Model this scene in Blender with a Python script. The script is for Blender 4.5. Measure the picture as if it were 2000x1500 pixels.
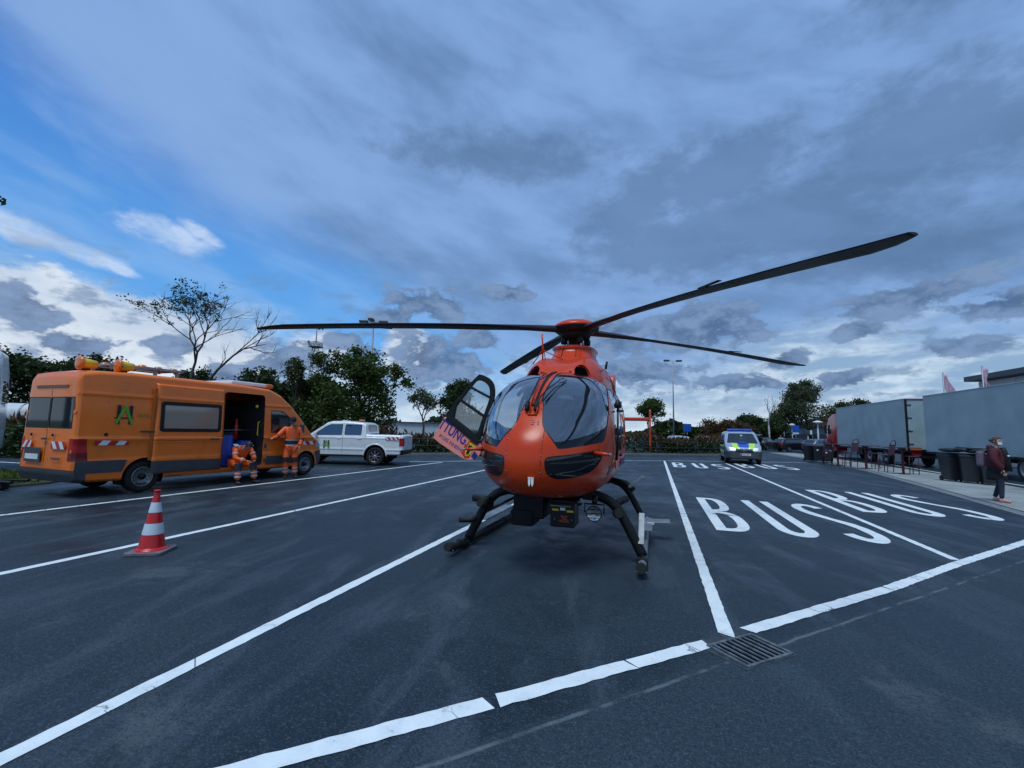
import bpy, bmesh, math, random
import numpy as np
from mathutils import Vector, Matrix
for _o in list(bpy.data.objects): bpy.data.objects.remove(_o)
random.seed(7); RNG = np.random.default_rng(7)
SC = bpy.context.scene
COL = SC.collection
# ------------------------------------------------------------------ camera
# world axes: +X across the parking bays, +Y along the bays away from the viewer
FPX, PITCH, ROLL, YAW, EYE = 868.98, math.radians(5.971), math.radians(1.349), math.radians(17.901), 1.5954
cam_d = bpy.data.cameras.new('camera'); cam = bpy.data.objects.new('camera', cam_d); COL.objects.link(cam)
cam_d.sensor_width = 36.0; cam_d.lens = FPX * 36.0 / 2000.0; cam_d.clip_start = 0.05; cam_d.clip_end = 3000
def _w(v): return Vector((v[0]*math.cos(YAW)-v[1]*math.sin(YAW), v[0]*math.sin(YAW)+v[1]*math.cos(YAW), v[2]))
_f = Vector((0, math.cos(PITCH), math.sin(PITCH))); _r = Vector((1, 0, 0)); _u = _r.cross(_f)
_r2 = _r*math.cos(ROLL)+_u*math.sin(ROLL); _u2 = -_r*math.sin(ROLL)+_u*math.cos(ROLL)
R_, U_, F_ = _w(_r2), _w(_u2), _w(_f)
cam.matrix_world = Matrix(((R_[0], U_[0], -F_[0], 0), (R_[1], U_[1], -F_[1], 0), (R_[2], U_[2], -F_[2], EYE), (0, 0, 0, 1)))
SC.camera = cam
# ------------------------------------------------------------------ view
SC.view_settings.view_transform = 'Standard'; SC.view_settings.look = 'None'
SC.view_settings.exposure = 0.55; SC.view_settings.gamma = 1.0; SC.view_settings.use_curve_mapping = False
SC.render.engine = 'CYCLES'
SC.cycles.use_denoising = True
SC.cycles.max_bounces = 6; SC.cycles.transparent_max_bounces = 12
SC.cycles.sample_clamp_indirect = 4
# ------------------------------------------------------------------ sun behind the cloud deck
SUN_EL, SUN_AZ = math.radians(66), math.radians(188)      # azimuth from +Y clockwise
sl = bpy.data.lights.new('sun', 'SUN'); sl.energy = 1.5; sl.angle = math.radians(28); sl.color = (0.84, 0.98, 1.0)
sun = bpy.data.objects.new('sun', sl); COL.objects.link(sun)
_sd = Vector((math.sin(SUN_AZ)*math.cos(SUN_EL), math.cos(SUN_AZ)*math.cos(SUN_EL), math.sin(SUN_EL)))
sun.rotation_euler = _sd.to_track_quat('Z', 'Y').to_euler(); sun.location = _sd*60
# ------------------------------------------------------------------ node expression helper
class E:
    def __init__(s, nt, sock): s.nt, s.s = nt, sock
    @staticmethod
    def put(nt, x, inp):
        if isinstance(x, E): nt.links.new(x.s, inp)
        else: inp.default_value = x
    def m(s, op, *o, clamp=False):
        n = s.nt.nodes.new('ShaderNodeMath'); n.operation = op; n.use_clamp = clamp
        s.nt.links.new(s.s, n.inputs[0])
        for i, k in enumerate(o): E.put(s.nt, k, n.inputs[i+1])
        return E(s.nt, n.outputs[0])
    def __add__(s, o): return s.m('ADD', o)
    __radd__ = __add__
    def __mul__(s, o): return s.m('MULTIPLY', o)
    __rmul__ = __mul__
    def __sub__(s, o): return s.m('SUBTRACT', o)
    def __rsub__(s, o): return (s*-1.0)+o
    def __truediv__(s, o): return s.m('DIVIDE', o)
    def max(s, o): return s.m('MAXIMUM', o)
    def min(s, o): return s.m('MINIMUM', o)
    def ss(s, a, b, to0=0.0, to1=1.0):
        n = s.nt.nodes.new('ShaderNodeMapRange'); n.interpolation_type = 'SMOOTHSTEP'
        s.nt.links.new(s.s, n.inputs['Value'])
        n.inputs['From Min'].default_value = a; n.inputs['From Max'].default_value = b
        n.inputs['To Min'].default_value = to0; n.inputs['To Max'].default_value = to1
        return E(s.nt, n.outputs[0])
def cmix(nt, fac, a, b):
    n = nt.nodes.new('ShaderNodeMix'); n.data_type = 'RGBA'
    E.put(nt, fac, n.inputs[0])
    for x, i in ((a, 6), (b, 7)):
        if isinstance(x, E): nt.links.new(x.s, n.inputs[i])
        else: n.inputs[i].default_value = (x[0], x[1], x[2], 1)
    return E(nt, n.outputs[2])
def comb(nt, x, y, z):
    n = nt.nodes.new('ShaderNodeCombineXYZ')
    for i, k in enumerate((x, y, z)): E.put(nt, k, n.inputs[i])
    return E(nt, n.outputs[0])
def noise(nt, vec, scale=1.0, detail=5.0, rough=0.55, dist=0.0, lac=2.0):
    n = nt.nodes.new('ShaderNodeTexNoise')
    if vec is not None: nt.links.new(vec.s, n.inputs['Vector'])
    n.inputs['Scale'].default_value = scale; n.inputs['Detail'].default_value = detail
    n.inputs['Roughness'].default_value = rough; n.inputs['Distortion'].default_value = dist
    n.inputs['Lacunarity'].default_value = lac
    return E(nt, n.outputs[0])
# ------------------------------------------------------------------ sky: clear air behind a broken cloud deck
def build_sky():
    w = bpy.data.worlds.new('World'); SC.world = w; w.use_nodes = True
    nt = w.node_tree; nt.nodes.clear()
    tc = nt.nodes.new('ShaderNodeTexCoord'); sp = nt.nodes.new('ShaderNodeSeparateXYZ')
    nt.links.new(tc.outputs['Generated'], sp.inputs[0])
    X, Y, Z = (E(nt, sp.outputs[i]) for i in range(3))
    az = X.m('ARCTAN2', Y)*57.2958                      # degrees, 0 = +Y, right positive
    el = Z.m('ARCSINE')*57.2958
    zz = Z.max(0.0)+0.16
    px, py = X/zz, Y/zz
    pc = comb(nt, px, py, 0.0)
    aec = comb(nt, az*0.035, el*0.075, 0.0)             # stretched coordinates for low banks
    n1 = noise(nt, pc, 0.9, 6, 0.55, 0.3)               # large fields of the deck
    n2 = noise(nt, aec, 2.1, 8, 0.56, 0.35)             # low banks
    n3 = noise(nt, comb(nt, az*0.06, el*0.12, 3.7), 3.0, 8, 0.6, 0.2)
    n4 = noise(nt, comb(nt, az*0.045+el*0.02, el*0.11+az*0.022, 9.1), 1.8, 7, 0.55, 0.25)
    n5 = noise(nt, comb(nt, az*0.10, el*0.17, 21.0), 3.2, 8, 0.62, 0.15)
    n6 = noise(nt, comb(nt, az*0.05, el*0.20, 33.0), 2.6, 7, 0.58, 0.1)
    def blob(a0, e0, ra, re, rot=0.0, k=1.0, nn=None, na=0.9, soft=0.25):
        c, s = math.cos(math.radians(rot)), math.sin(math.radians(rot))
        da, de = az-a0, el-e0
        u = (da*c+de*s)/ra; v = (de*c-da*s)/re
        d = (u*u+v*v).m('SQRT')+((nn if nn is not None else n3)-0.5)*(-na*2)+(n5-0.5)*(-na*2.2)
        return d.ss(0.95+soft, 0.95-soft)*k
    def many(lst, **k):
        r = None
        for b in lst:
            m = blob(*b, **k); r = m if r is None else r.max(m)
        return r
    sky = nt.nodes.new('ShaderNodeTexSky'); sky.sky_type = 'NISHITA'; sky.sun_disc = False
    sky.sun_elevation = SUN_EL; sky.sun_rotation = SUN_AZ; sky.air_density = 1.0; sky.dust_density = 0.6
    nsk = nt.nodes.new('ShaderNodeVectorMath'); nsk.operation = 'SCALE'; nt.links.new(sky.outputs[0], nsk.inputs[0]); nsk.inputs['Scale'].default_value = 0.07
    blue = cmix(nt, el.ss(6, 40), (0.13, 0.43, 0.92), (0.035, 0.17, 0.62))
    col = cmix(nt, 0.12, blue, E(nt, nsk.outputs[0]))
    # --- thin high veil over the blue
    col = cmix(nt, n4.ss(0.42, 0.75)*0.38, col, (0.33, 0.54, 0.85))
    # --- broad grey-blue deck covering everything right of a slanting edge
    edge = (el-18.0)+(az+42.0)*0.42 + (n1-0.5)*14.0 + (n3-0.5)*5.0       # > 0 inside the deck
    deck = edge.ss(-3.5, 6.5)
    shade = (n1*0.6+n4*0.4)
    dcol = cmix(nt, shade.ss(0.34, 0.58), (0.135, 0.250, 0.460), (0.240, 0.405, 0.730))
    dcol = cmix(nt, el.ss(38, 62)*0.4, dcol, (0.12, 0.24, 0.46))
    col = cmix(nt, deck*0.94, col, dcol)
    # --- darker smoky masses inside the deck
    dk = many([(-2, 27.5, 9, 3.2, 25), (9, 29, 8, 3.6, 15), (16, 23, 14, 5, -8), (27, 27, 11, 5, 0), (3, 22, 12, 3.5, 0), (24, 18, 12, 3.5, 0), (-20, 33, 14, 2.6, 0), (34, 40, 12, 4, 0), (60, 30, 20, 8, 0), (100, 25, 30, 10, 0), (150, 35, 40, 12, 0), (-150, 30, 40, 12, 0)], nn=n1, na=0.9, soft=0.5)
    col = cmix(nt, dk*0.60, col, (0.088, 0.168, 0.315))
    # --- bright veil low down all round, broken by noise
    low = (el+(n2-0.5)*17.0+(n3-0.5)*5.0)
    topedge = low + (az+30).m('ABSOLUTE')*-0.02
    topedge = topedge + az.ss(-48, -36)*az.ss(22, 6)*3.2
    wm = topedge.ss(14.0, 6.5)
    wcol = cmix(nt, (n3*0.4+n6*0.6).ss(0.42, 0.60), (0.27, 0.42, 0.62), (0.64, 0.78, 0.90))
    wcol = cmix(nt, el.ss(6, 0.5)*0.45, wcol, (0.78, 0.87, 0.92))
    col = cmix(nt, wm*0.93, col, wcol)
    # --- bright bank at the left and small lit wisps in the blue gap
    br = many([(-66, 10.6, 8.5, 2.6, 0), (-59, 9.2, 9, 3.2, -4), (-52, 7.6, 8, 3.0, -8), (-67, 5, 9, 4, 0), (-57, 4.6, 9, 3, 0), (-41.5, 8.6, 4, 2.6, 0), (-31, 9.5, 3.6, 3.5, 0)], na=0.7)
    col = cmix(nt, br*0.9, col, cmix(nt, n4.ss(0.3, 0.7), (0.50, 0.60, 0.76), (0.80, 0.86, 0.93)))
    wi = many([(-57.3, 18.9, 3.6, 1.25, -10), (-54.2, 19.6, 1.9, 0.6, -20), (-67.5, 16.2, 3.6, 1.0, -10), (-63, 15.3, 3.2, 0.75, -12), (-60.2, 14.5, 1.8, 0.45, -14)], na=0.5, soft=0.45)
    col = cmix(nt, wi*(0.35+n5.ss(0.35, 0.65)*0.4), col, (0.62, 0.74, 0.93))
    # --- dark cumulus in front of the bright band
    st = ((n6*0.55+n5*0.45).ss(0.50, 0.60)*el.ss(1.5, 4.0)*el.ss(19, 12))
    col = cmix(nt, st*0.75, col, (0.16, 0.27, 0.45))
    cu = many([(-30.8, 15.6, 3.6, 1.9, 0), (-27.6, 15.4, 3.0, 2.2, 0), (-33.2, 13.7, 2.6, 1.2, 0), (-29, 9.0, 3.2, 3.6, 0), (-25.5, 8.2, 4.0, 2.6, 0), (-44.6, 7.2, 3.8, 2.4, 0), (-50.5, 5.2, 2.6, 1.3, 0),
               (-55.5, 7.9, 2.4, 0.9, 0), (-63.0, 6.9, 2.6, 1.3, 0), (-66.2, 9.6, 2.6, 1.5, -30), (-38.8, 10.3, 2.2, 1.2, 0), (-36.4, 9.0, 2.0, 1.0, 0), (-22, 11.5, 2.8, 1.6, 0), (-18.5, 17.5, 3.4, 1.1, 0),
               (5.5, 12.6, 7, 2.8, 0), (-5, 12.0, 5, 2.4, 0), (13.8, 8.4, 2.4, 1.3, 0), (10.0, 6.0, 5, 1.0, 0), (-2, 7.5, 7, 1.6, 0), (20.5, 11.0, 2.2, 0.9, 0), (19.2, 6.0, 2.6, 1.1, 0), (24, 13.5, 6, 1.4, 5), (28, 8.6, 3.2, 0.8, 0), (31, 12, 5, 1.2, 0),
               (45, 9, 8, 2, 0), (62, 13, 9, 2.5, 0), (85, 8, 9, 2, 0), (-85, 9, 8, 2, 0), (-105, 12, 9, 2.4, 0), (125, 11, 10, 2.4, 0), (-140, 9, 10, 2, 0), (170, 10, 10, 2, 0)], na=1.5)
    col = cmix(nt, cu*0.92, col, cmix(nt, (n5*0.6+n3*0.4).ss(0.40, 0.60), (0.075, 0.140, 0.275), (0.200, 0.305, 0.500)))
    col = cmix(nt, el.ss(0.0, -2.5), col, (0.05, 0.06, 0.08))
    bg = nt.nodes.new('ShaderNodeBackground'); nt.links.new(col.s, bg.inputs[0]); bg.inputs[1].default_value = 0.69
    o = nt.nodes.new('ShaderNodeOutputWorld'); nt.links.new(bg.outputs[0], o.inputs[0])
build_sky()
SC.world.cycles.sampling_method = 'MANUAL'; SC.world.cycles.sample_map_resolution = 512
# ------------------------------------------------------------------ materials
MATS = {}
def new_mat(name):
    m = bpy.data.materials.new(name); m.use_nodes = True; MATS[name] = m
    nt = m.node_tree; b = nt.nodes['Principled BSDF']
    return m, nt, b
def objvec(nt, kind='Object'):
    return E(nt, nt.nodes.new('ShaderNodeTexCoord').outputs[kind])
def geopos(nt):
    return E(nt, nt.nodes.new('ShaderNodeNewGeometry').outputs['Position'])
def bump(nt, b, h, strength=0.2, dist=0.01):
    n = nt.nodes.new('ShaderNodeBump'); n.inputs['Strength'].default_value = strength; n.inputs['Distance'].default_value = dist
    nt.links.new(h.s, n.inputs['Height']); nt.links.new(n.outputs[0], b.inputs['Normal'])
def pbr(name, rgb, rough=0.5, metal=0.0, var=0.12, vscale=6.0, bmp=0.0, bscale=60.0, coat=0.0, spec=0.5, dirt=0.0, dirtc=(0.06, 0.055, 0.05), alpha=None):
    m, nt, b = new_mat(name)
    v = objvec(nt)
    n = noise(nt, v, vscale, 5, 0.6)
    lo = tuple(c*(1-var) for c in rgb); hi = tuple(min(1, c*(1+var)) for c in rgb)
    c = cmix(nt, n.ss(0.3, 0.7), lo, hi)
    if dirt > 0:
        d = noise(nt, v, vscale*0.45, 7, 0.68)
        c = cmix(nt, d.ss(0.5, 0.75)*dirt, c, dirtc)
    nt.links.new(c.s, b.inputs['Base Color'])
    r = n.ss(0.3, 0.7, max(0.02, rough*0.85), min(1, rough*1.15))
    nt.links.new(r.s, b.inputs['Roughness'])
    b.inputs['Metallic'].default_value = metal
    b.inputs['Coat Weight'].default_value = coat; b.inputs['Coat Roughness'].default_value = 0.06
    b.inputs['Specular IOR Level'].default_value = spec
    if bmp: bump(nt, b, noise(nt, v, bscale, 4, 0.6), bmp, 0.004)
    return m
def glass(name, tint=(0.02, 0.025, 0.03), refl=0.22, trans=0.35, rough=0.03, pw=5.0):
    m, nt, b = new_mat(name)
    nt.nodes.remove(b); out = nt.nodes['Material Output']
    d = nt.nodes.new('ShaderNodeBsdfDiffuse'); d.inputs[0].default_value = (*tint, 1)
    t = nt.nodes.new('ShaderNodeBsdfTransparent'); t.inputs[0].default_value = (0.78, 0.84, 0.86, 1)
    g = nt.nodes.new('ShaderNodeBsdfGlossy'); g.inputs['Roughness'].default_value = rough; g.inputs[0].default_value = (0.95, 0.97, 1, 1)
    m1 = nt.nodes.new('ShaderNodeMixShader'); m1.inputs[0].default_value = trans
    nt.links.new(d.outputs[0], m1.inputs[1]); nt.links.new(t.outputs[0], m1.inputs[2])
    lw = nt.nodes.new('ShaderNodeLayerWeight'); lw.inputs[0].default_value = 0.5
    f = E(nt, lw.outputs['Facing']); f = f.m('POWER', pw)*(1-refl)+refl
    m2 = nt.nodes.new('ShaderNodeMixShader'); nt.links.new(f.s, m2.inputs[0])
    nt.links.new(m1.outputs[0], m2.inputs[1]); nt.links.new(g.outputs[0], m2.inputs[2])
    nt.links.new(m2.outputs[0], out.inputs[0])
    return m
# ------------------------------------------------------------------ object helpers
def props(o, label=None, cat=None, group=None, kind=None):
    if label: o['label'] = label
    if cat: o['category'] = cat
    if group: o['group'] = group
    if kind: o['kind'] = kind
    return o
def thing(name, label, cat, loc=(0, 0, 0), rz=0.0, group=None):
    o = bpy.data.objects.new(name, None); o.empty_display_size = 0.2; COL.objects.link(o)
    o.location = loc; o.rotation_euler = (0, 0, rz)
    return props(o, label, cat, group)
class MB:
    def __init__(s): s.v = []; s.f = []; s.sm = []
    def add(s, vs, fs, smooth=False):
        k = len(s.v); s.v += [tuple(float(c) for c in p) for p in vs]
        s.f += [tuple(i+k for i in f) for f in fs]; s.sm += [smooth]*len(fs)
        return s
    def box(s, c, d, rot=None):
        pts = [Vector((sx*d[0]/2, sy*d[1]/2, sz*d[2]/2)) for sz in (-1, 1) for sy in (-1, 1) for sx in (-1, 1)]
        if rot is not None: pts = [rot @ p for p in pts]
        pts = [p+Vector(c) for p in pts]
        return s.add(pts, [(0, 2, 3, 1), (4, 5, 7, 6), (0, 1, 5, 4), (2, 6, 7, 3), (0, 4, 6, 2), (1, 3, 7, 5)])
    def prism(s, poly, lo, hi, axis='z', smooth=False):
        n = len(poly)
        mk = {'z': lambda a, b, t: (a, b, t), 'x': lambda a, b, t: (t, a, b), 'y': lambda a, b, t: (a, t, b)}[axis]
        vs = [mk(a, b, lo) for a, b in poly]+[mk(a, b, hi) for a, b in poly]
        fs = [tuple(range(n))[::-1], tuple(range(n, 2*n))]
        s.add(vs, fs)
        k = len(s.v)-2*n
        s.f += [(k+i, k+(i+1) % n, k+n+(i+1) % n, k+n+i) for i in range(n)]; s.sm += [smooth]*n
        return s
    def tube(s, pts, r, n=10, caps=True, smooth=True):
        pts = [Vector(p) for p in pts]; rr = r if isinstance(r, (list, tuple)) else [r]*len(pts)
        rings = []; prev = None
        for i, p in enumerate(pts):
            a = pts[max(i-1, 0)]; b = pts[min(i+1, len(pts)-1)]; t = (b-a)
            t = t.normalized() if t.length > 1e-9 else Vector((0, 0, 1))
            if prev is None:
                up = Vector((0, 0, 1)) if abs(t.z) < 0.9 else Vector((1, 0, 0))
                x = t.cross(up).normalized()
            else:
                x = prev-t*prev.dot(t); x = x.normalized() if x.length > 1e-6 else t.orthogonal().normalized()
            prev = x; y = t.cross(x)
            rings.append([p+(x*math.cos(2*math.pi*k/n)+y*math.sin(2*math.pi*k/n))*rr[i] for k in range(n)])
        vs = [q for ring in rings for q in ring]; fs = []
        for i in range(len(pts)-1):
            for k in range(n): fs.append((i*n+k, i*n+(k+1) % n, (i+1)*n+(k+1) % n, (i+1)*n+k))
        s.add(vs, fs, smooth)
        if caps:
            k = len(s.v)-len(vs)
            s.f += [tuple(k+i for i in range(n))[::-1], tuple(k+(len(pts)-1)*n+i for i in range(n))]; s.sm += [False, False]
        return s
    def lathe(s, prof, c=(0, 0, 0), axis='z', n=24, smooth=True):
        # prof: (radius, height) pairs
        vs = []
        for r, h in prof:
            for k in range(n):
                a = 2*math.pi*k/n; x, y = r*math.cos(a), r*math.sin(a)
                p = {'z': (x, y, h), 'x': (h, x, y), 'y': (y, h, x)}[axis]
                vs.append((p[0]+c[0], p[1]+c[1], p[2]+c[2]))
        fs = []
        for i in range(len(prof)-1):
            for k in range(n): fs.append((i*n+k, i*n+(k+1) % n, (i+1)*n+(k+1) % n, (i+1)*n+k))
        return s.add(vs, fs, smooth)
    def ball(s, c, r, n=10, sq=(1, 1, 1)):
        prof = [(max(1e-4, math.sin(math.pi*i/n))*r, -math.cos(math.pi*i/n)*r) for i in range(n+1)]
        t = MB().lathe(prof, n=n*2)
        return s.add([(p[0]*sq[0]+c[0], p[1]*sq[1]+c[1], p[2]*sq[2]+c[2]) for p in t.v], t.f, True)
    def quad(s, a, b, c, d): return s.add([a, b, c, d], [(0, 1, 2, 3)])
    def build(s, name, mat, parent=None, bevel=0.0, seg=2, loc=None, org=None):
        me = bpy.data.meshes.new(name)
        v = s.v if org is None else [(p[0]-org[0], p[1]-org[1], p[2]-org[2]) for p in s.v]
        me.from_pydata(v, [], s.f)
        me.polygons.foreach_set('use_smooth', s.sm)
        me.materials.append(mat); me.update()
        o = bpy.data.objects.new(name, me); COL.objects.link(o)
        if parent is not None: o.parent = parent
        if loc: o.location = loc
        if bevel:
            md = o.modifiers.new('bevel', 'BEVEL'); md.width = bevel; md.segments = seg; md.limit_method = 'ANGLE'; md.angle_limit = math.radians(40)
            md.harden_normals = False
        return o
def copy_tree(o, parent=None):
    c = o.copy(); COL.objects.link(c)
    if parent is not None: c.parent = parent
    for ch in o.children: copy_tree(ch, c)
    return c
def text_mesh(name, txt, size, mat, parent, matrix, extrude=0.002, sx=1.0, align='CENTER', off=0.0, shear=0.0, space=1.0):
    cu = bpy.data.curves.new(name, 'FONT'); cu.body = txt; cu.size = size; cu.align_x = align; cu.align_y = 'CENTER'; cu.offset = off; cu.shear = shear
    cu.extrude = extrude; cu.space_character = space; cu.resolution_u = 3
    t = bpy.data.objects.new('tmp', cu); COL.objects.link(t)
    dg = bpy.context.evaluated_depsgraph_get(); dg.update()
    me = bpy.data.meshes.new_from_object(t.evaluated_get(dg)); bpy.data.objects.remove(t)
    me.transform(Matrix.Diagonal((sx, 1, 1, 1))); me.name = name
    me.materials.clear(); me.materials.append(mat)
    o = bpy.data.objects.new(name, me); COL.objects.link(o); o.parent = parent; o.matrix_local = matrix
    return o
def frame(o, x, y, z=None):
    x = Vector(x).normalized(); y = Vector(y); y = (y-x*y.dot(x)).normalized(); z = x.cross(y)
    return Matrix(((x[0], y[0], z[0], o[0]), (x[1], y[1], z[1], o[1]), (x[2], y[2], z[2], o[2]), (0, 0, 0, 1)))
# ------------------------------------------------------------------ shells: smooth surfaces cut along scalar fields
class Shell:
    """A: rows x y z nx ny nz a b ; T: triangles"""
    def __init__(s, A, T): s.A = A; s.T = T
    @staticmethod
    def grid(P, dom=None, wrap=False):
        P = np.asarray(P, float); n, m = P.shape[:2]
        Pw = P if not wrap else np.concatenate([P[:, -2:-1], P, P[:, 1:2]], 1)
        du = np.gradient(P, axis=0)
        dv = (np.gradient(Pw, axis=1)[:, 1:-1] if wrap else np.gradient(P, axis=1))
        N = np.cross(du, dv); L = np.linalg.norm(N, axis=-1, keepdims=True); N = N/np.maximum(L, 1e-12)
        D = np.zeros((n, m, 2)) if dom is None else dom
        A = np.concatenate([P, N, D], -1).reshape(-1, 8)
        idx = np.arange(n*m).reshape(n, m)
        a, b, c, d = idx[:-1, :-1], idx[1:, :-1], idx[1:, 1:], idx[:-1, 1:]
        T = np.concatenate([np.stack([a, b, c], -1).reshape(-1, 3), np.stack([a, c, d], -1).reshape(-1, 3)])
        # drop degenerate
        e = np.linalg.norm(np.cross(A[T[:, 1], :3]-A[T[:, 0], :3], A[T[:, 2], :3]-A[T[:, 0], :3]), axis=1)
        return Shell(A, T[e > 1e-10])
    def orient(s, center_fn=None):
        return s
    def flip(s): s.T = s.T[:, ::-1]; s.A[:, 3:6] *= -1; return s
    def cut(s, field):
        f = field(s.A); f = np.where(np.abs(f) < 1e-7, 1e-7, f)
        g = f[s.T] > 0; k = g.sum(1)
        ins = [s.T[k == 3]]; outs = [s.T[k == 0]]
        mix = s.T[(k == 1) | (k == 2)]
        if len(mix):
            newA = []; cache = {}; base = len(s.A); A = s.A; ti = []; to = []
            def ep(i, j):
                key = (i, j) if i < j else (j, i)
                r = cache.get(key)
                if r is None:
                    t = f[key[0]]/(f[key[0]]-f[key[1]]); newA.append(A[key[0]]*(1-t)+A[key[1]]*t)
                    r = cache[key] = base+len(newA)-1
                return r
            for t in mix.tolist():
                p = [f[i] > 0 for i in t]
                one = 1 if sum(p) == 1 else 0
                q = [i for i in range(3) if p[i] == bool(one)][0]
                a, b, c = t[q], t[(q+1) % 3], t[(q+2) % 3]
                ab, ac = ep(a, b), ep(a, c)
                (ti if one else to).append((a, ab, ac))
                (to if one else ti).extend([(ab, b, c), (ab, c, ac)])
            s.A = np.concatenate([A, np.array(newA)])
            if ti: ins.append(np.array(ti))
            if to: outs.append(np.array(to))
        s.T = np.concatenate(outs)
        return Shell(s.A, np.concatenate(ins))
    def obj(s, name, mat, parent=None, offset=0.0, org=(0, 0, 0), thick=0.0, flat=False):
        used = np.unique(s.T) if len(s.T) else np.array([], int)
        mp = np.full(len(s.A), -1); mp[used] = np.arange(len(used))
        A = s.A[used]; T = mp[s.T] if len(s.T) else np.zeros((0, 3), int)
        N = A[:, 3:6]/np.maximum(np.linalg.norm(A[:, 3:6], axis=1, keepdims=True), 1e-9)
        P = A[:, :3]+N*offset-np.array(org)
        me = bpy.data.meshes.new(name); me.from_pydata(P.tolist(), [], T.tolist())
        me.polygons.foreach_set('use_smooth', [not flat]*len(T))
        if not flat and thick == 0 and len(T): me.normals_split_custom_set_from_vertices(N.tolist())
        me.materials.append(mat); me.update()
        o = bpy.data.objects.new(name, me); COL.objects.link(o)
        if parent is not None: o.parent = parent
        if thick:
            md = o.modifiers.new('solid', 'SOLIDIFY'); md.thickness = thick; md.offset = -1
        return o
def resample(poly, step=None, closed=True, smooth=0):
    p = [tuple(q) for q in poly]
    for _ in range(smooth):         # Chaikin
        q = []; n = len(p)
        for i in range(n if closed else n-1):
            a, b = p[i], p[(i+1) % n]
            q += [(a[0]*.75+b[0]*.25, a[1]*.75+b[1]*.25), (a[0]*.25+b[0]*.75, a[1]*.25+b[1]*.75)]
        p = q
    return p
def sd_poly(x, y, poly, closed=True):
    """signed distance, > 0 inside"""
    P = np.asarray(poly, float); n = len(P); d = np.full(x.shape, 1e9); ins = np.zeros(x.shape, bool)
    for i in range(n if closed else n-1):
        a = P[i]; b = P[(i+1) % n]; e = b-a; L = max(float(e@e), 1e-12)
        t = np.clip(((x-a[0])*e[0]+(y-a[1])*e[1])/L, 0, 1)
        d = np.minimum(d, np.hypot(x-a[0]-t*e[0], y-a[1]-t*e[1]))
        if closed:
            cond = (a[1] > y) != (b[1] > y)
            with np.errstate(divide='ignore', invalid='ignore'):
                xi = a[0]+(y-a[1])*(b[0]-a[0])/np.where(abs(b[1]-a[1]) < 1e-12, 1e-12, b[1]-a[1])
            ins ^= cond & (x < xi)
    return np.where(ins, d, -d) if closed else -d
AX = {'x': 0, 'y': 1, 'z': 2, 'a': 6, 'b': 7}
def F(dom, poly, smooth=1, cond=None, grow=0.0):
    i, j = AX[dom[0]], AX[dom[1]]; pl = resample(poly, smooth=smooth)
    def f(A):
        v = sd_poly(A[:, i], A[:, j], pl)+grow
        if cond is not None: v = np.minimum(v, cond(A))
        return v
    return f
def FL(dom, line, w, cond=None, closed=False, smooth=0):
    i, j = AX[dom[0]], AX[dom[1]]; pl = resample(line, closed=closed, smooth=smooth)
    def f(A):
        x, y = A[:, i], A[:, j]
        v = w/2-np.abs(sd_poly(x, y, pl, closed))
        if cond is not None: v = np.minimum(v, cond(A))
        return v
    return f
def rrect(x0, y0, x1, y1, r, n=4):
    p = []
    for cx, cy, a0 in ((x1-r, y0+r, -90), (x1-r, y1-r, 0), (x0+r, y1-r, 90), (x0+r, y0+r, 180)):
        for k in range(n+1):
            a = math.radians(a0+90*k/n); p.append((cx+r*math.cos(a), cy+r*math.sin(a)))
    return p
def circ(cx, cy, r, n=40): return [(cx+r*math.cos(2*math.pi*k/n), cy+r*math.sin(2*math.pi*k/n)) for k in range(n)]
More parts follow.
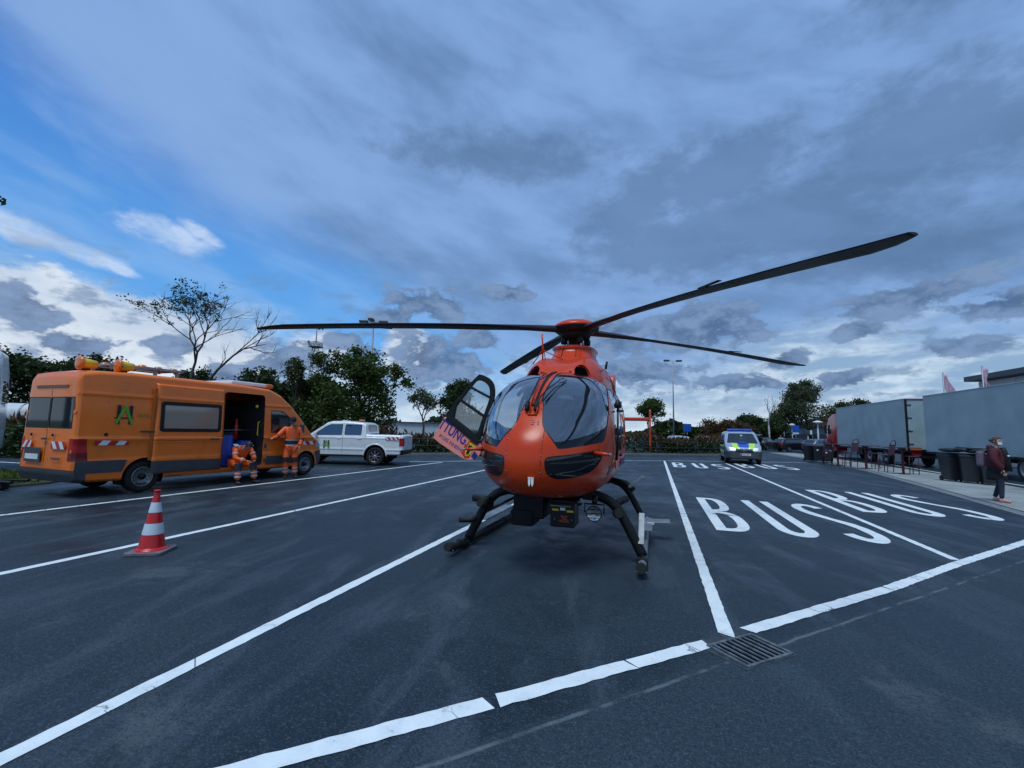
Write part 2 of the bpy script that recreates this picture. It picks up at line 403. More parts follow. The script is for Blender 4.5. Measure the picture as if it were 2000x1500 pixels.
# ------------------------------------------------------------------ ground
# side of the oblique line that ends the bays: > 0 on the driving lane nearest the viewer
def lane_side(x, y): return (x-0.35)*0.72-(y-3.86)*0.694
def mat_asphalt():
    m, nt, b = new_mat('wet_asphalt')
    pos = geopos(nt); sp = nt.nodes.new('ShaderNodeSeparateXYZ'); nt.links.new(pos.s, sp.inputs[0])
    X, Y = E(nt, sp.outputs[0]), E(nt, sp.outputs[1])
    big = noise(nt, pos, 0.35, 6, 0.6, 0.6)                       # damp and dry areas
    mid = noise(nt, pos, 1.7, 7, 0.62, 0.8)
    fine = noise(nt, pos, 70, 3, 0.7)
    grit = noise(nt, pos, 28, 4, 0.7)
    st = noise(nt, comb(nt, X*1.1+Y*0.15, Y*0.25, 0.0), 1.6, 6, 0.62, 0.4)  # streaks along the bays
    lane = ((X-0.35)*0.72-(Y-3.86)*0.694+(mid-0.5)*0.03)
    lm = lane.ss(0.16, 0.20)
    base = cmix(nt, (mid*0.5+big*0.5).ss(0.38, 0.62), (0.007, 0.017, 0.027), (0.022, 0.038, 0.054))
    base = cmix(nt, st.ss(0.48, 0.64)*0.7, base, (0.054, 0.074, 0.098))  # wet streaks, their reflected sheen put into the colour as a paler blue
    base = cmix(nt, lm*0.55, base, (0.028, 0.050, 0.068))
    # pale dried patches
    pt = noise(nt, pos, 0.9, 7, 0.66, 0.3)
    base = cmix(nt, pt.ss(0.57, 0.68)*0.45, base, (0.115, 0.125, 0.14))
    base = cmix(nt, grit.ss(0.54, 0.66)*0.42, base, (0.08, 0.105, 0.13))
    base = cmix(nt, grit.ss(0.46, 0.36)*0.6, base, (0.010, 0.015, 0.022))
    base = cmix(nt, fine.ss(0.54, 0.66)*0.55, base, (0.09, 0.12, 0.145))
    base = cmix(nt, fine.ss(0.47, 0.36)*0.75, base, (0.013, 0.017, 0.025))
    # sealed joint along the lane
    j = (lane-0.235-(st-0.5)*0.05).m('ABSOLUTE').ss(0.022, 0.006)
    base = cmix(nt, j*0.6*noise(nt, pos, 3.0, 4, 0.6).ss(0.42, 0.6), base, (0.17, 0.19, 0.21))
    nt.links.new(base.s, b.inputs['Base Color'])
    wet = (big*0.55+mid*0.45)
    r = wet.ss(0.40, 0.62, 0.36, 0.72); r = r+lm*0.12
    nt.links.new(r.s, b.inputs['Roughness'])
    b.inputs['Specular IOR Level'].default_value = 0.30
    bump(nt, b, fine*0.8+grit*0.8+mid*0.3, 1.0, 0.008)
    return m
def mat_paint():
    m, nt, b = new_mat('road_paint')
    pos = geopos(nt)
    n1 = noise(nt, pos, 5, 7, 0.7); n2 = noise(nt, pos, 55, 3, 0.7)
    c = cmix(nt, n1.ss(0.35, 0.7), (0.84, 0.86, 0.86), (0.70, 0.73, 0.75))
    worn = (n1*0.45+n2*0.55).ss(0.60, 0.68)
    c = cmix(nt, worn*0.85, c, (0.09, 0.10, 0.12))
    vor = nt.nodes.new('ShaderNodeTexVoronoi'); vor.feature = 'DISTANCE_TO_EDGE'; vor.inputs['Scale'].default_value = 2.2
    dv = nt.nodes.new('ShaderNodeVectorMath'); dv.operation = 'ADD'
    nt.links.new(pos.s, dv.inputs[0]); cc = comb(nt, n1*0.4, n1*-0.3, 0.0); nt.links.new(cc.s, dv.inputs[1]); nt.links.new(dv.outputs[0], vor.inputs['Vector'])
    cr = E(nt, vor.outputs['Distance']).ss(0.016, 0.004)*noise(nt, pos, 0.8, 2, 0.5).ss(0.44, 0.54)
    c = cmix(nt, cr*0.8, c, (0.06, 0.07, 0.08))
    nt.links.new(c.s, b.inputs['Base Color']); b.inputs['Roughness'].default_value = 0.5
    bump(nt, b, n2, 0.4, 0.003)
    return m
M_ASPH, M_PAINT = mat_asphalt(), mat_paint()
def mat_gravel():
    m, nt, b = new_mat('pale_paving_grit')
    pos = geopos(nt); n1 = noise(nt, pos, 0.6, 6, 0.65, .4); n2 = noise(nt, pos, 24, 5, 0.75)
    c = cmix(nt, n1.ss(0.35, 0.65), (0.19, 0.20, 0.20), (0.33, 0.34, 0.33))
    c = cmix(nt, n2.ss(0.52, 0.66), c, (0.44, 0.45, 0.44)); c = cmix(nt, n2.ss(0.44, 0.34)*0.8, c, (0.10, 0.10, 0.105))
    nt.links.new(c.s, b.inputs['Base Color']); b.inputs['Roughness'].default_value = 0.85
    bump(nt, b, n2, 0.7, 0.01)
    return m
M_GRAV = mat_gravel()
M_KERB = pbr('kerb_concrete', (0.17, 0.18, 0.185), 0.85, var=0.3, vscale=9, bmp=0.5, bscale=120, dirt=0.5)
M_GRASS = pbr('verge_earth', (0.035, 0.05, 0.02), 0.95, var=0.5, vscale=3, bmp=0.6, bscale=30, dirt=0.6, dirtc=(0.06, 0.045, 0.03))
def sheet(name, pts, z, mat, kind='structure', parent=None):
    mb = MB().add([(x, y, z) for x, y in pts], [tuple(range(len(pts)))])
    o = mb.build(name, mat, parent)
    if kind and parent is None: o['kind'] = kind
    me = o.data
    if me.polygons[0].normal.z < 0: me.flip_normals()
    return o
R0 = 1500
sheet('ground', [(-R0, -R0), (R0, -R0), (R0, R0), (-R0, R0)], -0.06, pbr('far_field', (0.06, 0.075, 0.035), 0.95, var=0.4, vscale=0.05))
ap = sheet('asphalt', [(-60, -40), (70, -40), (70, 140), (-60, 140)], 0.0, M_ASPH)
# painted lines, one object each
def strip(a, b, w, name='bay_line', jag=0.0, seg=1, ends=(0, 0)):
    a = Vector(a); b = Vector(b); d = (b-a).normalized(); n = Vector((-d.y, d.x)); L = (b-a).length
    k = max(1, int(L/0.07)) if jag else 1
    vs = []
    for i in range(k+1):
        p = a+d*(L*i/k)
        j1, j2 = (random.uniform(-jag, jag) for _ in (0, 1))
        e1 = ends[0] if i == 0 else ends[1] if i == k else 0
        vs += [p+n*(w/2+j1)+d*e1, p-n*(w/2+j2)-d*e1]
    fs = [(2*i, 2*i+1, 2*i+3, 2*i+2) for i in range(k)]
    mb = MB().add([(v.x, v.y, 0.004) for v in vs], fs)
    o = mb.build(name, M_PAINT)
    if o.data.polygons[0].normal.z < 0: o.data.flip_normals()
    o['kind'] = 'structure'
    return o
strip((-2.95, -2.0), (-2.90, 27), 0.115, jag=.0045)
strip((-6.44, -1.5), (-6.50, 23.5), 0.115, jag=.0045)
strip((-10.55, -1.0), (-9.75, 19.6), 0.115)
strip((0.53, 4.12), (0.50, 28.5), 0.115, jag=.0045, ends=(0.03, 0))
strip((3.84, 7.75), (3.86, 28.4), 0.115, jag=.0045)
strip((7.3, 11.6), (7.35, 12.2), 0.115)
strip((-11.2, 19.0), (-6.9, 23.2), 0.12); strip((-6.8, 23.3), (0.55, 28.7), 0.12); strip((0.65, 28.9), (9.2, 33.0), 0.12)
for a, b in (((-2.4, 1.22), (-0.95, 2.63)), ((-0.905, 2.67), (-0.18, 3.38)), ((-0.172, 3.388), (0.36, 3.90)), ((0.71, 4.28), (2.36, 5.98)), ((2.375, 5.995), (3.75, 7.53)), ((3.76, 7.54), (6.1, 10.05)), ((6.12, 10.07), (7.6, 11.7))):
    strip(a, b, 0.125, 'end_line', jag=.006, ends=(random.uniform(-.02, .02), random.uniform(-.02, .02)))
# BUS lettering: outlines in a unit cell (x 0..1 wide, y 0..1 tall)
def ribbon(path, w, n=None):
    """outline polygon of a thick polyline, unequal widths in x and y handled by the caller's scale"""
    L, Rr = [], []
    for i, p in enumerate(path):
        a = path[max(i-1, 0)]; b = path[min(i+1, len(path)-1)]
        dx, dy = b[0]-a[0], b[1]-a[1]; l = math.hypot(dx*1.0, dy*1.0) or 1
        nx, ny = -dy/l, dx/l
        L.append((p[0]+nx*w/2, p[1]+ny*w/2)); Rr.append((p[0]-nx*w/2, p[1]-ny*w/2))
    return L, Rr
def letter_obj(ch, x0, y0, wx, hy, par=None):
    t = 0.185   # stroke in metres
    mb = MB()
    def S(p): return (x0+p[0], y0+p[1], 0.004)
    Lp, Rp = [], []
    if ch == 'U':
        c = .62; Lp = [(0, hy), (0, hy*.5)]; Rp = [(t, hy), (t, hy*.5)]
        for k in range(21):
            a = math.pi*k/20; Lp.append((wx/2-wx/2*math.cos(a), c-c*math.sin(a))); Rp.append((wx/2-(wx/2-t)*math.cos(a), c-(c-t*1.75)*math.sin(a)))
        Lp += [(wx, hy*.5), (wx, hy)]; Rp += [(wx-t, hy*.5), (wx-t, hy)]
    elif ch == 'S':
        V = hy*.19; th = t*1.75
        for k in range(18):
            a = math.radians(15+(180-15)*k/17); Lp.append((wx/2+wx/2*math.cos(a), hy-V+V*math.sin(a))); Rp.append((wx/2+(wx/2-t)*math.cos(a), hy-V+(V-th)*math.sin(a)))
        Lp += [(.01, hy*.72), (.07, hy*.62), (wx*.40, hy*.49), (wx-t-.06, hy*.38), (wx-t-.005, hy*.30)]
        Rp += [(t+.005, hy*.74), (t+.07, hy*.655), (wx*.60, hy*.525), (wx-.06, hy*.405), (wx-.005, hy*.30)]
        for k in range(18):
            a = -math.radians(165*k/17); Lp.append((wx/2+(wx/2-t)*math.cos(a), V+(V-th)*math.sin(a))); Rp.append((wx/2+wx/2*math.cos(a), V+V*math.sin(a)))
    if ch in 'US':
        k = len(Lp); mb.add([S(p) for p in Lp]+[S(p) for p in Rp], [(i, i+1, k+i+1, k+i) for i in range(k-1)])
    else:   # B as stem plus two bowls that butt against it
        mb.add([S(p) for p in ((0, 0), (t, 0), (t, hy), (0, hy))], [(0, 1, 2, 3)])
        for c0, c1, rx in ((hy*0.5+0.0, hy, wx-t-0.04), (0.0, hy*0.5, wx-t)):
            o, i_ = [], []
            h = (c1-c0)/2; m_ = (c0+c1)/2; th = t*1.25
            for k in range(21):
                a = -math.pi/2+math.pi*k/20
                e = 0.62
                o.append((t+rx*abs(math.cos(a))**e, m_+h*math.copysign(abs(math.sin(a))**0.8, math.sin(a))))
                i_.append((t+max(0, rx-t)*abs(math.cos(a))**e, m_+(h-th)*math.copysign(abs(math.sin(a))**0.8, math.sin(a))))
            mb.add([S(p) for p in o]+[S(p) for p in i_], [(k, k+1, 21+k+1, 21+k) for k in range(20)])
    o = mb.build('painted_letter', M_PAINT)
    for p in o.data.polygons:
        pass
    bm = bmesh.new(); bm.from_mesh(o.data)
    for f in bm.faces:
        f.normal_update()
        if f.normal.z < 0: f.normal_flip()
    bm.to_mesh(o.data); bm.free()
    o['kind'] = 'structure'
    return o
for x0, y0, h in ((0.97, 8.45, 4.1), (4.33, 11.9, 4.1), (0.85, 23.6, 3.6), (4.25, 25.4, 3.6)):
    letter_obj('B', x0, y0, 0.62, h); letter_obj('U', x0+1.03, y0, 0.60, h); letter_obj('S', x0+2.0, y0, 0.62, h)
# pale paved strip between the bus bays and the lorry road, with its dark gutter and kerb stones
kl = [(10.95, 50.5), (10.9, 44.2), (10.85, 35.0), (10.2, 26.6), (9.1, 19.8), (8.45, 16.0), (7.95, 13.2), (7.3, 9.5), (6.7, 6.0), (5.9, 1.0), (5.2, -4)]
kr = [(13.0, 50.5), (13.1, 44.2), (12.9, 35.0), (12.7, 26.6), (12.0, 19.8), (11.75, 16.0), (11.5, 13.2), (11.2, 9.5), (10.9, 6.0), (10.6, 1.0), (10.4, -4)]
def band(name, L1, L2, z0, z1, mat, kind='structure'):
    vs = [(x, y, z0) for x, y in L1]+[(x, y, z1) for x, y in L2]; k = len(L1)
    o = MB().add(vs, [(i, i+1, k+i+1, k+i) for i in range(k-1)]).build(name, mat)
    if o.data.polygons[0].normal.z < 0: o.data.flip_normals()
    o['kind'] = kind
    return o
band('pavement', kl, kr, 0.035, 0.035, M_GRAV)
band('pavement_edge', kl, kl, 0.035, -0.01, M_GRAV); band('pavement_edge', kr, kr, 0.035, -0.01, M_GRAV)
gut = [(x-0.28, y) for x, y in kl]; klm = [(x-0.005, y) for x, y in kl]
band('gutter', gut, klm, 0.006, 0.012, M_KERB)
# far pavement kerb by the hedge and the soil bed behind it
hk = [(-34, 8.5), (-25, 13.5), (-19.5, 18.0), (-14.6, 22.6), (-9.0, 28.5), (-3.6, 33.6), (1.0, 36.3), (4.7, 38.6), (7.4, 43.0), (8.6, 50.5)]
hk2 = [(x-0.12, y+0.14) for x, y in hk]; hk3 = [(x-2.6, y+3.0) for x, y in hk]
band('kerb_face', hk, hk, 0.0, 0.12, M_KERB); band('kerb', hk, hk2, 0.12, 0.12, M_KERB); band('soil_bed', hk2, hk3, 0.11, 0.10, M_GRASS)
# grass island at the far left with old kerb stones
isl = [(-23.0, 7.6), (-17.6, 8.3), (-15.2, 8.25), (-14.4, 7.2), (-14.3, 6.2), (-15.6, 5.6), (-23.0, 4.2)]
g = sheet('verge', isl, 0.05, M_GRASS)
band('verge_kerb', isl+[isl[0]], isl+[isl[0]], 0.0, 0.05, M_KERB)
# white edge line beyond the left island and under the lorries
strip((-30, 9.6), (-18.2, 10.4), 0.12, 'lane_line'); strip((13.2, 26), (16.4, 52), 0.14, 'lane_line'); strip((12.6, 12), (13.2, 26), 0.14, 'lane_line')
# ------------------------------------------------------------------ drain grate
M_IRON = pbr('cast_iron', (0.17, 0.19, 0.21), 0.55, 0.6, var=0.4, vscale=14, bmp=0.3)
M_VOID = pbr('drain_dark', (0.002, 0.002, 0.003), 0.9, var=0, spec=0.0)
gr = thing('drain_grate', 'cast iron drain grate with slanted bars set in the asphalt where the bay lines meet', 'drain grate', (0.655, 3.905, 0.0), math.radians(43.5))
MB().box((0, 0, 0.003), (0.50, 0.345, 0.004)).build('pit', M_VOID, gr)
fr = MB()
for s_ in (-1, 1): fr.box((0, s_*0.165, 0.009), (0.50, 0.022, 0.014)); fr.box((s_*0.24, 0, 0.0095), (0.022, 0.308, 0.014))
fr.build('rim', M_IRON, gr, bevel=0.002)
for k in range(8):
    MB().box((-0.195+k*0.0557, 0, 0.0085), (0.019, 0.306, 0.010)).build('bar', M_IRON, gr)
pc = [(0.655+math.cos(math.radians(43.5))*x-math.sin(math.radians(43.5))*y, 3.905+math.sin(math.radians(43.5))*x+math.cos(math.radians(43.5))*y) for x, y in [(-.30, .10), (-.33, .18), (-.28, .25), (-.15, .285), (-.02, .26), (.10, .285), (.22, .26), (.29, .20), (.30, .10), (.28, -.19), (-.28, -.19)]]
sheet('asphalt_patch', pc, 0.0022, pbr('patch_asphalt', (0.038, 0.045, 0.058), 0.8, var=0.5, vscale=12, bmp=0.7, bscale=90))
# ------------------------------------------------------------------ shared paints
M_ORANGE = pbr('helicopter_orange', (0.60, 0.045, 0.003), 0.28, var=0.05, coat=0.0, spec=0.45, vscale=3, dirt=0.06)
M_DAYGLO = pbr('dayglow_salmon', (0.98, 0.30, 0.24), 0.35, var=0.04, coat=0.2)
M_BLACK = pbr('black_paint', (0.007, 0.008, 0.010), 0.42, var=0.2, spec=0.35)
M_BLACKM = pbr('matt_black', (0.006, 0.007, 0.009), 0.62, var=0.25, bmp=0.15, spec=0.35)
M_RUBBER = pbr('rubber', (0.008, 0.008, 0.009), 0.75, var=0.3, bmp=0.2)
M_STEEL = pbr('brushed_steel', (0.42, 0.44, 0.46), 0.32, 0.9, var=0.15)
M_ALU = pbr('worn_aluminium', (0.30, 0.32, 0.34), 0.5, 0.6, var=0.25, dirt=0.3)
M_WHITE = pbr('white_plastic', (0.78, 0.79, 0.80), 0.4, var=0.05)
M_YELLOW = pbr('yellow_label', (0.80, 0.55, 0.02), 0.45, var=0.06)
M_BLUEP = pbr('flag_blue', (0.01, 0.03, 0.22), 0.4, var=0.1)
M_INDIGO = pbr('lettering_blue', (0.045, 0.035, 0.26), 0.4, var=0.06)
M_RED = pbr('signal_red', (0.55, 0.012, 0.012), 0.4, var=0.06)
M_BLADE = pbr('rotor_blade', (0.014, 0.014, 0.016), 0.45, var=0.25, vscale=2.5, spec=0.3, dirt=0.25, dirtc=(0.06, 0.035, 0.025))
M_DARKIN = pbr('cabin_trim', (0.030, 0.033, 0.038), 0.75, var=0.3)
M_GLASSH = glass('canopy_glass', (0.030, 0.036, 0.044), 0.24, 0.45, 0.02, 3.5)
M_GLASSD = glass('chin_glass', (0.006, 0.008, 0.011), 0.05, 0.20, 0.03)
M_BAND = pbr('dark_reflection_gloss', (0.006, 0.008, 0.012), 0.08, var=0.1, spec=0.5)
M_CLEAR = glass('door_perspex', (0.05, 0.06, 0.07), 0.14, 0.90, 0.02)
# ------------------------------------------------------------------ helicopter
HX, HY0 = -1.33, 4.55
_s = np.array([0, .06, .2, .45, .8, 1.2, 1.7, 2.4, 3.2, 4.2, 5.0, 5.8])
_hw = [0, .24, .43, .63, .77, .825, .835, .84, .84, .78, .62, .30]
_ht = [1.25, 1.50, 1.68, 1.93, 2.17, 2.34, 2.44, 2.48, 2.5, 2.5, 2.45, 2.25]
_hb = [1.25, 1.03, .93, .86, .80, .75, .71, .69, .69, .80, 1.12, 1.65]
_hc = [1.25, 1.27, 1.29, 1.32, 1.35, 1.38, 1.40, 1.42, 1.45, 1.55, 1.75, 1.95]
_hq = np.sqrt(_s)
def pchip(x, y, X):
    x = np.asarray(x, float); y = np.asarray(y, float); h = np.diff(x); dl = np.diff(y)/h; d = np.zeros_like(y)
    for i in range(1, len(x)-1):
        if dl[i-1]*dl[i] > 0:
            w1 = 2*h[i]+h[i-1]; w2 = h[i]+2*h[i-1]; d[i] = (w1+w2)/(w1/dl[i-1]+w2/dl[i])
    d[0] = dl[0]; d[-1] = dl[-1]
    X = np.asarray(X, float); k = np.clip(np.searchsorted(x, X)-1, 0, len(x)-2); t = (X-x[k])/h[k]
    return y[k]*(1+2*t)*(1-t)**2+d[k]*h[k]*t*(1-t)**2+y[k+1]*t*t*(3-2*t)+d[k+1]*h[k]*t*t*(t-1)
def hsurf(a, b):
    q = np.hypot(a, b); th = np.arctan2(b, a); s = q*q
    w, t, bo, c = (pchip(_hq, k, q) for k in (_hw, _ht, _hb, _hc))
    k = np.clip(s/1.0, 0, 1); e = np.where(th >= 0, 1-.34*k, 1-.22*k); co, si = np.cos(th), np.sin(th)
    x = w*np.sign(co)*np.abs(co)**e
    z = c+np.where(si >= 0, (t-c), (c-bo))*np.sign(si)*np.abs(si)**e
    return x+HX, s+HY0, z
def hpoint(a, b): return Vector([float(v) for v in hsurf(np.array(a), np.array(b))])
HORG = (HX, 6.6, 0.0)
def build_helicopter():
    hel = thing('rescue_helicopter', 'bright orange rescue helicopter with dark bubble windscreens parked across the bus bays', 'helicopter', HORG)
    O = dict(org=HORG)
    qs = np.concatenate([np.linspace(0.004, 0.2, 14), np.linspace(0.22, 2.4, 110)]); ths = np.linspace(-math.pi, math.pi, 181)
    Q, T = np.meshgrid(qs, ths, indexing='ij'); a, b = Q*np.cos(T), Q*np.sin(T)
    X, Y, Z = hsurf(a, b)
    sh = Shell.grid(np.stack([X, Y, Z], -1), np.stack([a, b], -1), wrap=True)
    c = np.array([HX, 6.6, 1.5])
    if np.mean(((sh.A[:, :3]-c)*sh.A[:, 3:6]).sum(1)) < 0: sh.flip()
    else:
        sh.T = sh.T
    # make triangle winding agree with the normals
    A, Tt = sh.A, sh.T
    fn = np.cross(A[Tt[:, 1], :3]-A[Tt[:, 0], :3], A[Tt[:, 2], :3]-A[Tt[:, 0], :3])
    if ((fn*A[Tt[:, 0], 3:6]).sum(1)).mean() < 0: sh.T = sh.T[:, ::-1]
    WR = [(0.040, 0.70), (0.035, 1.0), (0.030, 1.25), (0.28, 1.265), (0.55, 1.255), (0.78, 1.25), (0.93, 1.16), (1.0, 0.92), (1.005, 0.62), (0.96, 0.28), (0.90, 0.12), (0.853, 0.085), (0.80, 0.095), (0.557, 0.125), (0.40, 0.135), (0.352, 0.138), (0.335, 0.165), (0.294, 0.231), (0.218, 0.329), (0.15, 0.415), (0.112, 0.540), (0.085, 0.64)]
    WL = [(-x, y) for x, y in WR][::-1]
    CR = [(0.225, 0.050), (0.30, 0.066), (0.458, 0.060), (0.669, 0.046), (0.80, 0.040), (0.85, -0.02), (0.80, -0.09), (0.745, -0.17), (0.665, -0.24), (0.504, -0.265), (0.345, -0.235), (0.250, -0.15), (0.222, -0.04)]
    CL = [(-x, y) for x, y in CR][::-1]
    R = lambda A: A[:, 0]-HX
    Lf = lambda A: HX-A[:, 0]
    front = lambda A: 1.42-np.hypot(A[:, 6], A[:, 7])
    def frame_of(poly, name, w=0.014, cond=None, mat=M_BLACK, off=0.004, smooth=2):
        pass
    parts = []
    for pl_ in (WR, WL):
        fW = F('ab', pl_, smooth=2); g = sh.cut(lambda A: np.minimum(fW(A), 0.222-A[:, 7])); g.obj('ground_reflection_band', M_BAND, hel, -0.002, **O)  # dark ground reflection painted as a black strip across the lower windscreens
    for nm, poly, mat, off in (('windscreen', WR, M_GLASSH, -0.002), ('windscreen', WL, M_GLASSH, -0.002), ('chin_window', CR, M_GLASSD, -0.002), ('chin_window', CL, M_GLASSD, -0.002)):
        g = sh.cut(F('ab', poly, smooth=2)); rg = g.cut(lambda A, p=resample(poly, smooth=2): 0.011-sd_poly(A[:, 6], A[:, 7], p))
        w = g.obj(nm, mat, hel, off, **O); rg.obj('seal', M_BLACK, w, 0.003, **O)
    # side glazing: front door window, two cabin windows, roof windows
    sideR = [( 'door_window', [(5.86, 1.38), (6.05, 2.0), (6.18, 2.20), (6.85, 2.26), (6.98, 2.15), (6.98, 1.40), (6.85, 1.33)]),
             ('cabin_window', [(7.16, 1.42), (7.16, 2.16), (7.26, 2.24), (7.86, 2.22), (7.94, 2.12), (7.94, 1.48), (7.84, 1.40), (7.26, 1.36)]),
             ('cabin_window', [(8.10, 1.5), (8.10, 2.10), (8.2, 2.2), (8.6, 2.14), (8.7, 2.0), (8.66, 1.6), (8.55, 1.5)])]
    for nm, poly in sideR:
        for cnd in ((R,) if nm == 'door_window' else (R, Lf)):
            g = sh.cut(F('yz', poly, smooth=2, cond=cnd)); rg = g.cut(lambda A, p=resample(poly, smooth=2): 0.016-sd_poly(A[:, 1], A[:, 2], p))
            w = g.obj(nm, M_GLASSH, hel, -0.002, **O); rg.obj('seal', M_BLACK, w, 0.003, **O)
    # open doorway on the far side (the door stands open)
    door = [(5.62, 1.30), (5.80, 1.75), (6.05, 2.18), (6.22, 2.28), (6.86, 2.30), (6.98, 2.2), (6.98, 1.22), (6.9, 1.12), (5.75, 1.10), (5.62, 1.16)]
    sh.cut(F('yz', door, smooth=2, cond=Lf))
    # panel joints
    J = sh.cut(FL('yz', door, 0.007, cond=R, closed=True, smooth=2)); J.obj('panel_joint', M_BLACK, hel, 0.0015, **O)['kind'] = 'stuff'
    hatch = [(-0.215, -0.34), (-0.205, 0.0), (-0.215, 0.23), (-0.21, 0.387), (-0.151, 0.519), (-0.085, 0.60), (0.0, 0.64), (0.085, 0.60), (0.151, 0.519), (0.19, 0.387), (0.19, 0.133), (0.175, -0.34)]
    J = sh.cut(FL('ab', hatch, 0.009, smooth=1)); J.obj('panel_joint', M_BLACK, hel, 0.0015, **O)['kind'] = 'stuff'
    J = sh.cut(FL('ab', [(-0.15, 0.49), (0.15, 0.475)], 0.006)); J.obj('panel_joint', M_BLACK, hel, 0.0015, **O)['kind'] = 'stuff'
    J = sh.cut(FL('yz', [(7.06, 0.85), (7.06, 2.36), (8.0, 2.36), (8.0, 0.85)], 0.007, closed=True)); J.obj('panel_joint', M_BLACK, hel, 0.0015, **O)['kind'] = 'stuff'
    # dayglow panel low on the flank
    D = sh.cut(F('yz', [(5.98, 0.98), (5.98, 1.22), (8.9, 1.28), (8.9, 1.0)], smooth=0)); D.obj('dayglow_panel', M_DAYGLO, hel, 0.0, **O)
    body = sh.obj('fuselage', M_ORANGE, hel, 0.0, **O)
    # centre post between the two windscreens
    for k, (a0, mt, w0, off) in enumerate(((0.0, M_BLACK, 0.052, 0.010), (-0.003, M_ORANGE, 0.022, 0.016))):
        L, Rr = [], []
        for bq in np.linspace(0.63, 1.30, 16):
            p = hpoint(a0, float(bq)); q = hpoint(a0, float(bq)+.02); t = (q-p).normalized(); n = Vector((0, -t.z, t.y)) if t.z > 0 else Vector((0, t.z, -t.y))
            n = Vector((1, 0, 0)).cross(t); n = n if n.y < 0 or n.z > 0 else -n
            L.append(p+n*off-Vector((w0/2, 0, 0))); Rr.append(p+n*off+Vector((w0/2, 0, 0)))
        mb = MB(); m_ = len(L)
        mb.add([tuple(p) for p in L]+[tuple(p) for p in Rr], [(i, m_+i, m_+i+1, i+1) for i in range(m_-1)], True)
        o = mb.build('centre_post' if k == 0 else 'post_trim', mt, hel, org=HORG); md = o.modifiers.new('s', 'SOLIDIFY'); md.thickness = 0.012; md.offset = 0
    # wipers with pivot, cable cutter and small probes
    def on(a_, b_, off=0.02):
        p = hpoint(a_, b_); p1 = hpoint(a_+.01, b_); p2 = hpoint(a_, b_+.01); n = (p1-p).cross(p2-p).normalized()
        if n.dot(p-Vector((HX, 6.8, 1.4))) < 0: n = -n
        return p+n*off
    wp = MB(); wp.tube([on(0.02, 0.60, .03), on(0.045, 0.70, .05), on(0.075, 0.80, .04), on(0.135, 0.93, .03)], [.012, .010, .008, .006]); wp.build('wiper_arm', M_BLACK, hel, org=HORG)
    MB().tube([on(0.10, 0.66, .018), on(0.20, 0.95, .018)], .007, 6).build('wiper_blade', M_RUBBER, hel, org=HORG)
    MB().tube([on(0.115, 0.955, .025), on(0.165, 0.97, .02)], .007, 6).build('wiper_link', M_BLACK, hel, org=HORG)
    wp = MB(); wp.tube([on(-0.03, 0.60, .03), on(-0.028, 0.75, .045), on(-0.02, 0.92, .04), on(0.005, 1.12, .03)], [.012, .010, .008, .006]); wp.build('wiper_arm', M_BLACK, hel, org=HORG)
    MB().tube([on(-0.045, 0.70, .018), on(-0.035, 1.1, .018)], .007, 6).build('wiper_blade', M_RUBBER, hel, org=HORG)
    for a_ in (-0.045, 0.035):
        MB().tube([on(a_, 0.585, .0), on(a_, 0.60, .06)], .026, 12).build('wiper_motor', M_BLACK, hel, org=HORG)
        MB().tube([on(a_, 0.56, .035), on(a_, 0.64, .05)], .020, 12).build('motor_cap', M_RUBBER, hel, org=HORG)
    cc = MB(); p0, p1 = on(-0.01, 0.54, .01), on(-0.005, 0.62, .10); cc.tube([p0, p1, on(-.004, .70, .07)], .009, 6); cc.tube([on(-.03, .535, .012), on(.055, .535, .012)], .012, 6)
    cc.tube([on(.05, .53, .012), on(.055, .585, .05)], .008, 6); cc.build('wiper_bracket', M_ORANGE, hel, org=HORG)
    sc = MB()
    for a_, b_ in ((0.02, 0.44), (0.055, 0.43), (0.095, 0.445)): sc.ball(on(a_, b_, .001), .004, 4)
    for a_, b_ in ((-0.205, 0.08), (0.185, 0.08), (-.21, .25), (.19, .25), (-0.205, -0.1), (0.185, -0.1), (.1, .58), (-.12, .55)): sc.ball(on(a_, b_, .001), .007, 5)
    sc.build('screws', M_ALU, hel, org=HORG)['kind'] = 'stuff'
    lb = MB()
    for a_, b_, w_, h_ in ((0.045, 0.455, 0.03, .006), (0.04, 0.432, 0.035, .006), (0.098, 0.458, .016, .013), (0.102, 0.43, .013, .018)):
        p = on(a_, b_, .002); lb.box(p, (w_, .002, h_))
    lb.build('placard', M_BLACK, hel, org=HORG)['kind'] = 'stuff'
    # pitot probes with covers at the belt line
    for sx in (-1, 1):
        a_ = 0.745*sx; p = on(a_, 0.02, -.01); q = p+Vector((sx*0.17, -0.13, -0.005))
        mb = MB(); mb.tube([p, p.lerp(q, .35), q], [.030, .022, .014], 8); o = mb.build('pitot_tube', M_ORANGE, hel, org=HORG)
        MB().tube([q, q+(q-p).normalized()*0.035], .014, 8).build('probe_tip', M_ALU, o, org=HORG)
    tg = MB(); p = on(0.085, -0.165, .01)
    tg.box(p+Vector((0, -.008, .015)), (.062, .014, .012))
    for dx in (-.016, .017): tg.add([(p.x+dx-.014, p.y-.012, p.z+.012), (p.x+dx+.014, p.y-.012, p.z+.012), (p.x+dx+.012, p.y-.016, p.z-.045), (p.x+dx, p.y-.018, p.z-.075), (p.x+dx-.012, p.y-.016, p.z-.045)], [(0, 4, 3, 2, 1)])
    o = tg.build('drain_vent', M_WHITE, hel, org=HORG); md = o.modifiers.new('s', 'SOLIDIFY'); md.thickness = .005
    # thin antenna wires curving over the chin
    # flank details: crest, flag, handle, hinges, arrow
    xr = HX+0.845
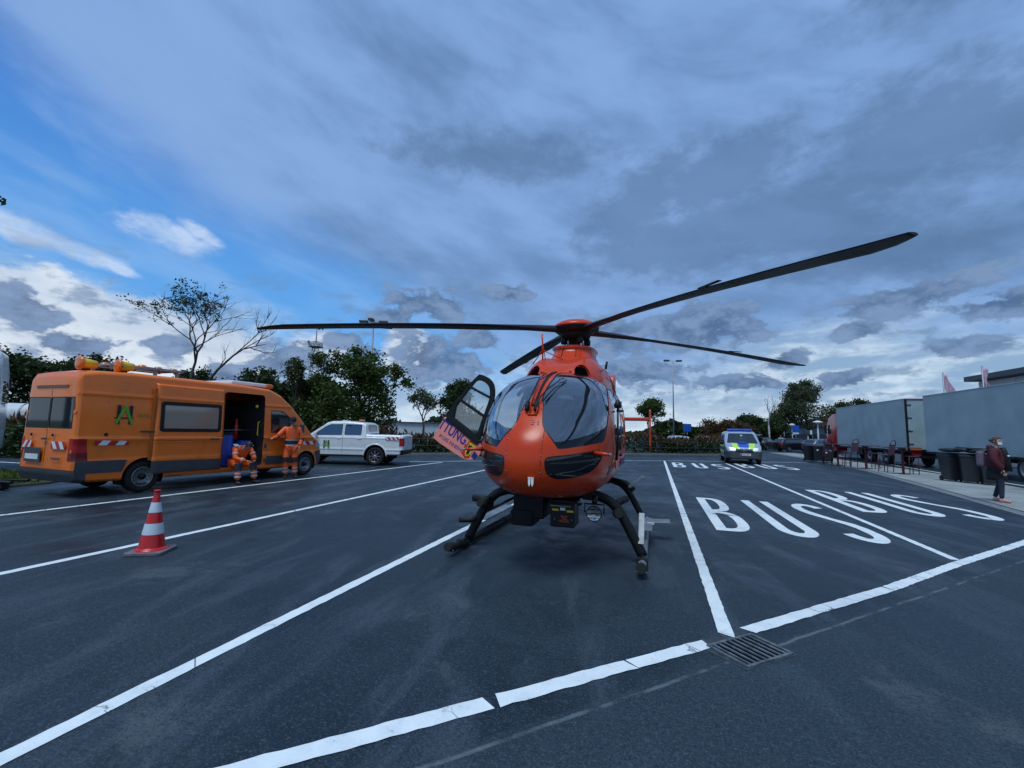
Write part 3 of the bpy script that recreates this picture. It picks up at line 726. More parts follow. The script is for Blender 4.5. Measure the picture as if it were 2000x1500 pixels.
    def onside(y, z, off=0.004, sx=1):
        # find x on the surface for given y, z
        s_ = y-HY0; q = math.sqrt(s_); w, t, bo, cc_ = (float(pchip(_hq, k, np.array(q))) for k in (_hw, _ht, _hb, _hc))
        e = (1-.34*min(1, s_)) if z >= cc_ else (1-.22*min(1, s_)); h = (t-cc_) if z >= cc_ else (cc_-bo)
        si = min(.999, (abs(z-cc_)/h))**(1/e); co = math.sqrt(1-si*si)
        return Vector((HX+sx*(w*co**e+off), y, z))
    def decal(name, poly, mat, off=0.004, sx=1, thick=0.003):
        pts = [onside(y, z, off, sx) for y, z in poly]; n = len(pts); cen = sum(pts, Vector())/n
        mb = MB().add([tuple(p) for p in pts]+[tuple(cen)], [(i, (i+1) % n, n) for i in range(n)])
        o = mb.build(name, mat, hel, org=HORG); return o
    decal('crest', [(5.70, 1.27), (5.82, 1.27), (5.82, 1.12), (5.76, 1.05), (5.70, 1.12)], M_YELLOW, .010)
    decal('crest_eagle', [(5.72, 1.24), (5.755, 1.2), (5.80, 1.25), (5.79, 1.15), (5.765, 1.09), (5.73, 1.15)], M_BLACK, .013)
    decal('emblem_blue', [(5.58, 1.19), (5.67, 1.19), (5.67, 1.08), (5.58, 1.08)], M_BLUEP, .010)
    for y in (6.05, 6.9):
        MB().box(onside(y, 1.18, .012), (.02, .05, .09)).build('hinge', M_RED, hel, bevel=.004, org=HORG)
    MB().box(onside(6.75, 1.28, .015), (.03, .14, .035)).build('door_handle', M_BLACK, hel, bevel=.006, org=HORG)
    # text running along the left flank (read towards the tail)
    t0 = onside(7.4, 1.14, .012); text_mesh('lettering', 'LUFTRETTUNG', 0.17, M_INDIGO, hel, frame(t0-Vector(HORG), (0, 1, 0), (0.12, 0, 1)), .001, 1.0)
    # mirror on the left door post: vertical arm with two black heads
    mp = onside(5.95, 1.35, .02)
    mm = MB(); mm.tube([mp+Vector((0, -.02, -.1)), mp+Vector((.02, -.06, .15)), mp+Vector((.02, -.05, .62))], [.018, .014, .012], 8); mm.build('handrail', M_BLACK, hel, org=HORG)
    MB().lathe([(.001, 0), (.045, .01), (.05, .05), (.02, .11), (.001, .12)], mp+Vector((.02, -.05, .56)), n=12).build('cutter_head', M_BLACK, hel, org=HORG)
    MB().tube([mp+Vector((.02, -.05, .62)), mp+Vector((.06, .0, .65)), mp+Vector((.05, .05, .60))], .008, 6).build('hook', M_ALU, hel, org=HORG)
    lp = MB(); pp = [onside(6.2, 2.30, .01), onside(6.2, 2.30, .10)+Vector((0, -.02, .06)), onside(6.3, 2.22, .12)+Vector((0, 0, .03)), onside(6.35, 2.1, .03)]; lp.tube(pp, .008, 6); lp.build('lifting_eye', M_ORANGE, hel, org=HORG)
    MB().box(onside(6.35, 1.9, .06)+Vector((0, 0, 0)), (.10, .02, .03)).build('step_light', M_BLACK, hel, bevel=.005, org=HORG)
    # ---------------- engine deck
    cy = np.array([6.10, 6.18, 6.38, 6.7, 7.1, 7.7, 8.6, 9.6, 10.6]); cw = [0.30, .42, .55, .63, .655, .66, .64, .52, .26]; ct = [2.42, 2.50, 2.60, 2.70, 2.76, 2.80, 2.78, 2.62, 2.40]
    ys = np.linspace(6.1, 10.6, 70); us = np.linspace(0, math.pi, 61)
    Yg, Ug = np.meshgrid(ys, us, indexing='ij'); Wg = pchip(cy, cw, Yg); Tg = pchip(cy, ct, Yg); Bs = 2.10+0*Yg
    Xg = HX+Wg*np.sign(np.cos(Ug))*np.abs(np.cos(Ug))**0.62; Zg = Bs+(Tg-Bs)*np.abs(np.sin(Ug))**0.7
    humps = 0.055*np.exp(-((np.abs(Xg-HX)-0.34)/0.13)**2)*np.exp(-((Yg-6.75)/0.55)**2)*1.0
    Zg = Zg+humps
    cs = Shell.grid(np.stack([Xg, Yg, Zg], -1)); A, Tt = cs.A, cs.T
    if (A[:, 5]).mean() < 0: cs.A[:, 3:6] *= -1
    fn = np.cross(A[Tt[:, 1], :3]-A[Tt[:, 0], :3], A[Tt[:, 2], :3]-A[Tt[:, 0], :3])
    if ((fn*cs.A[Tt[:, 0], 3:6]).sum(1)).mean() < 0: cs.T = cs.T[:, ::-1]
    for sx in (-1, 1):
        g = cs.cut(F('xy', [(HX+sx*.24, 6.10), (HX+sx*.27, 6.27), (HX+sx*.38, 6.34), (HX+sx*.50, 6.27), (HX+sx*.52, 6.10)], smooth=2)); g.obj('air_intake', M_VOID, hel, -0.035, org=HORG)
        t = [(HX+sx*.20, 6.13), (HX+sx*.24, 6.31), (HX+sx*.38, 6.39), (HX+sx*.51, 6.31), (HX+sx*.55, 6.13)]
        t = [Vector((x, y, 2.10+(float(pchip(cy, ct, np.array(y)))-2.10)*math.sqrt(max(.0, 1-((x-HX)/float(pchip(cy, cw, np.array(y))))**2))**.7+.01)) for x, y in t]
        MB().tube(t, .028, 8).build('intake_lip', M_ORANGE, hel, org=HORG)
    J = cs.cut(FL('xy', [(HX-.7, 7.15), (HX+.7, 7.15)], .008)); J.obj('panel_joint', M_BLACK, hel, .001, org=HORG)['kind'] = 'stuff'
    J = cs.cut(lambda A: np.minimum(.005-np.abs(np.abs(A[:, 0]-HX)-.56), A[:, 1]-6.6)); J.obj('panel_joint', M_BLACK, hel, .001, org=HORG)['kind'] = 'stuff'
    g = cs.cut(F('yz', rrect(7.5, 2.3, 8.5, 2.55, .06), smooth=0)); g.obj('cooling_grille', M_BLACKM, hel, 0.0, org=HORG)['kind'] = 'stuff'
    cs.obj('engine_cowling', M_ORANGE, hel, 0.0, org=HORG)
    # mast fairing (collar) with flared lip
    HB = Vector((-1.33, 7.74, 0))
    def ring(rx, ry, z, cy_=0.0, n=40, sq=0.8):
        return [(HB.x+rx*math.copysign(abs(math.cos(t))**sq, math.cos(t)), HB.y+cy_+ry*math.copysign(abs(math.sin(t))**sq, math.sin(t)), z) for t in [2*math.pi*k/n for k in range(n)]]
    rg = [ring(.56, 1.02, 2.62, -.05), ring(.46, .86, 2.72, -.05), ring(.39, .72, 2.80, -.03), ring(.35, .64, 2.90, -.02), ring(.34, .60, 2.97), ring(.375, .66, 3.005), ring(.36, .64, 3.01), ring(.2, .3, 3.0)]
    mb = MB(); n = 40
    mb.add([p for r in rg for p in r], [(i*n+k, i*n+(k+1) % n, (i+1)*n+(k+1) % n, (i+1)*n+k) for i in range(len(rg)-1) for k in range(n)], True)
    mb.build('mast_fairing', M_ORANGE, hel, org=HORG)
    st = MB()
    for ang in (-2.2, -1.85, -1.25, -.9):
        for (z0, z1, f0, f1) in ((2.74, 2.96, 0.0, 1.0),):
            a0 = ang; pA = (HB.x+.415*math.cos(a0), HB.y+.77*math.sin(a0)-.04, 2.76); pB = (HB.x+.345*math.cos(a0), HB.y+.615*math.sin(a0)-.01, 2.965); st.tube([pA, pB], .006, 5)
    st.build('panel_joint', M_BLACK, hel, org=HORG)['kind'] = 'stuff'
    # upper cable cutter and thin aerials in front of the collar
    cu = MB(); b0 = Vector((HX-.30, 6.55, 2.66)); cu.tube([b0, b0+Vector((.0, -.05, .42))], .012, 6); cu.tube([b0+Vector((.04, .02, 0)), b0+Vector((-.02, -.05, .40))], .007, 5)
    cu.tube([b0+Vector((-.18, .1, -.02)), b0+Vector((0, -.02, .17)), b0+Vector((.30, .08, .03))], .009, 5); cu.build('wire_cutter', M_ORANGE, hel, org=HORG)
    MB().tube([Vector((HX+.60, 7.0, 2.58)), Vector((HX+.62, 7.0, 2.70))], .018, 8).build('beacon', M_BLACK, hel, org=HORG)
    # ---------------- rotor
    hub = MB(); hub.lathe([(.085, 2.95), (.085, 3.2), (.12, 3.22), (.24, 3.24), (.27, 3.30), (.27, 3.36), (.20, 3.40)], HB, n=28); hub.build('rotor_hub', M_BLACKM, hel, org=HORG)
    lk = MB()
    for k in range(8):
        a_ = k*math.pi/4+.2; r1 = .17; lk.tube([(HB.x+r1*math.cos(a_), HB.y+r1*math.sin(a_), 2.97), (HB.x+(r1+.03)*math.cos(a_+.12), HB.y+(r1+.03)*math.sin(a_+.12), 3.25)], .013, 6)
    for k in range(4):
        a_ = k*math.pi/2+.5; lk.lathe([(.001, 3.12), (.05, 3.13), (.055, 3.2), (.03, 3.26)], (HB.x+.22*math.cos(a_), HB.y+.22*math.sin(a_), 0), n=12)
    lk.build('pitch_links', M_BLACK, hel, org=HORG)['kind'] = 'stuff'
    n = 48; prof = [(.001, 3.565), (.10, 3.562), (.20, 3.545), (.30, 3.51), (.37, 3.465), (.405, 3.42)]
    mb = MB(); mb.lathe([(r, z) for r, z in prof], HB, n=n); o = mb.build('hub_cap', M_ORANGE, hel, org=HORG); md = o.modifiers.new('s', 'SOLIDIFY'); md.thickness = .012
    MB().lathe([(.40, 3.425), (.405, 3.395), (.33, 3.34), (.24, 3.31)], HB, n=n).build('cap_skirt', M_BLACK, hel, org=HORG)
    def blade(az, droop, bend):
        d = Vector((math.cos(az), math.sin(az), 0)); e = Vector((-math.sin(az), math.cos(az), 0))
        mb = MB(); rings = []
        for r in [.10, .22, .36, .52, .70, .9, 1.1, 1.3, 1.6, 2.0, 2.4, 2.8, 3.2, 3.6, 4.0, 4.4, 4.7, 4.9, 5.0, 5.06, 5.1]:
            z = 3.375+bend*r-droop*(r/5.1)**1.6
            if r < .9: ch, th = .16+.03*r, .15-.06*r
            else: k = min(1, (r-.9)/.7); ch = .187+(.29-.187)*k; th = .096+(.034-.096)*k
            if r > 4.0: th *= 1-.3*(r-4)/1.1
            sw = 0.0
            if r > 4.7: k = (r-4.7)/.4; ch *= 1-.62*k**1.6; sw = -.10*k**1.6
            tw = math.radians(9-1.6*r) if r > .6 else math.radians(8)
            c0 = HB+d*r+Vector((0, 0, z))+e*sw
            ring_ = []
            for (u, v) in ((.5, 0), (.46, .33), (.36, .48), (.15, .5), (-.15, .36), (-.38, .14), (-.5, .0), (-.38, -.10), (-.1, -.3), (.2, -.42), (.38, -.38), (.47, -.22)):
                x_, z_ = u*ch, v*th
                ring_.append(c0+e*(x_*math.cos(tw)-z_*math.sin(tw))+Vector((0, 0, x_*math.sin(tw)+z_*math.cos(tw))))
            rings.append(ring_)
        n_ = 12
        mb.add([tuple(p) for r_ in rings for p in r_], [(i*n_+k, i*n_+(k+1) % n_, (i+1)*n_+(k+1) % n_, (i+1)*n_+k) for i in range(len(rings)-1) for k in range(n_)], True)
        mb.f.append(tuple(range(n_))[::-1]); mb.sm.append(False); kk = (len(rings)-1)*n_; mb.f.append(tuple(kk+i for i in range(n_))); mb.sm.append(False)
        o = mb.build('rotor_blade', M_BLADE, hel, org=HORG)
        tab = MB(); r = 3.3; z = 3.375+bend*r-droop*(r/5.1)**1.6
        c0 = HB+d*r+Vector((0, 0, z))-e*.16; tab.box(c0, (.30, .05, .006), Matrix.Rotation(az, 3, 'Z')); tab.build('trim_tab', M_BLADE, o, org=HORG)
    for az_, dr_ in ((-52.3, .36), (-147.5, .35), (124.2, .17), (34.0, .30)): blade(math.radians(az_), dr_, 0.0)
    # ---------------- tail
    bx = MB(); rr = []
    for y, rx, rz_, z in ((9.6, .42, .42, 2.02), (10.4, .27, .30, 2.0), (11.4, .20, .23, 1.98), (13.2, .16, .19, 1.97), (14.0, .14, .19, 1.97)):
        rr.append([(HX+rx*math.cos(t), y, z+rz_*math.sin(t)) for t in [2*math.pi*k/20 for k in range(20)]])
    bx.add([p for r in rr for p in r], [(i*20+k, (i+1)*20+k, (i+1)*20+(k+1) % 20, i*20+(k+1) % 20) for i in range(len(rr)-1) for k in range(20)], True)
    bx.build('tail_boom', M_ORANGE, hel, org=HORG)
    fin = [(13.5, 1.75), (13.45, 2.15), (13.95, 2.3), (14.4, 3.35), (14.85, 3.5), (15.05, 3.45), (14.8, 2.4), (14.78, 1.6), (14.55, 1.25), (14.1, 1.2), (13.7, 1.4)]
    MB().prism([(y, z) for y, z in fin], HX-.10, HX+.10, 'x').build('tail_fin', M_ORANGE, hel, bevel=.04, org=HORG)
    MB().lathe([(.46, -.115), (.50, -.12), (.50, .12), (.46, .115)], (HX, 14.15, 1.80), axis='x', n=36).build('fan_shroud', M_BLACKM, hel, org=HORG)
    MB().box((HX, 13.2, 2.0), (2.36, .38, .09)).build('stabiliser', M_ORANGE, hel, bevel=.02, org=HORG)
    for sx in (-1, 1):
        MB().prism([(12.95, 1.28), (12.95, 1.9), (13.05, 2.24), (13.35, 2.28), (13.5, 2.0), (13.5, 1.5), (13.3, 1.12), (13.1, 1.12)], HX+sx*1.19-.022, HX+sx*1.19+.022, 'x').build('end_plate', M_ORANGE, hel, bevel=.01, org=HORG)
    # ---------------- landing gear
    XL, XR = HX-1.17, HX+1.17
    for X0, sx in ((XL, -1), (XR, 1)):
        tb = MB(); tb.tube([(X0, 5.30, .12), (X0, 5.42, .08), (X0, 5.8, .065), (X0, 7.4, .06), (X0, 8.6, .06)], .052, 14)
        tb.build('skid_tube', M_BLACKM if sx < 0 else M_ALU, hel, org=HORG)
        MB().tube([(X0, 5.25, .125), (X0, 5.33, .11), (X0, 5.44, .078)], [.052, .062, .058], 14).build('skid_toe', M_RUBBER, hel, org=HORG)
        MB().tube([(X0, 5.62, .075), (X0, 5.82, .066)], .064, 12).build('clamp', M_BLACK, hel, org=HORG)
        MB().tube([(X0-.06, 5.32, .07), (X0+.06, 5.32, .07)], .010, 6).build('toe_bolt', M_STEEL, hel, org=HORG)
        # steps
        pl = MB().box((X0+sx*.02, 7.15, .25), (.17, 1.35, .022) if sx < 0 else (.17, .95, .022)); pl.build('step_board', M_ALU, hel, bevel=.006, org=HORG)
    for yc in (5.92, 7.95):
        arch = [(XL, .09), (XL+.13, .34), (XL+.27, .60), (XL+.40, .735), (XL+.60, .80), (HX-.3, .80), (HX+.3, .80), (XR-.60, .80), (XR-.40, .735), (XR-.27, .60), (XR-.13, .34), (XR, .09)]
        pts = []
        for i in range(len(arch)-1):
            for k in range(4):
                t = k/4; pts.append((arch[i][0]*(1-t)+arch[i+1][0]*t, yc, arch[i][1]*(1-t)+arch[i+1][1]*t))
        pts.append((arch[-1][0], yc, arch[-1][1]))
        for _ in range(2): pts = [pts[0]]+[tuple((pts[i-1][j]+2*pts[i][j]+pts[i+1][j])/4 for j in range(3)) for i in range(1, len(pts)-1)]+[pts[-1]]
        MB().tube(pts, .062 if yc < 7 else .052, 14).build('cross_tube', M_BLACKM, hel, org=HORG)
        for sx in (-1, 1):
            MB().box((HX+sx*.50, yc, .79), (.16, .14, .12)).build('tube_fitting', M_BLACKM, hel, bevel=.02, org=HORG)
    # boarding steps and stubs on the front legs
    for sx in (-1, 1):
        cxx = HX+sx*.86
        MB().tube([(cxx, 5.92, .585), (cxx+sx*.02, 5.78, .60), (cxx+sx*.04, 5.62, .63)], [.062, .058, .05], 12).build('step_stub', M_RUBBER, hel, org=HORG)
        MB().tube([(HX+sx*.80, 5.75, .66), (cxx+sx*.20, 5.80, .66)] if sx < 0 else [(cxx-.02, 5.95, .70), (cxx+.10, 6.15, .74)], .045, 12).build('step_bar', M_BLACKM, hel, org=HORG)
        MB().tube([(HX+sx*.98, 5.93, .40), (HX+sx*1.10, 5.82, .36), (HX+sx*1.24, 5.74, .36)] if sx < 0 else [(HX+1.06, 5.95, .27), (HX+1.12, 6.05, .25)], [.03, .035, .03], 10).build('foot_peg', M_BLACKM, hel, org=HORG)
    # tilted footboards with grip tape on the left side
    MB().box((HX+1.15, 6.05, .40), (.075, .5, .016), Matrix.Rotation(math.radians(38), 3, 'X')).build('footboard', M_ALU, hel, bevel=.006, org=HORG)
    fb = MB().box((HX+1.36, 7.35, .27), (.34, .28, .02), Matrix.Rotation(math.radians(-4), 3, 'Y')); fb.build('footboard', M_ALU, hel, bevel=.006, org=HORG)
    MB().box((HX+1.25, 7.19, .255), (.10, .012, .03)).build('data_plate', M_WHITE, hel, org=HORG)
    fb = MB().box((HX+1.02, 7.75, .80), (.30, .10, .05), Matrix.Rotation(math.radians(-38), 3, 'Y')); fb.build('cabin_step', M_ALU, hel, bevel=.008, org=HORG)
    MB().tube([(HX+.62, 7.9, .80), (HX+.85, 7.85, .76), (HX+.98, 7.80, .66)], .045, 10).build('step_arm', M_BLACKM, hel, org=HORG)
    MB().tube([(HX+.40, 5.98, .66), (HX+.12, 6.1, .56)], .018, 8).build('brace', M_BLACK, hel, org=HORG)
    MB().tube([(HX-.95, 6.0, .46), (HX-.50, 6.4, .70)], .020, 8).build('brace', M_BLACK, hel, org=HORG)
    # ---------------- belly equipment
    # winch/speaker pack, far side
    wb = MB(); wb.box((HX-.28, 6.05, .60), (.42, .5, .30)); wb.box((HX-.36, 5.98, .45), (.30, .4, .20)); wb.box((HX+.0, 6.1, .69), (.26, .2, .10)); wb.build('searchlight_housing', M_BLACKM, hel, bevel=.02, org=HORG)
    # equipment box with labels
    eb = Vector((HX+.20, 5.86, .545))
    o = MB().box(eb, (.31, .34, .30)).build('equipment_box', M_BLACK, hel, bevel=.012, org=HORG)
    MB().box(eb+Vector((-.02, -.178, .115)), (.26, .018, .012)).build('box_handle', M_ALU, o, org=HORG)
    MB().box(eb+Vector((0, .0, .165)), (.36, .30, .03)).build('mount_plate', M_BLACKM, o, org=HORG)
    for dx in (-.09, .10): MB().box(eb+Vector((dx, -.173, .065 if dx < 0 else .055)), (.085, .004, .024)).build('warning_label', M_YELLOW, o, org=HORG)
    MB().box(eb+Vector((.005, -.173, .078)), (.065, .004, .034)).build('type_label', M_WHITE, o, org=HORG)
    hz = MB()
    for (x_, z_, w_, h_, r_) in ((0, -.035, .10, .03, .7), (0, -.035, .10, .03, -.7), (-.045, -.07, .035, .022, .1), (.045, -.07, .035, .022, -.1), (0, -.075, .05, .02, 0)):
        hz.box(eb+Vector((.025+x_, -.172-.0012*len(hz.f)/6, z_)), (w_, .003, h_), Matrix.Rotation(r_, 3, 'Y'))
    hz.build('red_marking', pbr('faded_red', (0.30, 0.035, 0.02), .5, var=.4, vscale=30), o, org=HORG)
    for dx in (-.10, .12): MB().ball(eb+Vector((dx, -.170, -.05)), .008, 5).build('bolt_head', M_STEEL, o, org=HORG)
    # landing light in a yoke
    lc = Vector((HX+.60, 5.70, .60))
    o = MB().lathe([(.001, .075), (.05, .07), (.085, .03), (.095, -.01), (.095, -.045), (.086, -.05)], lc, axis='y', n=28).build('landing_light', M_BLACK, hel, org=HORG)
    MB().lathe([(.001, -.030), (.05, -.033), (.086, -.042)], lc, axis='y', n=28).build('lens', pbr('lamp_reflector', (.35, .37, .38), .12, .9, var=.5, vscale=25), o, org=HORG)
    gd = MB()
    for dz in (-.05, 0, .05):
        hw_ = math.sqrt(.088**2-dz*dz); gd.tube([lc+Vector((-hw_, -.052, dz)), lc+Vector((hw_, -.052, dz))], .0035, 5)
    gd.build('lamp_guard', M_BLACK, o, org=HORG)
    yk = MB(); yk.tube([lc+Vector((-.115, 0, 0)), lc+Vector((-.12, 0, .11)), lc+Vector((.12, 0, .11)), lc+Vector((.115, 0, 0))], .011, 6); yk.tube([lc+Vector((0, .02, .11)), lc+Vector((0, .06, .2))], .035, 8); yk.build('lamp_yoke', M_BLACK, o, org=HORG)
    # ---------------- interior seen through the glazing
    it = MB(); it.box((HX, 6.7, 1.02), (1.3, 2.4, .06)); it.box((HX, 7.7, 1.6), (1.45, .05, 1.2)); it.build('cabin_floor', M_DARKIN, hel, org=HORG)
    MB().box((HX+.0, 5.35, 1.42), (.62, .30, .30)).build('instrument_panel', M_BLACKM, hel, bevel=.04, org=HORG)
    for sx in (-1, 1):
        sb = MB(); sb.box((HX+sx*.38, 6.35, 1.22), (.46, .48, .14)); sb.box((HX+sx*.38, 6.62, 1.58), (.44, .12, .66), Matrix.Rotation(-.15, 3, 'X')); sb.box((HX+sx*.38, 6.66, 1.98), (.26, .10, .16)); sb.build('pilot_seat', M_DARKIN, hel, bevel=.04, org=HORG)
    MB().box((HX+.62, 5.62, 1.47), (.10, .06, .12), Matrix.Rotation(.4, 3, 'Z')).build('vent_scoop', M_WHITE, hel, bevel=.015, org=HORG)
    MB().box((HX+.21, 5.75, 2.05), (.20, .01, .05), Matrix.Rotation(.1, 3, 'Y')).build('standby_card', M_WHITE, hel, org=HORG)
    return hel
HEL = build_helicopter()
# open front door, swung out on its slanted hinge (a child of the helicopter)
def build_open_door(hel):
    Yd = 5.95
    org = Vector((-2.30, Yd, 1.30))
    outer = [(-2.955, 1.80), (-2.445, 2.40), (-2.36, 2.385), (-2.24, 2.325), (-2.175, 2.22), (-2.170, 2.05), (-2.24, 1.86), (-2.34, 1.60), (-2.375, 1.42), (-2.62, 1.585), (-2.87, 1.755)]
    inner = [(-2.855, 1.808), (-2.475, 2.30), (-2.40, 2.31), (-2.30, 2.262), (-2.25, 2.19), (-2.245, 2.06), (-2.31, 1.87), (-2.40, 1.62), (-2.425, 1.52), (-2.60, 1.635)]
    o_ = resample(outer, smooth=1); i_ = resample(inner, smooth=1)
    # resample both loops by angle from a centre so they bridge cleanly
    cx, cz = -2.50, 1.93
    def ray_hit(poly, a):
        best = None; dx, dz = math.cos(a), math.sin(a); n = len(poly)
        for k in range(n):
            x1, z1 = poly[k]; x2, z2 = poly[(k+1) % n]; ex, ez = x2-x1, z2-z1; den = dx*ez-dz*ex
            if abs(den) < 1e-9: continue
            t = ((x1-cx)*ez-(z1-cz)*ex)/den; u = ((x1-cx)*dz-(z1-cz)*dx)/den
            if t > 0 and -1e-6 <= u <= 1+1e-6 and (best is None or t > best): best = t
        return (cx+dx*best, cz+dz*best)
    N = 72; oo = [ray_hit(o_, 2*math.pi*k/N) for k in range(N)]; ii = [ray_hit(i_, 2*math.pi*k/N) for k in range(N)]
    mb = MB(); vs = []
    for (lp, y) in ((oo, Yd-.022), (ii, Yd-.022), (ii, Yd+.022), (oo, Yd+.022)): vs += [(x, y, z) for x, z in lp]
    fs = []
    for r in range(4):
        r2 = (r+1) % 4
        for k in range(N): fs.append((r*N+k, r*N+(k+1) % N, r2*N+(k+1) % N, r2*N+k))
    mb.add(vs, fs); door = mb.build('front_door', M_BLACKM, hel, bevel=.008, org=HORG)
    bx = lambda n, m, p, lo, hi, bev=0.0: MB().prism(p, Yd+lo, Yd+hi, 'y').build(n, m, door, bevel=bev, org=HORG)
    bx('door_pane', M_CLEAR, ii, -.003, .003)
    def bar(n, a, b, w, m=M_BLACKM, y0=-.030, y1=.03):
        d = Vector((b[0]-a[0], b[1]-a[1])).normalized()*w/2; nx, nz = -d.y, d.x
        bx(n, m, [(a[0]+nx, a[1]+nz), (b[0]+nx, b[1]+nz), (b[0]-nx, b[1]-nz), (a[0]-nx, a[1]-nz)], y0, y1, .004)
    bar('glazing_bar', (-2.585, 2.225), (-2.255, 2.06), .032); bar('glazing_bar', (-2.72, 2.03), (-2.33, 1.79), .036)
    bar('door_sill', (-2.905, 1.765), (-2.39, 1.405), .075, M_BLACKM, -.034, .034)
    bar('window_latch', (-2.56, 2.13), (-2.60, 1.93), .035, M_BLACK, .03, .05)
    bar('strap', (-2.36, 1.94), (-2.43, 1.86), .012, M_ALU, .03, .04)
    skin = resample([(-2.94, 1.775), (-2.88, 1.752), (-2.645, 1.585), (-2.375, 1.405), (-2.345, 1.355), (-2.365, 1.235), (-2.45, 1.175), (-2.56, 1.155), (-2.66, 1.19), (-3.13, 1.452), (-3.10, 1.50), (-2.955, 1.76)], smooth=1)
    sk = bx('door_skin', M_DAYGLO, skin, -.020, .015, .006)
    dd = Vector((0.861, 0, -0.508)); up = Vector((0.508, 0, 0.861))
    H0 = Vector(HORG)
    def tx(t, c, size, sx, mat=M_INDIGO, y=-.0215, off=0.0, align='CENTER'):
        o = text_mesh('lettering', t, size, mat, sk, frame(Vector((c[0], Yd+y, c[1]))-H0, dd, up), .0008, sx, off=off, align=align); return o
    tx('TTUNG.', (-2.786, 1.545), .215, .68, off=.005)
    tx('M DES INNERN', (-2.835, 1.395), .078, .80)
    # orange patch with the crest and the small flag
    def lp(u, v): p = Vector((-2.53, 0, 1.30))+dd*u+up*v; return (p.x, p.z)
    MB().prism([lp(-.10, -.02), lp(-.06, .155), lp(.035, .150), lp(.05, -.10), lp(.00, -.135), lp(-.09, -.10)], Yd-.0225, Yd-.020, 'y').build('orange_patch', M_ORANGE, sk, org=HORG)
    cr = [lp(-.055, .10), lp(.045, .10), lp(.045, -.03), lp(.02, -.08), lp(-.005, -.10), lp(-.03, -.08), lp(-.055, -.03)]
    c = MB().prism(cr, Yd-.0255, Yd-.023, 'y').build('crest', M_YELLOW, sk, org=HORG)
    eg = [lp(-.005, .085), lp(.008, .06), lp(.032, .075), lp(.036, .02), lp(.012, .0), lp(.018, -.045), lp(-.005, -.08), lp(-.028, -.045), lp(-.022, .0), lp(-.046, .02), lp(-.042, .075), lp(-.018, .06)]
    MB().prism(eg, Yd-.0285, Yd-.026, 'y').build('crest_eagle', M_BLACK, sk, org=HORG)
    MB().prism([lp(.07, .035), lp(.145, .01), lp(.14, -.07), lp(.065, -.055)], Yd-.0255, Yd-.022, 'y').build('emblem_blue', M_BLUEP, sk, org=HORG)
    hg = MB(); hg.tube([(-2.36, Yd+.02, 1.45), (-2.22, Yd-.05, 1.40)], .014, 8); hg.tube([(-2.37, Yd, 1.24), (-2.16, Yd-.1, 1.14)], .012, 8); hg.build('door_hinge', M_BLACK, door, org=HORG)
    ml = MB(); ml.tube([(-2.93, Yd, 1.80), (-2.98, Yd, 1.83), (-2.99, Yd, 1.79), (-2.95, Yd, 1.74)], .008, 6); ml.build('door_catch', M_STEEL, door, org=HORG)
build_open_door(HEL)
# ------------------------------------------------------------------ vehicles
M_VANO = pbr('municipal_orange', (0.88, 0.180, 0.014), 0.30, var=0.05, vscale=2, coat=0.25, dirt=0.12, dirtc=(0.20, 0.09, 0.04))
M_CARW = pbr('white_car_paint', (0.74, 0.75, 0.76), 0.25, var=0.04, coat=0.5, dirt=0.08, dirtc=(0.4, 0.4, 0.4))
M_SILV = pbr('silver_paint', (0.42, 0.48, 0.58), 0.30, 0.35, var=0.05, coat=0.5)
M_CARD = pbr('dark_car_paint', (0.012, 0.014, 0.020), 0.22, var=0.1, coat=0.6)
M_CARB = pbr('blue_grey_car_paint', (0.10, 0.15, 0.22), 0.25, 0.3, var=0.08, coat=0.5)
M_CLAD = pbr('grey_cladding', (0.050, 0.055, 0.062), 0.6, var=0.15, bmp=0.15, dirt=0.15)
M_WINC = glass('car_window', (0.014, 0.019, 0.022), 0.12, 0.25, 0.03)
M_WINT = glass('tinted_window', (0.015, 0.018, 0.022), 0.20, 0.12, 0.03)
M_WINR = glass('rear_glass', (0.016, 0.024, 0.026), 0.05, 0.10, 0.05)
M_TAIL = pbr('tail_lamp', (0.45, 0.012, 0.012), 0.2, var=0.15, coat=0.5)
M_HEAD = pbr('head_lamp', (0.42, 0.45, 0.48), 0.25, 0.2, var=0.3, vscale=30)
M_AMBER = pbr('amber_lens', (0.72, 0.16, 0.005), 0.25, var=0.2, vscale=20, coat=0.5)
M_YHOUS = pbr('yellow_housing', (0.80, 0.48, 0.02), 0.4, var=0.1)
M_REFR = pbr('reflective_red', (0.50, 0.012, 0.015), 0.35, var=0.08); M_REFW = pbr('reflective_white', (0.72, 0.74, 0.75), 0.35, var=0.05)
M_GREEN = pbr('logo_green', (0.10, 0.42, 0.03), 0.4, var=0.06); M_LOGOB = pbr('logo_black', (0.012, 0.010, 0.025), 0.4, var=0.1)
M_NEON = pbr('neon_yellow', (0.50, 0.82, 0.05), 0.4, var=0.04); M_POLB = pbr('police_blue', (0.012, 0.08, 0.42), 0.35, var=0.06, coat=0.3)
M_BEACB = pbr('blue_beacon', (0.01, 0.08, 0.55), 0.2, var=0.2, coat=0.6)
M_TRUCKR = pbr('truck_red', (0.42, 0.015, 0.02), 0.28, vscale=0.8, var=0.06, coat=0.4, dirt=0.15)
M_TARP = pbr('trailer_tarpaulin', (0.30, 0.38, 0.41), 0.55, var=0.10, vscale=0.9, dirt=0.32, dirtc=(0.20, 0.22, 0.23), bmp=0.25, bscale=3)
M_PLATE = pbr('number_plate', (0.72, 0.73, 0.72), 0.4, var=0.05)
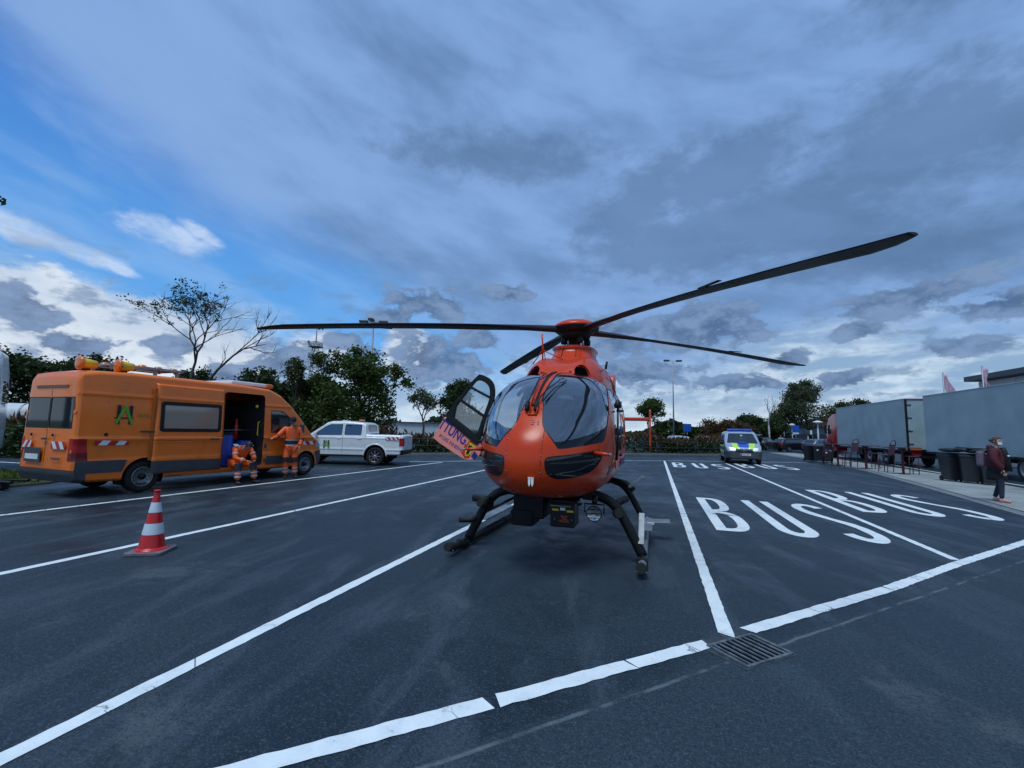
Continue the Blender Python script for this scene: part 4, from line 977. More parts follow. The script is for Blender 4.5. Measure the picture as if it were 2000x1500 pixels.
def body_shell(st, ny=130, belt=1.0, ztop=None, tumble=0.10, tp=1.4, low=0.04, rc=0.12, crown=0.03, nside=34, endround=0.05, rx=1.25, prof=None):
    """st rows: y, z_bottom, z_top, half width ; +y is the nose"""
    st = np.array(st, float); y0, y1 = st[0, 0], st[-1, 0]
    ys = np.unique(np.concatenate([np.linspace(y0, y1, ny), st[:, 0]]))
    rows = []
    zt_max = st[:, 2].max() if ztop is None else ztop
    for y in ys:
        zb, zt, W = (np.interp(y, st[:, 0], st[:, i]) for i in (1, 2, 3))
        r = min(rc, (zt-zb)*0.3)
        def xw(z):
            t = np.clip((z-belt)/(zt_max-belt), 0, 1)**tp; l = np.clip((belt-z)/belt, 0, 1)**2
            return W*(1-tumble*t)-low*l+(prof(z) if prof else 0.0)
        pts = [(0, zb), (xw(zb)*0.6, zb), (xw(zb)-0.05, zb)]
        for z in np.linspace(zb+0.04, zt-r, nside): pts.append((xw(z), z))
        xc = xw(zt-r)
        for k in range(1, 8):
            a = math.pi/2*k/8; pts.append((xc-r*rx*(1-math.cos(a)), zt-r+r*math.sin(a)))
        xe = xc-r*rx
        for k in range(0, 10):
            f = 1-k/9; pts.append((xe*f, zt+crown*(1-f*f)))
        rows.append(pts)
    def scl(row, k, dz=0.0):
        cz = (row[0][1]+row[-1][1])/2
        return [(x*k, cz+(z-cz)*k) for x, z in row]
    R0 = [(ys[0]-0.0*endround, r) for r in [scl(rows[0], k) for k in (0.0, .5, .9, .975)]]
    KS = (.001, .06, .12, .2, .28, .36, .44, .52, .6, .68, .76, .84, .9, .95, .985); offs = tuple(1.0 if k < .9 else .95 if k < .92 else .75 if k < .96 else .35 for k in KS)
    allr = [(ys[0]-endround*o, scl(rows[0], k)) for k, o in zip(KS, offs)]
    allr += [(y, r) for y, r in zip(ys, rows)]
    allr += [(ys[-1]+endround*o, scl(rows[-1], k)) for k, o in zip(KS[::-1], offs[::-1])]
    P = []
    for y, r in allr:
        right = [(x, y, z) for x, z in r]; left = [(-x, y, z) for x, z in r[::-1][1:]]
        P.append(right+left)
    sh = Shell.grid(np.array(P), None, wrap=True)
    A, T = sh.A, sh.T; c = A[:, :3].mean(0)
    if ((A[:, :3]-c)*A[:, 3:6]).sum(1).mean() < 0: sh.A[:, 3:6] *= -1
    fn = np.cross(A[T[:, 1], :3]-A[T[:, 0], :3], A[T[:, 2], :3]-A[T[:, 0], :3])
    if ((fn*sh.A[T[:, 0], 3:6]).sum(1)).mean() < 0: sh.T = sh.T[:, ::-1]
    return sh
def side(s, t=0.55): return lambda A: A[:, 3]*s-t
def fore(t=0.3): return lambda A: A[:, 4]-t
def aft(t=0.4): return lambda A: -A[:, 4]-t
def upf(t=0.25): return lambda A: A[:, 5]-t
def window(sh, poly, dom, cond, root, mat=M_WINC, seal=0.018, smooth=1, name='window', off=-0.004):
    g = sh.cut(F(dom, poly, smooth=smooth, cond=cond))
    i, j = AX[dom[0]], AX[dom[1]]; pl = resample(poly, smooth=smooth)
    rg = g.cut(lambda A: seal-sd_poly(A[:, i], A[:, j], pl))
    w = g.obj(name, mat, root, off); rg.obj('window_seal', M_BLACK, w, 0.003)
    return w
def wheel(root, x, y, r, w=0.22, rim=None, spokes=0, sgn=1, steel=M_ALU, hubr=0.62):
    """x: outer face position, sgn: outward direction"""
    k = sgn
    t = MB().lathe([(hubr*r, -w*k), (0.86*r, -w*k), (0.97*r, -w*0.9*k), (r, -w*0.72*k), (r, -w*0.25*k), (0.97*r, -w*0.08*k), (0.88*r, 0), (0.72*r, -0.004*k), (hubr*r, -0.02*k)], (0, 0, 0), axis='x', n=36)
    o = t.build('wheel', M_RUBBER, root, loc=(x, y, r))
    R_ = hubr*r
    d = MB().lathe([(R_, -0.015*k), (R_*0.94, -0.005*k), (R_*0.90, -0.03*k), (R_*0.85, -0.07*k), (.001, -0.08*k)], (0, 0, 0), axis='x', n=36)
    d.build('rim', steel if not spokes else M_BLACKM, o)
    if spokes:
        s = MB(); s.lathe([(R_, -0.018*k), (R_*0.93, -0.006*k), (R_*0.88, -0.03*k)], (0, 0, 0), axis='x', n=36)
        for i in range(spokes):
            a = 2*math.pi*i/spokes; c_, s_ = math.cos(a), math.sin(a)
            s.box((-0.025*k, c_*R_*0.52, s_*R_*0.52), (0.03, R_*0.86, R_*0.17), Matrix.Rotation(a, 3, 'X'))
        s.lathe([(R_*.2, -0.04*k), (R_*.18, -0.004*k), (.001, -0.003*k)], (0, 0, 0), axis='x', n=16); s.build('spokes', steel, o)
    else:
        s = MB()
        s.lathe([(R_*.30, -0.06*k), (R_*.27, 0.01*k), (.001, 0.012*k)], (0, 0, 0), axis='x', n=20); s.build('hub', M_BLACKM, o)
        s = MB()
        for i in range(12):
            a = 2*math.pi*i/12; s.lathe([(R_*.055, -0.075*k), (R_*.055, -0.066*k), (.001, -0.065*k)], (0, R_*.70*math.cos(a), R_*.70*math.sin(a)), axis='x', n=8)
        h = s.build('rim_holes', M_BLACK, o); h['kind'] = 'stuff'
    return o
def arch_cut(sh, root, y, z, r, x, sgn, depth=0.3):
    sh.cut(F('yz', circ(y, z, r), smooth=0, cond=lambda A: sgn*A[:, 0]-0.3))
    o = MB().lathe([(r, 0), (r, -depth*sgn), (.001, -depth*sgn)], ((x-0.012)*sgn, y, z), axis='x', n=32).build('wheel_arch', M_BLACKM, root)
    # keep the housing above the road
    bm = bmesh.new(); bm.from_mesh(o.data)
    for v in bm.verts: v.co.z = max(v.co.z, 0.20)
    bm.to_mesh(o.data); bm.free()
def hatch_stripe(root, y0, y1, z0, z1, x, sgn, n=4, lean=1, name='hazard_stripe', axis='x'):
    """red and white slanted marking on a plane x = const (or y = const)"""
    def pt(a, z): return (x, a, z) if axis == 'x' else (a, x, z)
    base = MB().add([pt(y0, z0), pt(y1, z0), pt(y1, z1), pt(y0, z1)], [(0, 1, 2, 3)]).build(name, M_REFR, root)
    w = MB(); L = (y1-y0)/(n*2); dx = (z1-z0)*0.75*lean; e = 0.0025*sgn
    for k in range(n):
        a = y0+L*(2*k+0.35)+(0 if lean > 0 else abs(dx)*.6)
        q = [(a, z0), (a+L, z0), (a+L+dx, z1), (a+dx, z1)]
        q = [(min(max(p, y0), y1), z) for p, z in q]
        mk = (lambda a_, z: (x+e, a_, z)) if axis == 'x' else (lambda a_, z: (a_, x+e, z))
        w.add([mk(*p) for p in q], [(0, 1, 2, 3)])
    w.build('stripe', M_REFW, base)
    return base
def side_x(sh_st, y, z, belt, ztop, tumble, tp, low):
    W = np.interp(y, [s[0] for s in sh_st], [s[3] for s in sh_st]); t = np.clip((z-belt)/(ztop-belt), 0, 1)**tp; l = np.clip((belt-z)/belt, 0, 1)**2
    return float(W*(1-tumble*t)-low*l)
def logo_ha(root, c, h, xs, sgn=1, dirn=1):
    """letters H and A interlocked, on plane x = xs; dirn: reading direction along +y or -y"""
    y, z = c; e = 0.003*sgn
    def P(u, v, k): return (xs+e*(k+1), y+dirn*u*h, z+v*h)
    def bar(a, b, w, k):
        d = Vector((b[0]-a[0], b[1]-a[1])).normalized()*w/2; nx, nz = -d.y, d.x
        return [P(a[0]+nx, a[1]+nz, k), P(b[0]+nx, b[1]+nz, k), P(b[0]-nx, b[1]-nz, k), P(a[0]-nx, a[1]-nz, k)]
    m1 = MB(); 
    for i, (a, b, w) in enumerate((((-.27, -.5), (-.27, .5), .15), ((.27, -.5), (.27, .5), .15), ((-.45, -.17), (.40, -.17), .07))): m1.add(bar(a, b, w, i*.3), [(0, 1, 2, 3)])
    m1.build('logo_letter', M_LOGOB, root)
    m2 = MB()
    for i, (a, b, w) in enumerate((((-.36, -.46), (.02, .50), .13), ((.36, -.46), (-.02, .50), .13))): m2.add(bar(a, b, w, 1.2+i*.3), [(0, 1, 2, 3)])
    m2.build('logo_letter', M_GREEN, root)
# ---------------- orange works van
def build_van():
    a = math.radians(-3.6); root = thing('works_van', 'orange high-roof works van with its side door slid open and amber beacons on the roof', 'van', (-11.98, 9.62, 0), a)
    st = [(-3.60, .46, 2.52, .975), (-3.56, .36, 2.60, .995), (-3.3, .32, 2.66, 1.01), (-2.6, .30, 2.70, 1.02), (0, .30, 2.70, 1.02), (.9, .30, 2.66, 1.02), (1.3, .30, 2.50, 1.02), (1.7, .30, 2.20, 1.015), (2.1, .30, 1.82, 1.01), (2.45, .30, 1.44, 1.0), (2.58, .30, 1.31, .99), (2.85, .30, 1.18, .96), (3.0, .32, 1.05, .92), (3.08, .36, .86, .86)]
    cr = lambda z: .016*math.exp(-((z-1.21)/.035)**2)-.014*(1/(1+math.exp(-(z-.78)*60))-1/(1+math.exp(-(z-1.13)*60)))+.012*math.exp(-((z-2.16)/.03)**2)
    kw = dict(belt=1.0, ztop=2.7, tumble=0.085, tp=1.7, low=0.03)
    sh = body_shell(st, ny=150, rc=.10, crown=.03, nside=90, endround=.03, prof=cr, **kw)
    SX = lambda y, z: side_x(st, y, z, 1.0, 2.7, .085, 1.7, .03)+cr(z)
    for s in (1, -1):
        for y in (-2.30, 2.36): arch_cut(sh, root, y, .36, .43, .985 if y < 0 else .96, s)
    # slid-back door, one window wide, proud of the body; open doorway ahead of it
    door_hole = rrect(-.52, .42, .72, 2.46, .10)
    sh.cut(F('yz', door_hole, smooth=0, cond=lambda A: A[:, 0]-.3))
    # cladding band, lower sill, rear corner lamp, seams on the near side
    for s in (1, -1):
        cl = sh.cut(F('yz', [(-3.56, .50), (-3.56, .76), (-2.66, .76), (-2.74, .50)], smooth=0, cond=side(s, .3))); cl.obj('cladding', M_CLAD, root, .006)
        cl = sh.cut(F('yz', [(.86, .43), (.86, .68), (1.86, .67), (1.88, .43)], smooth=0, cond=side(s, .3))); cl.obj('cladding', M_CLAD, root, .008)
        if s < 0: cl = sh.cut(F('yz', [(-1.85, .43), (-1.85, .69), (.80, .68), (.80, .43)], smooth=0, cond=side(s, .3))); cl.obj('cladding', M_CLAD, root, .008)
        tl = sh.cut(F('yz', [(-3.75, .90), (-3.75, 1.22), (-3.42, 1.22), (-3.38, .90), (-3.36, .765), (-3.75, .765)], smooth=0, cond=lambda A, s=s: s*A[:, 0]-.86))
        lo = tl.cut(lambda A: .93-A[:, 2]); tl.obj('tail_lamp', M_TAIL, root, .008); lo.obj('lamp_base', pbr('lamp_base_red', (.16, .012, .012), .35) if s > 0 else MATS['lamp_base_red'], root, .006)
        window(sh, [(.95, 1.36), (.93, 2.03), (1.34, 2.03), (1.62, 1.84), (1.90, 1.52), (1.92, 1.36)], 'yz', side(s), root, M_WINC, smooth=0, name='door_window')
        J = sh.cut(FL('yz', [(.86, .43), (.86, 2.12), (1.32, 2.14), (1.72, 1.88), (2.02, 1.5), (2.02, .78), (1.90, .43)], .010, cond=side(s, .3), closed=False)); J = J.obj('door_seam', M_BLACK, root, .001); J['kind'] = 'stuff'
        J = sh.cut(FL('yz', [(.88, 1.22), (2.05, 1.20)], .008, cond=side(s, .3))); J = J.obj('body_crease', M_CLAD, root, .001); J['kind'] = 'stuff'
    # windscreen
    window(sh, [(-.86, 1.42), (-.74, 2.32), (.74, 2.32), (.86, 1.42)], 'xz', lambda A: np.minimum(A[:, 4]-.2, A[:, 5]-.15), root, M_WINC, name='windscreen')
    # bumper and grille
    b = sh.cut(F('yz', [(2.74, .25), (2.72, .62), (2.78, .78), (3.3, .80), (3.3, .25)], smooth=0)); b.obj('front_bumper', M_CLAD, root, .01)
    g = sh.cut(F('xz', rrect(-.5, .82, .5, .96, .03), smooth=0, cond=fore(.4))); g.obj('grille', M_BLACK, root, .004)
    for s in (1, -1):
        h = sh.cut(F('yz', [(2.78, .90), (2.80, 1.10), (3.2, 1.02), (3.2, .84)], smooth=0, cond=lambda A, s=s: s*A[:, 0]-.55)); h.obj('head_lamp', M_HEAD, root, .004)
    b = sh.cut(F('yz', [(-3.8, .2), (-3.8, .58), (-3.50, .58), (-3.38, .50), (-3.36, .2)], smooth=0)); b.obj('rear_bumper', M_CLAD, root, .03)
    # rear doors
    for x0, x1 in ((-.88, -.012), (.012, .88)):
        window(sh, rrect(x0, 1.42, x1, 2.08, .015), 'xz', lambda A: -3.40-A[:, 1], root, M_WINR, smooth=0, name='rear_window')
    J = sh.cut(FL('xz', [(0, .6), (0, 2.28)], .014, cond=aft(.3))); J.obj('door_seam', M_BLACK, root, .002)['kind'] = 'stuff'
    J = sh.cut(FL('xz', rrect(-.90, .60, .90, 2.30, .06), .012, cond=aft(.3), closed=True)); J.obj('door_seam', M_BLACK, root, .002)['kind'] = 'stuff'
    # raised panel edge on the rear quarter
    for zc in (2.20, 2.28):
        J = sh.cut(FL('yz', [(-3.2, zc), (-2.25, zc+.01)], .008, cond=side(1, .3))); J.obj('body_crease', pbr('crease_orange', (.42, .11, .02), .4) if zc < 2.25 else MATS['crease_orange'], root, -.002)['kind'] = 'stuff'
    J = sh.cut(FL('yz', [(-2.35, 2.12), (-3.05, 2.10), (-3.12, 2.0), (-3.14, 1.55), (-3.05, 1.44), (-2.3, 1.40)], .012, cond=side(1, .3), smooth=1)); J.obj('body_crease', MATS['crease_orange'], root, -.002)['kind'] = 'stuff'
    J = sh.cut(FL('yz', [(-3.3, 1.26), (-2.25, 1.24)], .010, cond=side(1, .3))); J.obj('body_crease', MATS['crease_orange'], root, -.002)['kind'] = 'stuff'
    J = sh.cut(FL('yz', [(-3.22, .7), (-3.22, 2.36)], .008, cond=side(1, .3))); J.obj('body_crease', MATS['crease_orange'], root, -.002)['kind'] = 'stuff'
    body = sh.obj('body', M_VANO, root)
    # interior and floor
    it = MB(); it.box((0, -.5, .40), (1.8, 5.0, .05)); it.box((-.90, -.5, 1.4), (.03, 5.0, 1.9)); it.box((0, .80, 1.35), (1.8, .04, 1.9)); it.box((0, -.9, 1.4), (1.8, .04, 1.9)); it.box((0, -1.2, 2.55), (1.7, 4.0, .03))
    it.build('load_bay', M_DARKIN, root)
    MB().box((.93, -.5, .36), (.14, 1.9, .09)).box((.93, .10, .40), (.18, 1.22, .03)).build('sill', M_VANO, root, bevel=.01)
    MB().tube([(.93, .62, 1.28), (.90, .60, 1.30), (.90, .60, 1.66), (.93, .62, 1.68)], .014, 8).build('grab_handle', M_YELLOW, root)
    MB().tube([(.70, -.4, 1.42), (.70, .78, 1.44)], .008, 6).build('load_rail', M_STEEL, root)
    MB().box((.66, .36, .80), (.30, .42, .03)).build('shelf', M_WHITE, root, bevel=.004)
    MB().lathe([(.001, 0), (.05, 0), (.055, .40), (.03, .44), (.03, .60), (.001, .60)], (.55, .18, 1.15), n=14).build('extinguisher', M_RED, root)
    MB().ball((.86, .55, 2.12), .05, 6, (.4, 1, 1)).build('hanging_lamp', M_YELLOW, root)
    # sliding door: a plate following the body side
    ys = np.linspace(-2.20, -.53, 26); zs = np.linspace(.40, 2.50, 90)
    Yg, Zg = np.meshgrid(ys, zs, indexing='ij'); Xg = np.vectorize(SX)(Yg, Zg)+.055
    e = np.minimum(np.minimum(Yg+2.20, -.53-Yg), np.minimum(Zg-.40, 2.50-Zg)); Xg = Xg-.03*np.clip(1-e/.03, 0, 1)**2
    ds = Shell.grid(np.stack([Xg, Yg, Zg], -1))
    if ds.A[:, 3].mean() < 0: ds.A[:, 3:6] *= -1
    A, T = ds.A, ds.T; fn = np.cross(A[T[:, 1], :3]-A[T[:, 0], :3], A[T[:, 2], :3]-A[T[:, 0], :3])
    if (fn[:, 0]).mean() < 0: ds.T = ds.T[:, ::-1]
    dr = None
    wp = rrect(-2.10, 1.37, -.62, 2.09, .07)
    g = ds.cut(F('yz', wp, smooth=0)); fr = g.cut(lambda A: .085-sd_poly(A[:, 1], A[:, 2], wp))
    cl = ds.cut(F('yz', [(-2.25, .42), (-2.25, .69), (-.5, .68), (-.5, .42)], smooth=0)); J = ds.cut(FL('yz', [(-2.2, 1.16), (-.5, 1.14)], .012)); J2 = ds.cut(FL('yz', [(-2.2, 1.27), (-.5, 1.25)], .008))
    dr = ds.obj('sliding_door', M_VANO, root, 0, thick=.05)
    g.obj('door_window', glass('film_window', (.34, .26, .20), .10, .10, .08), dr, -.004); fr.obj('window_frame', M_BLACK, dr, .002); cl.obj('cladding', M_CLAD, dr, .008)
    j = J.obj('door_crease', MATS['crease_orange'], dr, -.003); j = J2.obj('door_crease', MATS['crease_orange'], dr, -.003)
    MB().box((SX(-.78, 1.18)+.075, -.78, 1.20), (.035, .22, .035)).build('door_handle', M_CLAD, dr, bevel=.01)
    MB().box((SX(-2.32, 1.37)+.02, -2.32, 1.38), (.03, .30, .035)).build('door_track', M_CLAD, root, bevel=.005)
    MB().box((SX(-2.26, 1.8)+.03, -2.235, 1.55), (.03, .05, 1.66)).build('door_edge', MATS['crease_orange'], root)
    # handles, filler, lamps, plates
    MB().box((SX(1.05, 1.2)+.02, 1.05, 1.17), (.035, .20, .035)).build('door_handle', M_CLAD, root, bevel=.01)
    for y, z in ((.80, .98), (.80, .56)): MB().box((SX(y, z)+.01, y, z), (.03, .06, .12)).build('door_hinge', M_CLAD, root, bevel=.008)
    MB().lathe([(.001, .012), (.035, .012), (.04, 0)], (SX(-3.1, 1.31)-.002, -3.1, 1.31), axis='x', n=14).build('side_knob', M_BLACK, root)
    for z in (1.55, 1.72): pass
    for x in (-.52, .30): MB().ball((x, -3.665, 1.28), .035, 6, (1, .5, 1)).build('rear_lamp_dot', M_BLACK, root)
    MB().box((.0, -3.672, 1.20), (.16, .03, .04)).build('rear_handle', M_CLAD, root, bevel=.008)
    for x in (.93, -.93):
        for z in (1.76, .95): MB().box((x*.97, -3.60, z), (.10, .06, .07)).build('rear_hinge', M_VANO, root, bevel=.01)
    p = MB().box((-.38, -3.668, .86), (.62, .012, .30)).build('plate_recess', M_CLAD, root, bevel=.02); MB().box((-.38, -3.678, .82), (.50, .006, .11)).build('number_plate', M_PLATE, p)
    hatch_stripe(root, -.86, -.46, 1.0, 1.15, -3.664, -1, 2, 1, axis='y'); hatch_stripe(root, .28, .80, 1.0, 1.15, -3.664, -1, 2, -1, axis='y')
    MB().box((.0, -3.64, 2.30), (1.2, .01, .06)).build('roof_lettering_band', pbr('brown_band', (.20, .06, .03), .5, var=.5, vscale=30), root)
    mk = MB()
    for k in range(6): mk.box((.36+k*.055, -3.668, .80), (.036, .004, .05 if k % 2 else .042))
    mk.build('rear_badge', M_CLAD, root)['kind'] = 'stuff'
    hatch_stripe(root, -3.28, -2.66, 1.08, 1.23, SX(-3, 1.15)+.006, 1, 2, 1); 
    hatch_stripe(root, 2.10, 2.72, .98, 1.10, SX(2.3, 1.0)-.0, 1, 2, -1)
    lx = SX(-2.8, 1.75)+.004
    logo_ha(root, (-2.80, 1.74), .42, lx+.012)
    mk = MB()
    for k in range(8): mk.box((lx+.012, -2.53+k*.036, 1.735+.006*(k % 3)), (.003, .024, .075 if k % 2 else .06))
    mk.build('faded_side_print', pbr('faded_green_print', (.42, .22, .025), .5, var=.2), root)['kind'] = 'stuff'
    # wheel arch lips
    for y in (-2.30, 2.36):
        L = [(.985 if y < 0 else .965, y+.445*math.cos(t), .36+.445*math.sin(t)) for t in [math.radians(d) for d in range(-8, 189, 8)]]
        MB().tube(L, .028, 8).build('arch_lip', M_VANO, root)
        for s in (1, -1): wheel(root, s*.985, y, .355, .24, sgn=s, steel=M_ALU)
    # roof: rear-facing warning lamps, light board, bar, air unit
    for x, y in ((.28, -3.36), (.66, -2.85)):
        t = MB().lathe([(.001, .30), (.085, .29), (.11, .14), (.125, .0), (.125, -.02)], (x, y, 2.84), axis='y', n=18).build('lamp_housing', M_YHOUS, root)
        MB().lathe([(.001, -.045), (.09, -.045), (.14, -.028), (.152, 0), (.14, .03)], (x, y, 2.84), axis='y', n=22).build('lamp_lens', M_AMBER, t)
        MB().box((x, y+.1, 2.73), (.06, .10, .06)).build('lamp_foot', M_BLACKM, t)
    bd = MB(); bd.box((.55, -2.15, 2.87), (.05, 1.5, .03)); bd.box((-.35, -2.15, 2.87), (.05, 1.5, .03)); bd.box((.10, -2.85, 2.88), (.95, .04, .03)); bd.box((.1, -1.45, 2.88), (.95, .04, .03))
    for x, y in ((.5, -2.8), (.5, -2.0), (-.4, -2.8), (.5, -1.5)): bd.box((x, y, 2.79), (.06, .06, .16))
    bd.box((.1, -1.8, 2.90), (.9, .9, .02)); bd.box((.55, -2.5, 2.85), (.04, .9, .06), Matrix.Rotation(.05, 3, 'X'))
    bd = bd.build('folding_sign_frame', M_ALU, root)
    for i, (x, y) in enumerate(((.42, -2.62), (.42, -2.25), (.42, -1.9), (.42, -1.55), (-.05, -2.75), (-.1, -1.7), (.1, -2.2))):
        MB().lathe([(.001, .075), (.06, .065), (.095, .03), (.10, 0)], (x, y, 2.885), n=18).build('beacon', M_AMBER, root)
    MB().box((.1, .35, 2.76), (1.3, 1.1, .11)).build('roof_unit', M_WHITE, root, bevel=.03)
    MB().box((.1, 1.0, 2.755), (1.36, .22, .13)).build('light_bar', M_AMBER, root, bevel=.03)
    # mirror
    m = MB(); m.box((1.14, 1.98, 1.50), (.14, .10, .28)); m.build('wing_mirror', M_CLAD, root, bevel=.03)
    return root
VAN = build_van()
def barrel(loc, r, h, label, mat, cat='barrel'):
    o = thing('storage_drum', label, cat, loc)
    MB().lathe([(.001, 0), (r*.96, 0), (r, .03), (r, h*.32), (r*1.03, h*.34), (r, h*.36), (r, h*.92), (r*.94, h)], n=28).build('drum', mat, o)
    MB().lathe([(r*.99, h*.93), (r*1.02, h*.95), (r*1.02, h*1.0), (r*.9, h*1.02), (.001, h*1.02)], n=28).build('lid', M_BLACKM if cat == 'barrel' else mat, o)
    return o
def van_pt(x, y, z):
    return VAN.matrix_basis @ Vector((x, y, z)) if False else Vector((VAN.location.x+x*math.cos(VAN.rotation_euler.z)-y*math.sin(VAN.rotation_euler.z), VAN.location.y+x*math.sin(VAN.rotation_euler.z)+y*math.cos(VAN.rotation_euler.z), z))
M_DRUMB = pbr('blue_drum', (.01, .06, .42), .35, var=.08)
barrel(van_pt(.62, -.20, .43), .23, .92, 'tall blue plastic drum standing inside the open van door', M_DRUMB)
barrel(van_pt(.66, .36, .82), .19, .30, 'small blue tub on the shelf inside the open van door', M_DRUMB, 'tub')
# ---------------- white pickup
def build_pickup():
    root = thing('pickup_truck', 'white double-cab pickup truck with an emblem on its door, beyond the orange van', 'pickup', (-13.15, 16.6, 0), math.radians(107))
    st = [(-2.85, .52, 1.28, .88), (-2.75, .45, 1.30, .92), (-1.55, .42, 1.30, .945), (-1.32, .38, 1.31, .945), (-1.28, .36, 1.70, .945), (-1.15, .36, 1.78, .945), (-.5, .36, 1.83, .945), (.2, .36, 1.82, .945), (.40, .36, 1.76, .945), (1.15, .36, 1.20, .945), (1.25, .36, 1.16, .94), (1.9, .36, 1.07, .92), (2.2, .40, .96, .86), (2.3, .45, .78, .80)]
    sh = body_shell(st, ny=170, belt=1.12, ztop=1.83, tumble=.16, tp=1.0, low=.05, rc=.10, crown=.02, endround=.05, nside=60, prof=lambda z: .014*math.exp(-((z-1.14)/.03)**2)+.016*math.exp(-((z-.66)/.04)**2))
    YR, YF = -1.74, 1.36
    for s in (1, -1):
        for y in (YR, YF): arch_cut(sh, root, y, .40, .47, .93, s)
        window(sh, [(-.30, 1.24), (-.30, 1.70), (.22, 1.69), (.42, 1.60), (.86, 1.27), (.84, 1.22)], 'yz', side(s, .4), root, M_WINT, seal=.014, smooth=0, name='door_window')
        window(sh, rrect(-1.12, 1.25, -.40, 1.70, .05), 'yz', side(s, .4), root, M_WINT, seal=.014, smooth=0, name='door_window')
        for ln in ([(-.35, .45), (-.35, 1.76)], [(.92, .45), (.95, .9), (.93, 1.22), (.45, 1.68)], [(-1.16, 1.2), (-1.16, 1.0), (-1.30, .85)], [(-1.30, .50), (-1.30, 1.32)]):
            J = sh.cut(FL('yz', ln, .012, cond=side(s, .3))); J.obj('door_seam', M_CLAD, root, .001)['kind'] = 'stuff'
        t = sh.cut(F('yz', [(-2.95, .82), (-2.95, 1.16), (-2.74, 1.16), (-2.74, .82)], smooth=0, cond=side(s, -.5) if False else (lambda A, s=s: s*A[:, 0]-.7))); t.obj('tail_lamp', M_TAIL, root, .006)
        h = sh.cut(F('yz', [(1.95, .82), (1.90, 1.0), (2.4, .98), (2.4, .80)], smooth=0, cond=lambda A, s=s: s*A[:, 0]-.45)); h.obj('head_lamp', M_HEAD, root, .006)
    window(sh, [(-.74, 1.22), (-.62, 1.74), (.62, 1.74), (.74, 1.22)], 'xz', lambda A: np.minimum(A[:, 4]-.2, A[:, 5]-.15), root, M_WINC, name='windscreen')
    window(sh, rrect(-.6, 1.38, .6, 1.68, .05), 'xz', aft(.4), root, M_WINC, name='rear_window')
    b = sh.cut(F('yz', [(-3.1, .3), (-3.1, .66), (-2.80, .66), (-2.76, .3)], smooth=0)); b.obj('rear_bumper', M_BLACKM, root, .03)
    g = sh.cut(F('xz', rrect(-.5, .62, .5, .95, .03), smooth=0, cond=fore(.4))); g.obj('grille', M_BLACK, root, .004)
    sh.cut(lambda A: np.minimum(np.minimum(A[:, 5]-.8, A[:, 2]-1.2), np.minimum(-1.42-A[:, 1], np.minimum(A[:, 1]+2.78, .84-np.abs(A[:, 0])))))
    sh.obj('body', M_CARW, root)
    MB().box((0, -2.1, .75), (1.66, 1.4, .04)).box((0, -1.40, 1.0), (1.7, .04, .56)).build('load_bed', M_BLACKM, root)
    for s in (1, -1):
        for y in (YR, YF):
            wheel(root, s*.935, y, .385, .25, spokes=8, sgn=s, steel=M_STEEL, hubr=.66)
            L = [(s*.945, y+.485*math.cos(t), .40+.485*math.sin(t)) for t in [math.radians(d) for d in range(0, 181, 9)]]
            MB().tube(L, .03, 8).build('arch_lip', M_CARW, root)
        for y in (-.98, -.10): MB().box((s*.955, y+(-.08), 1.10), (.02, .16, .025)).build('door_handle', M_CARW, root, bevel=.006)
        MB().box((s*1.04, .78, 1.27), (.16, .12, .16)).build('wing_mirror', M_CARW, root, bevel=.03)
        MB().box((s*.92, -.2, .40), (.06, 2.2, .08)).build('side_step', M_BLACKM, root, bevel=.02)
    MB().box((-.15, -.85, 1.885), (.34, .16, .07)).build('beacon', M_AMBER, root, bevel=.03)
    MB().box((.0, -.1, 1.855), (.4, .25, .03)).build('roof_pod', M_CARW, root, bevel=.02)
    hatch_stripe(root, -2.72, -2.16, 1.08, 1.20, -.952, -1, 3, 1)
    logo_ha(root, (.32, .85), .34, -.962, -1, -1)
    return root
PICK = build_pickup()
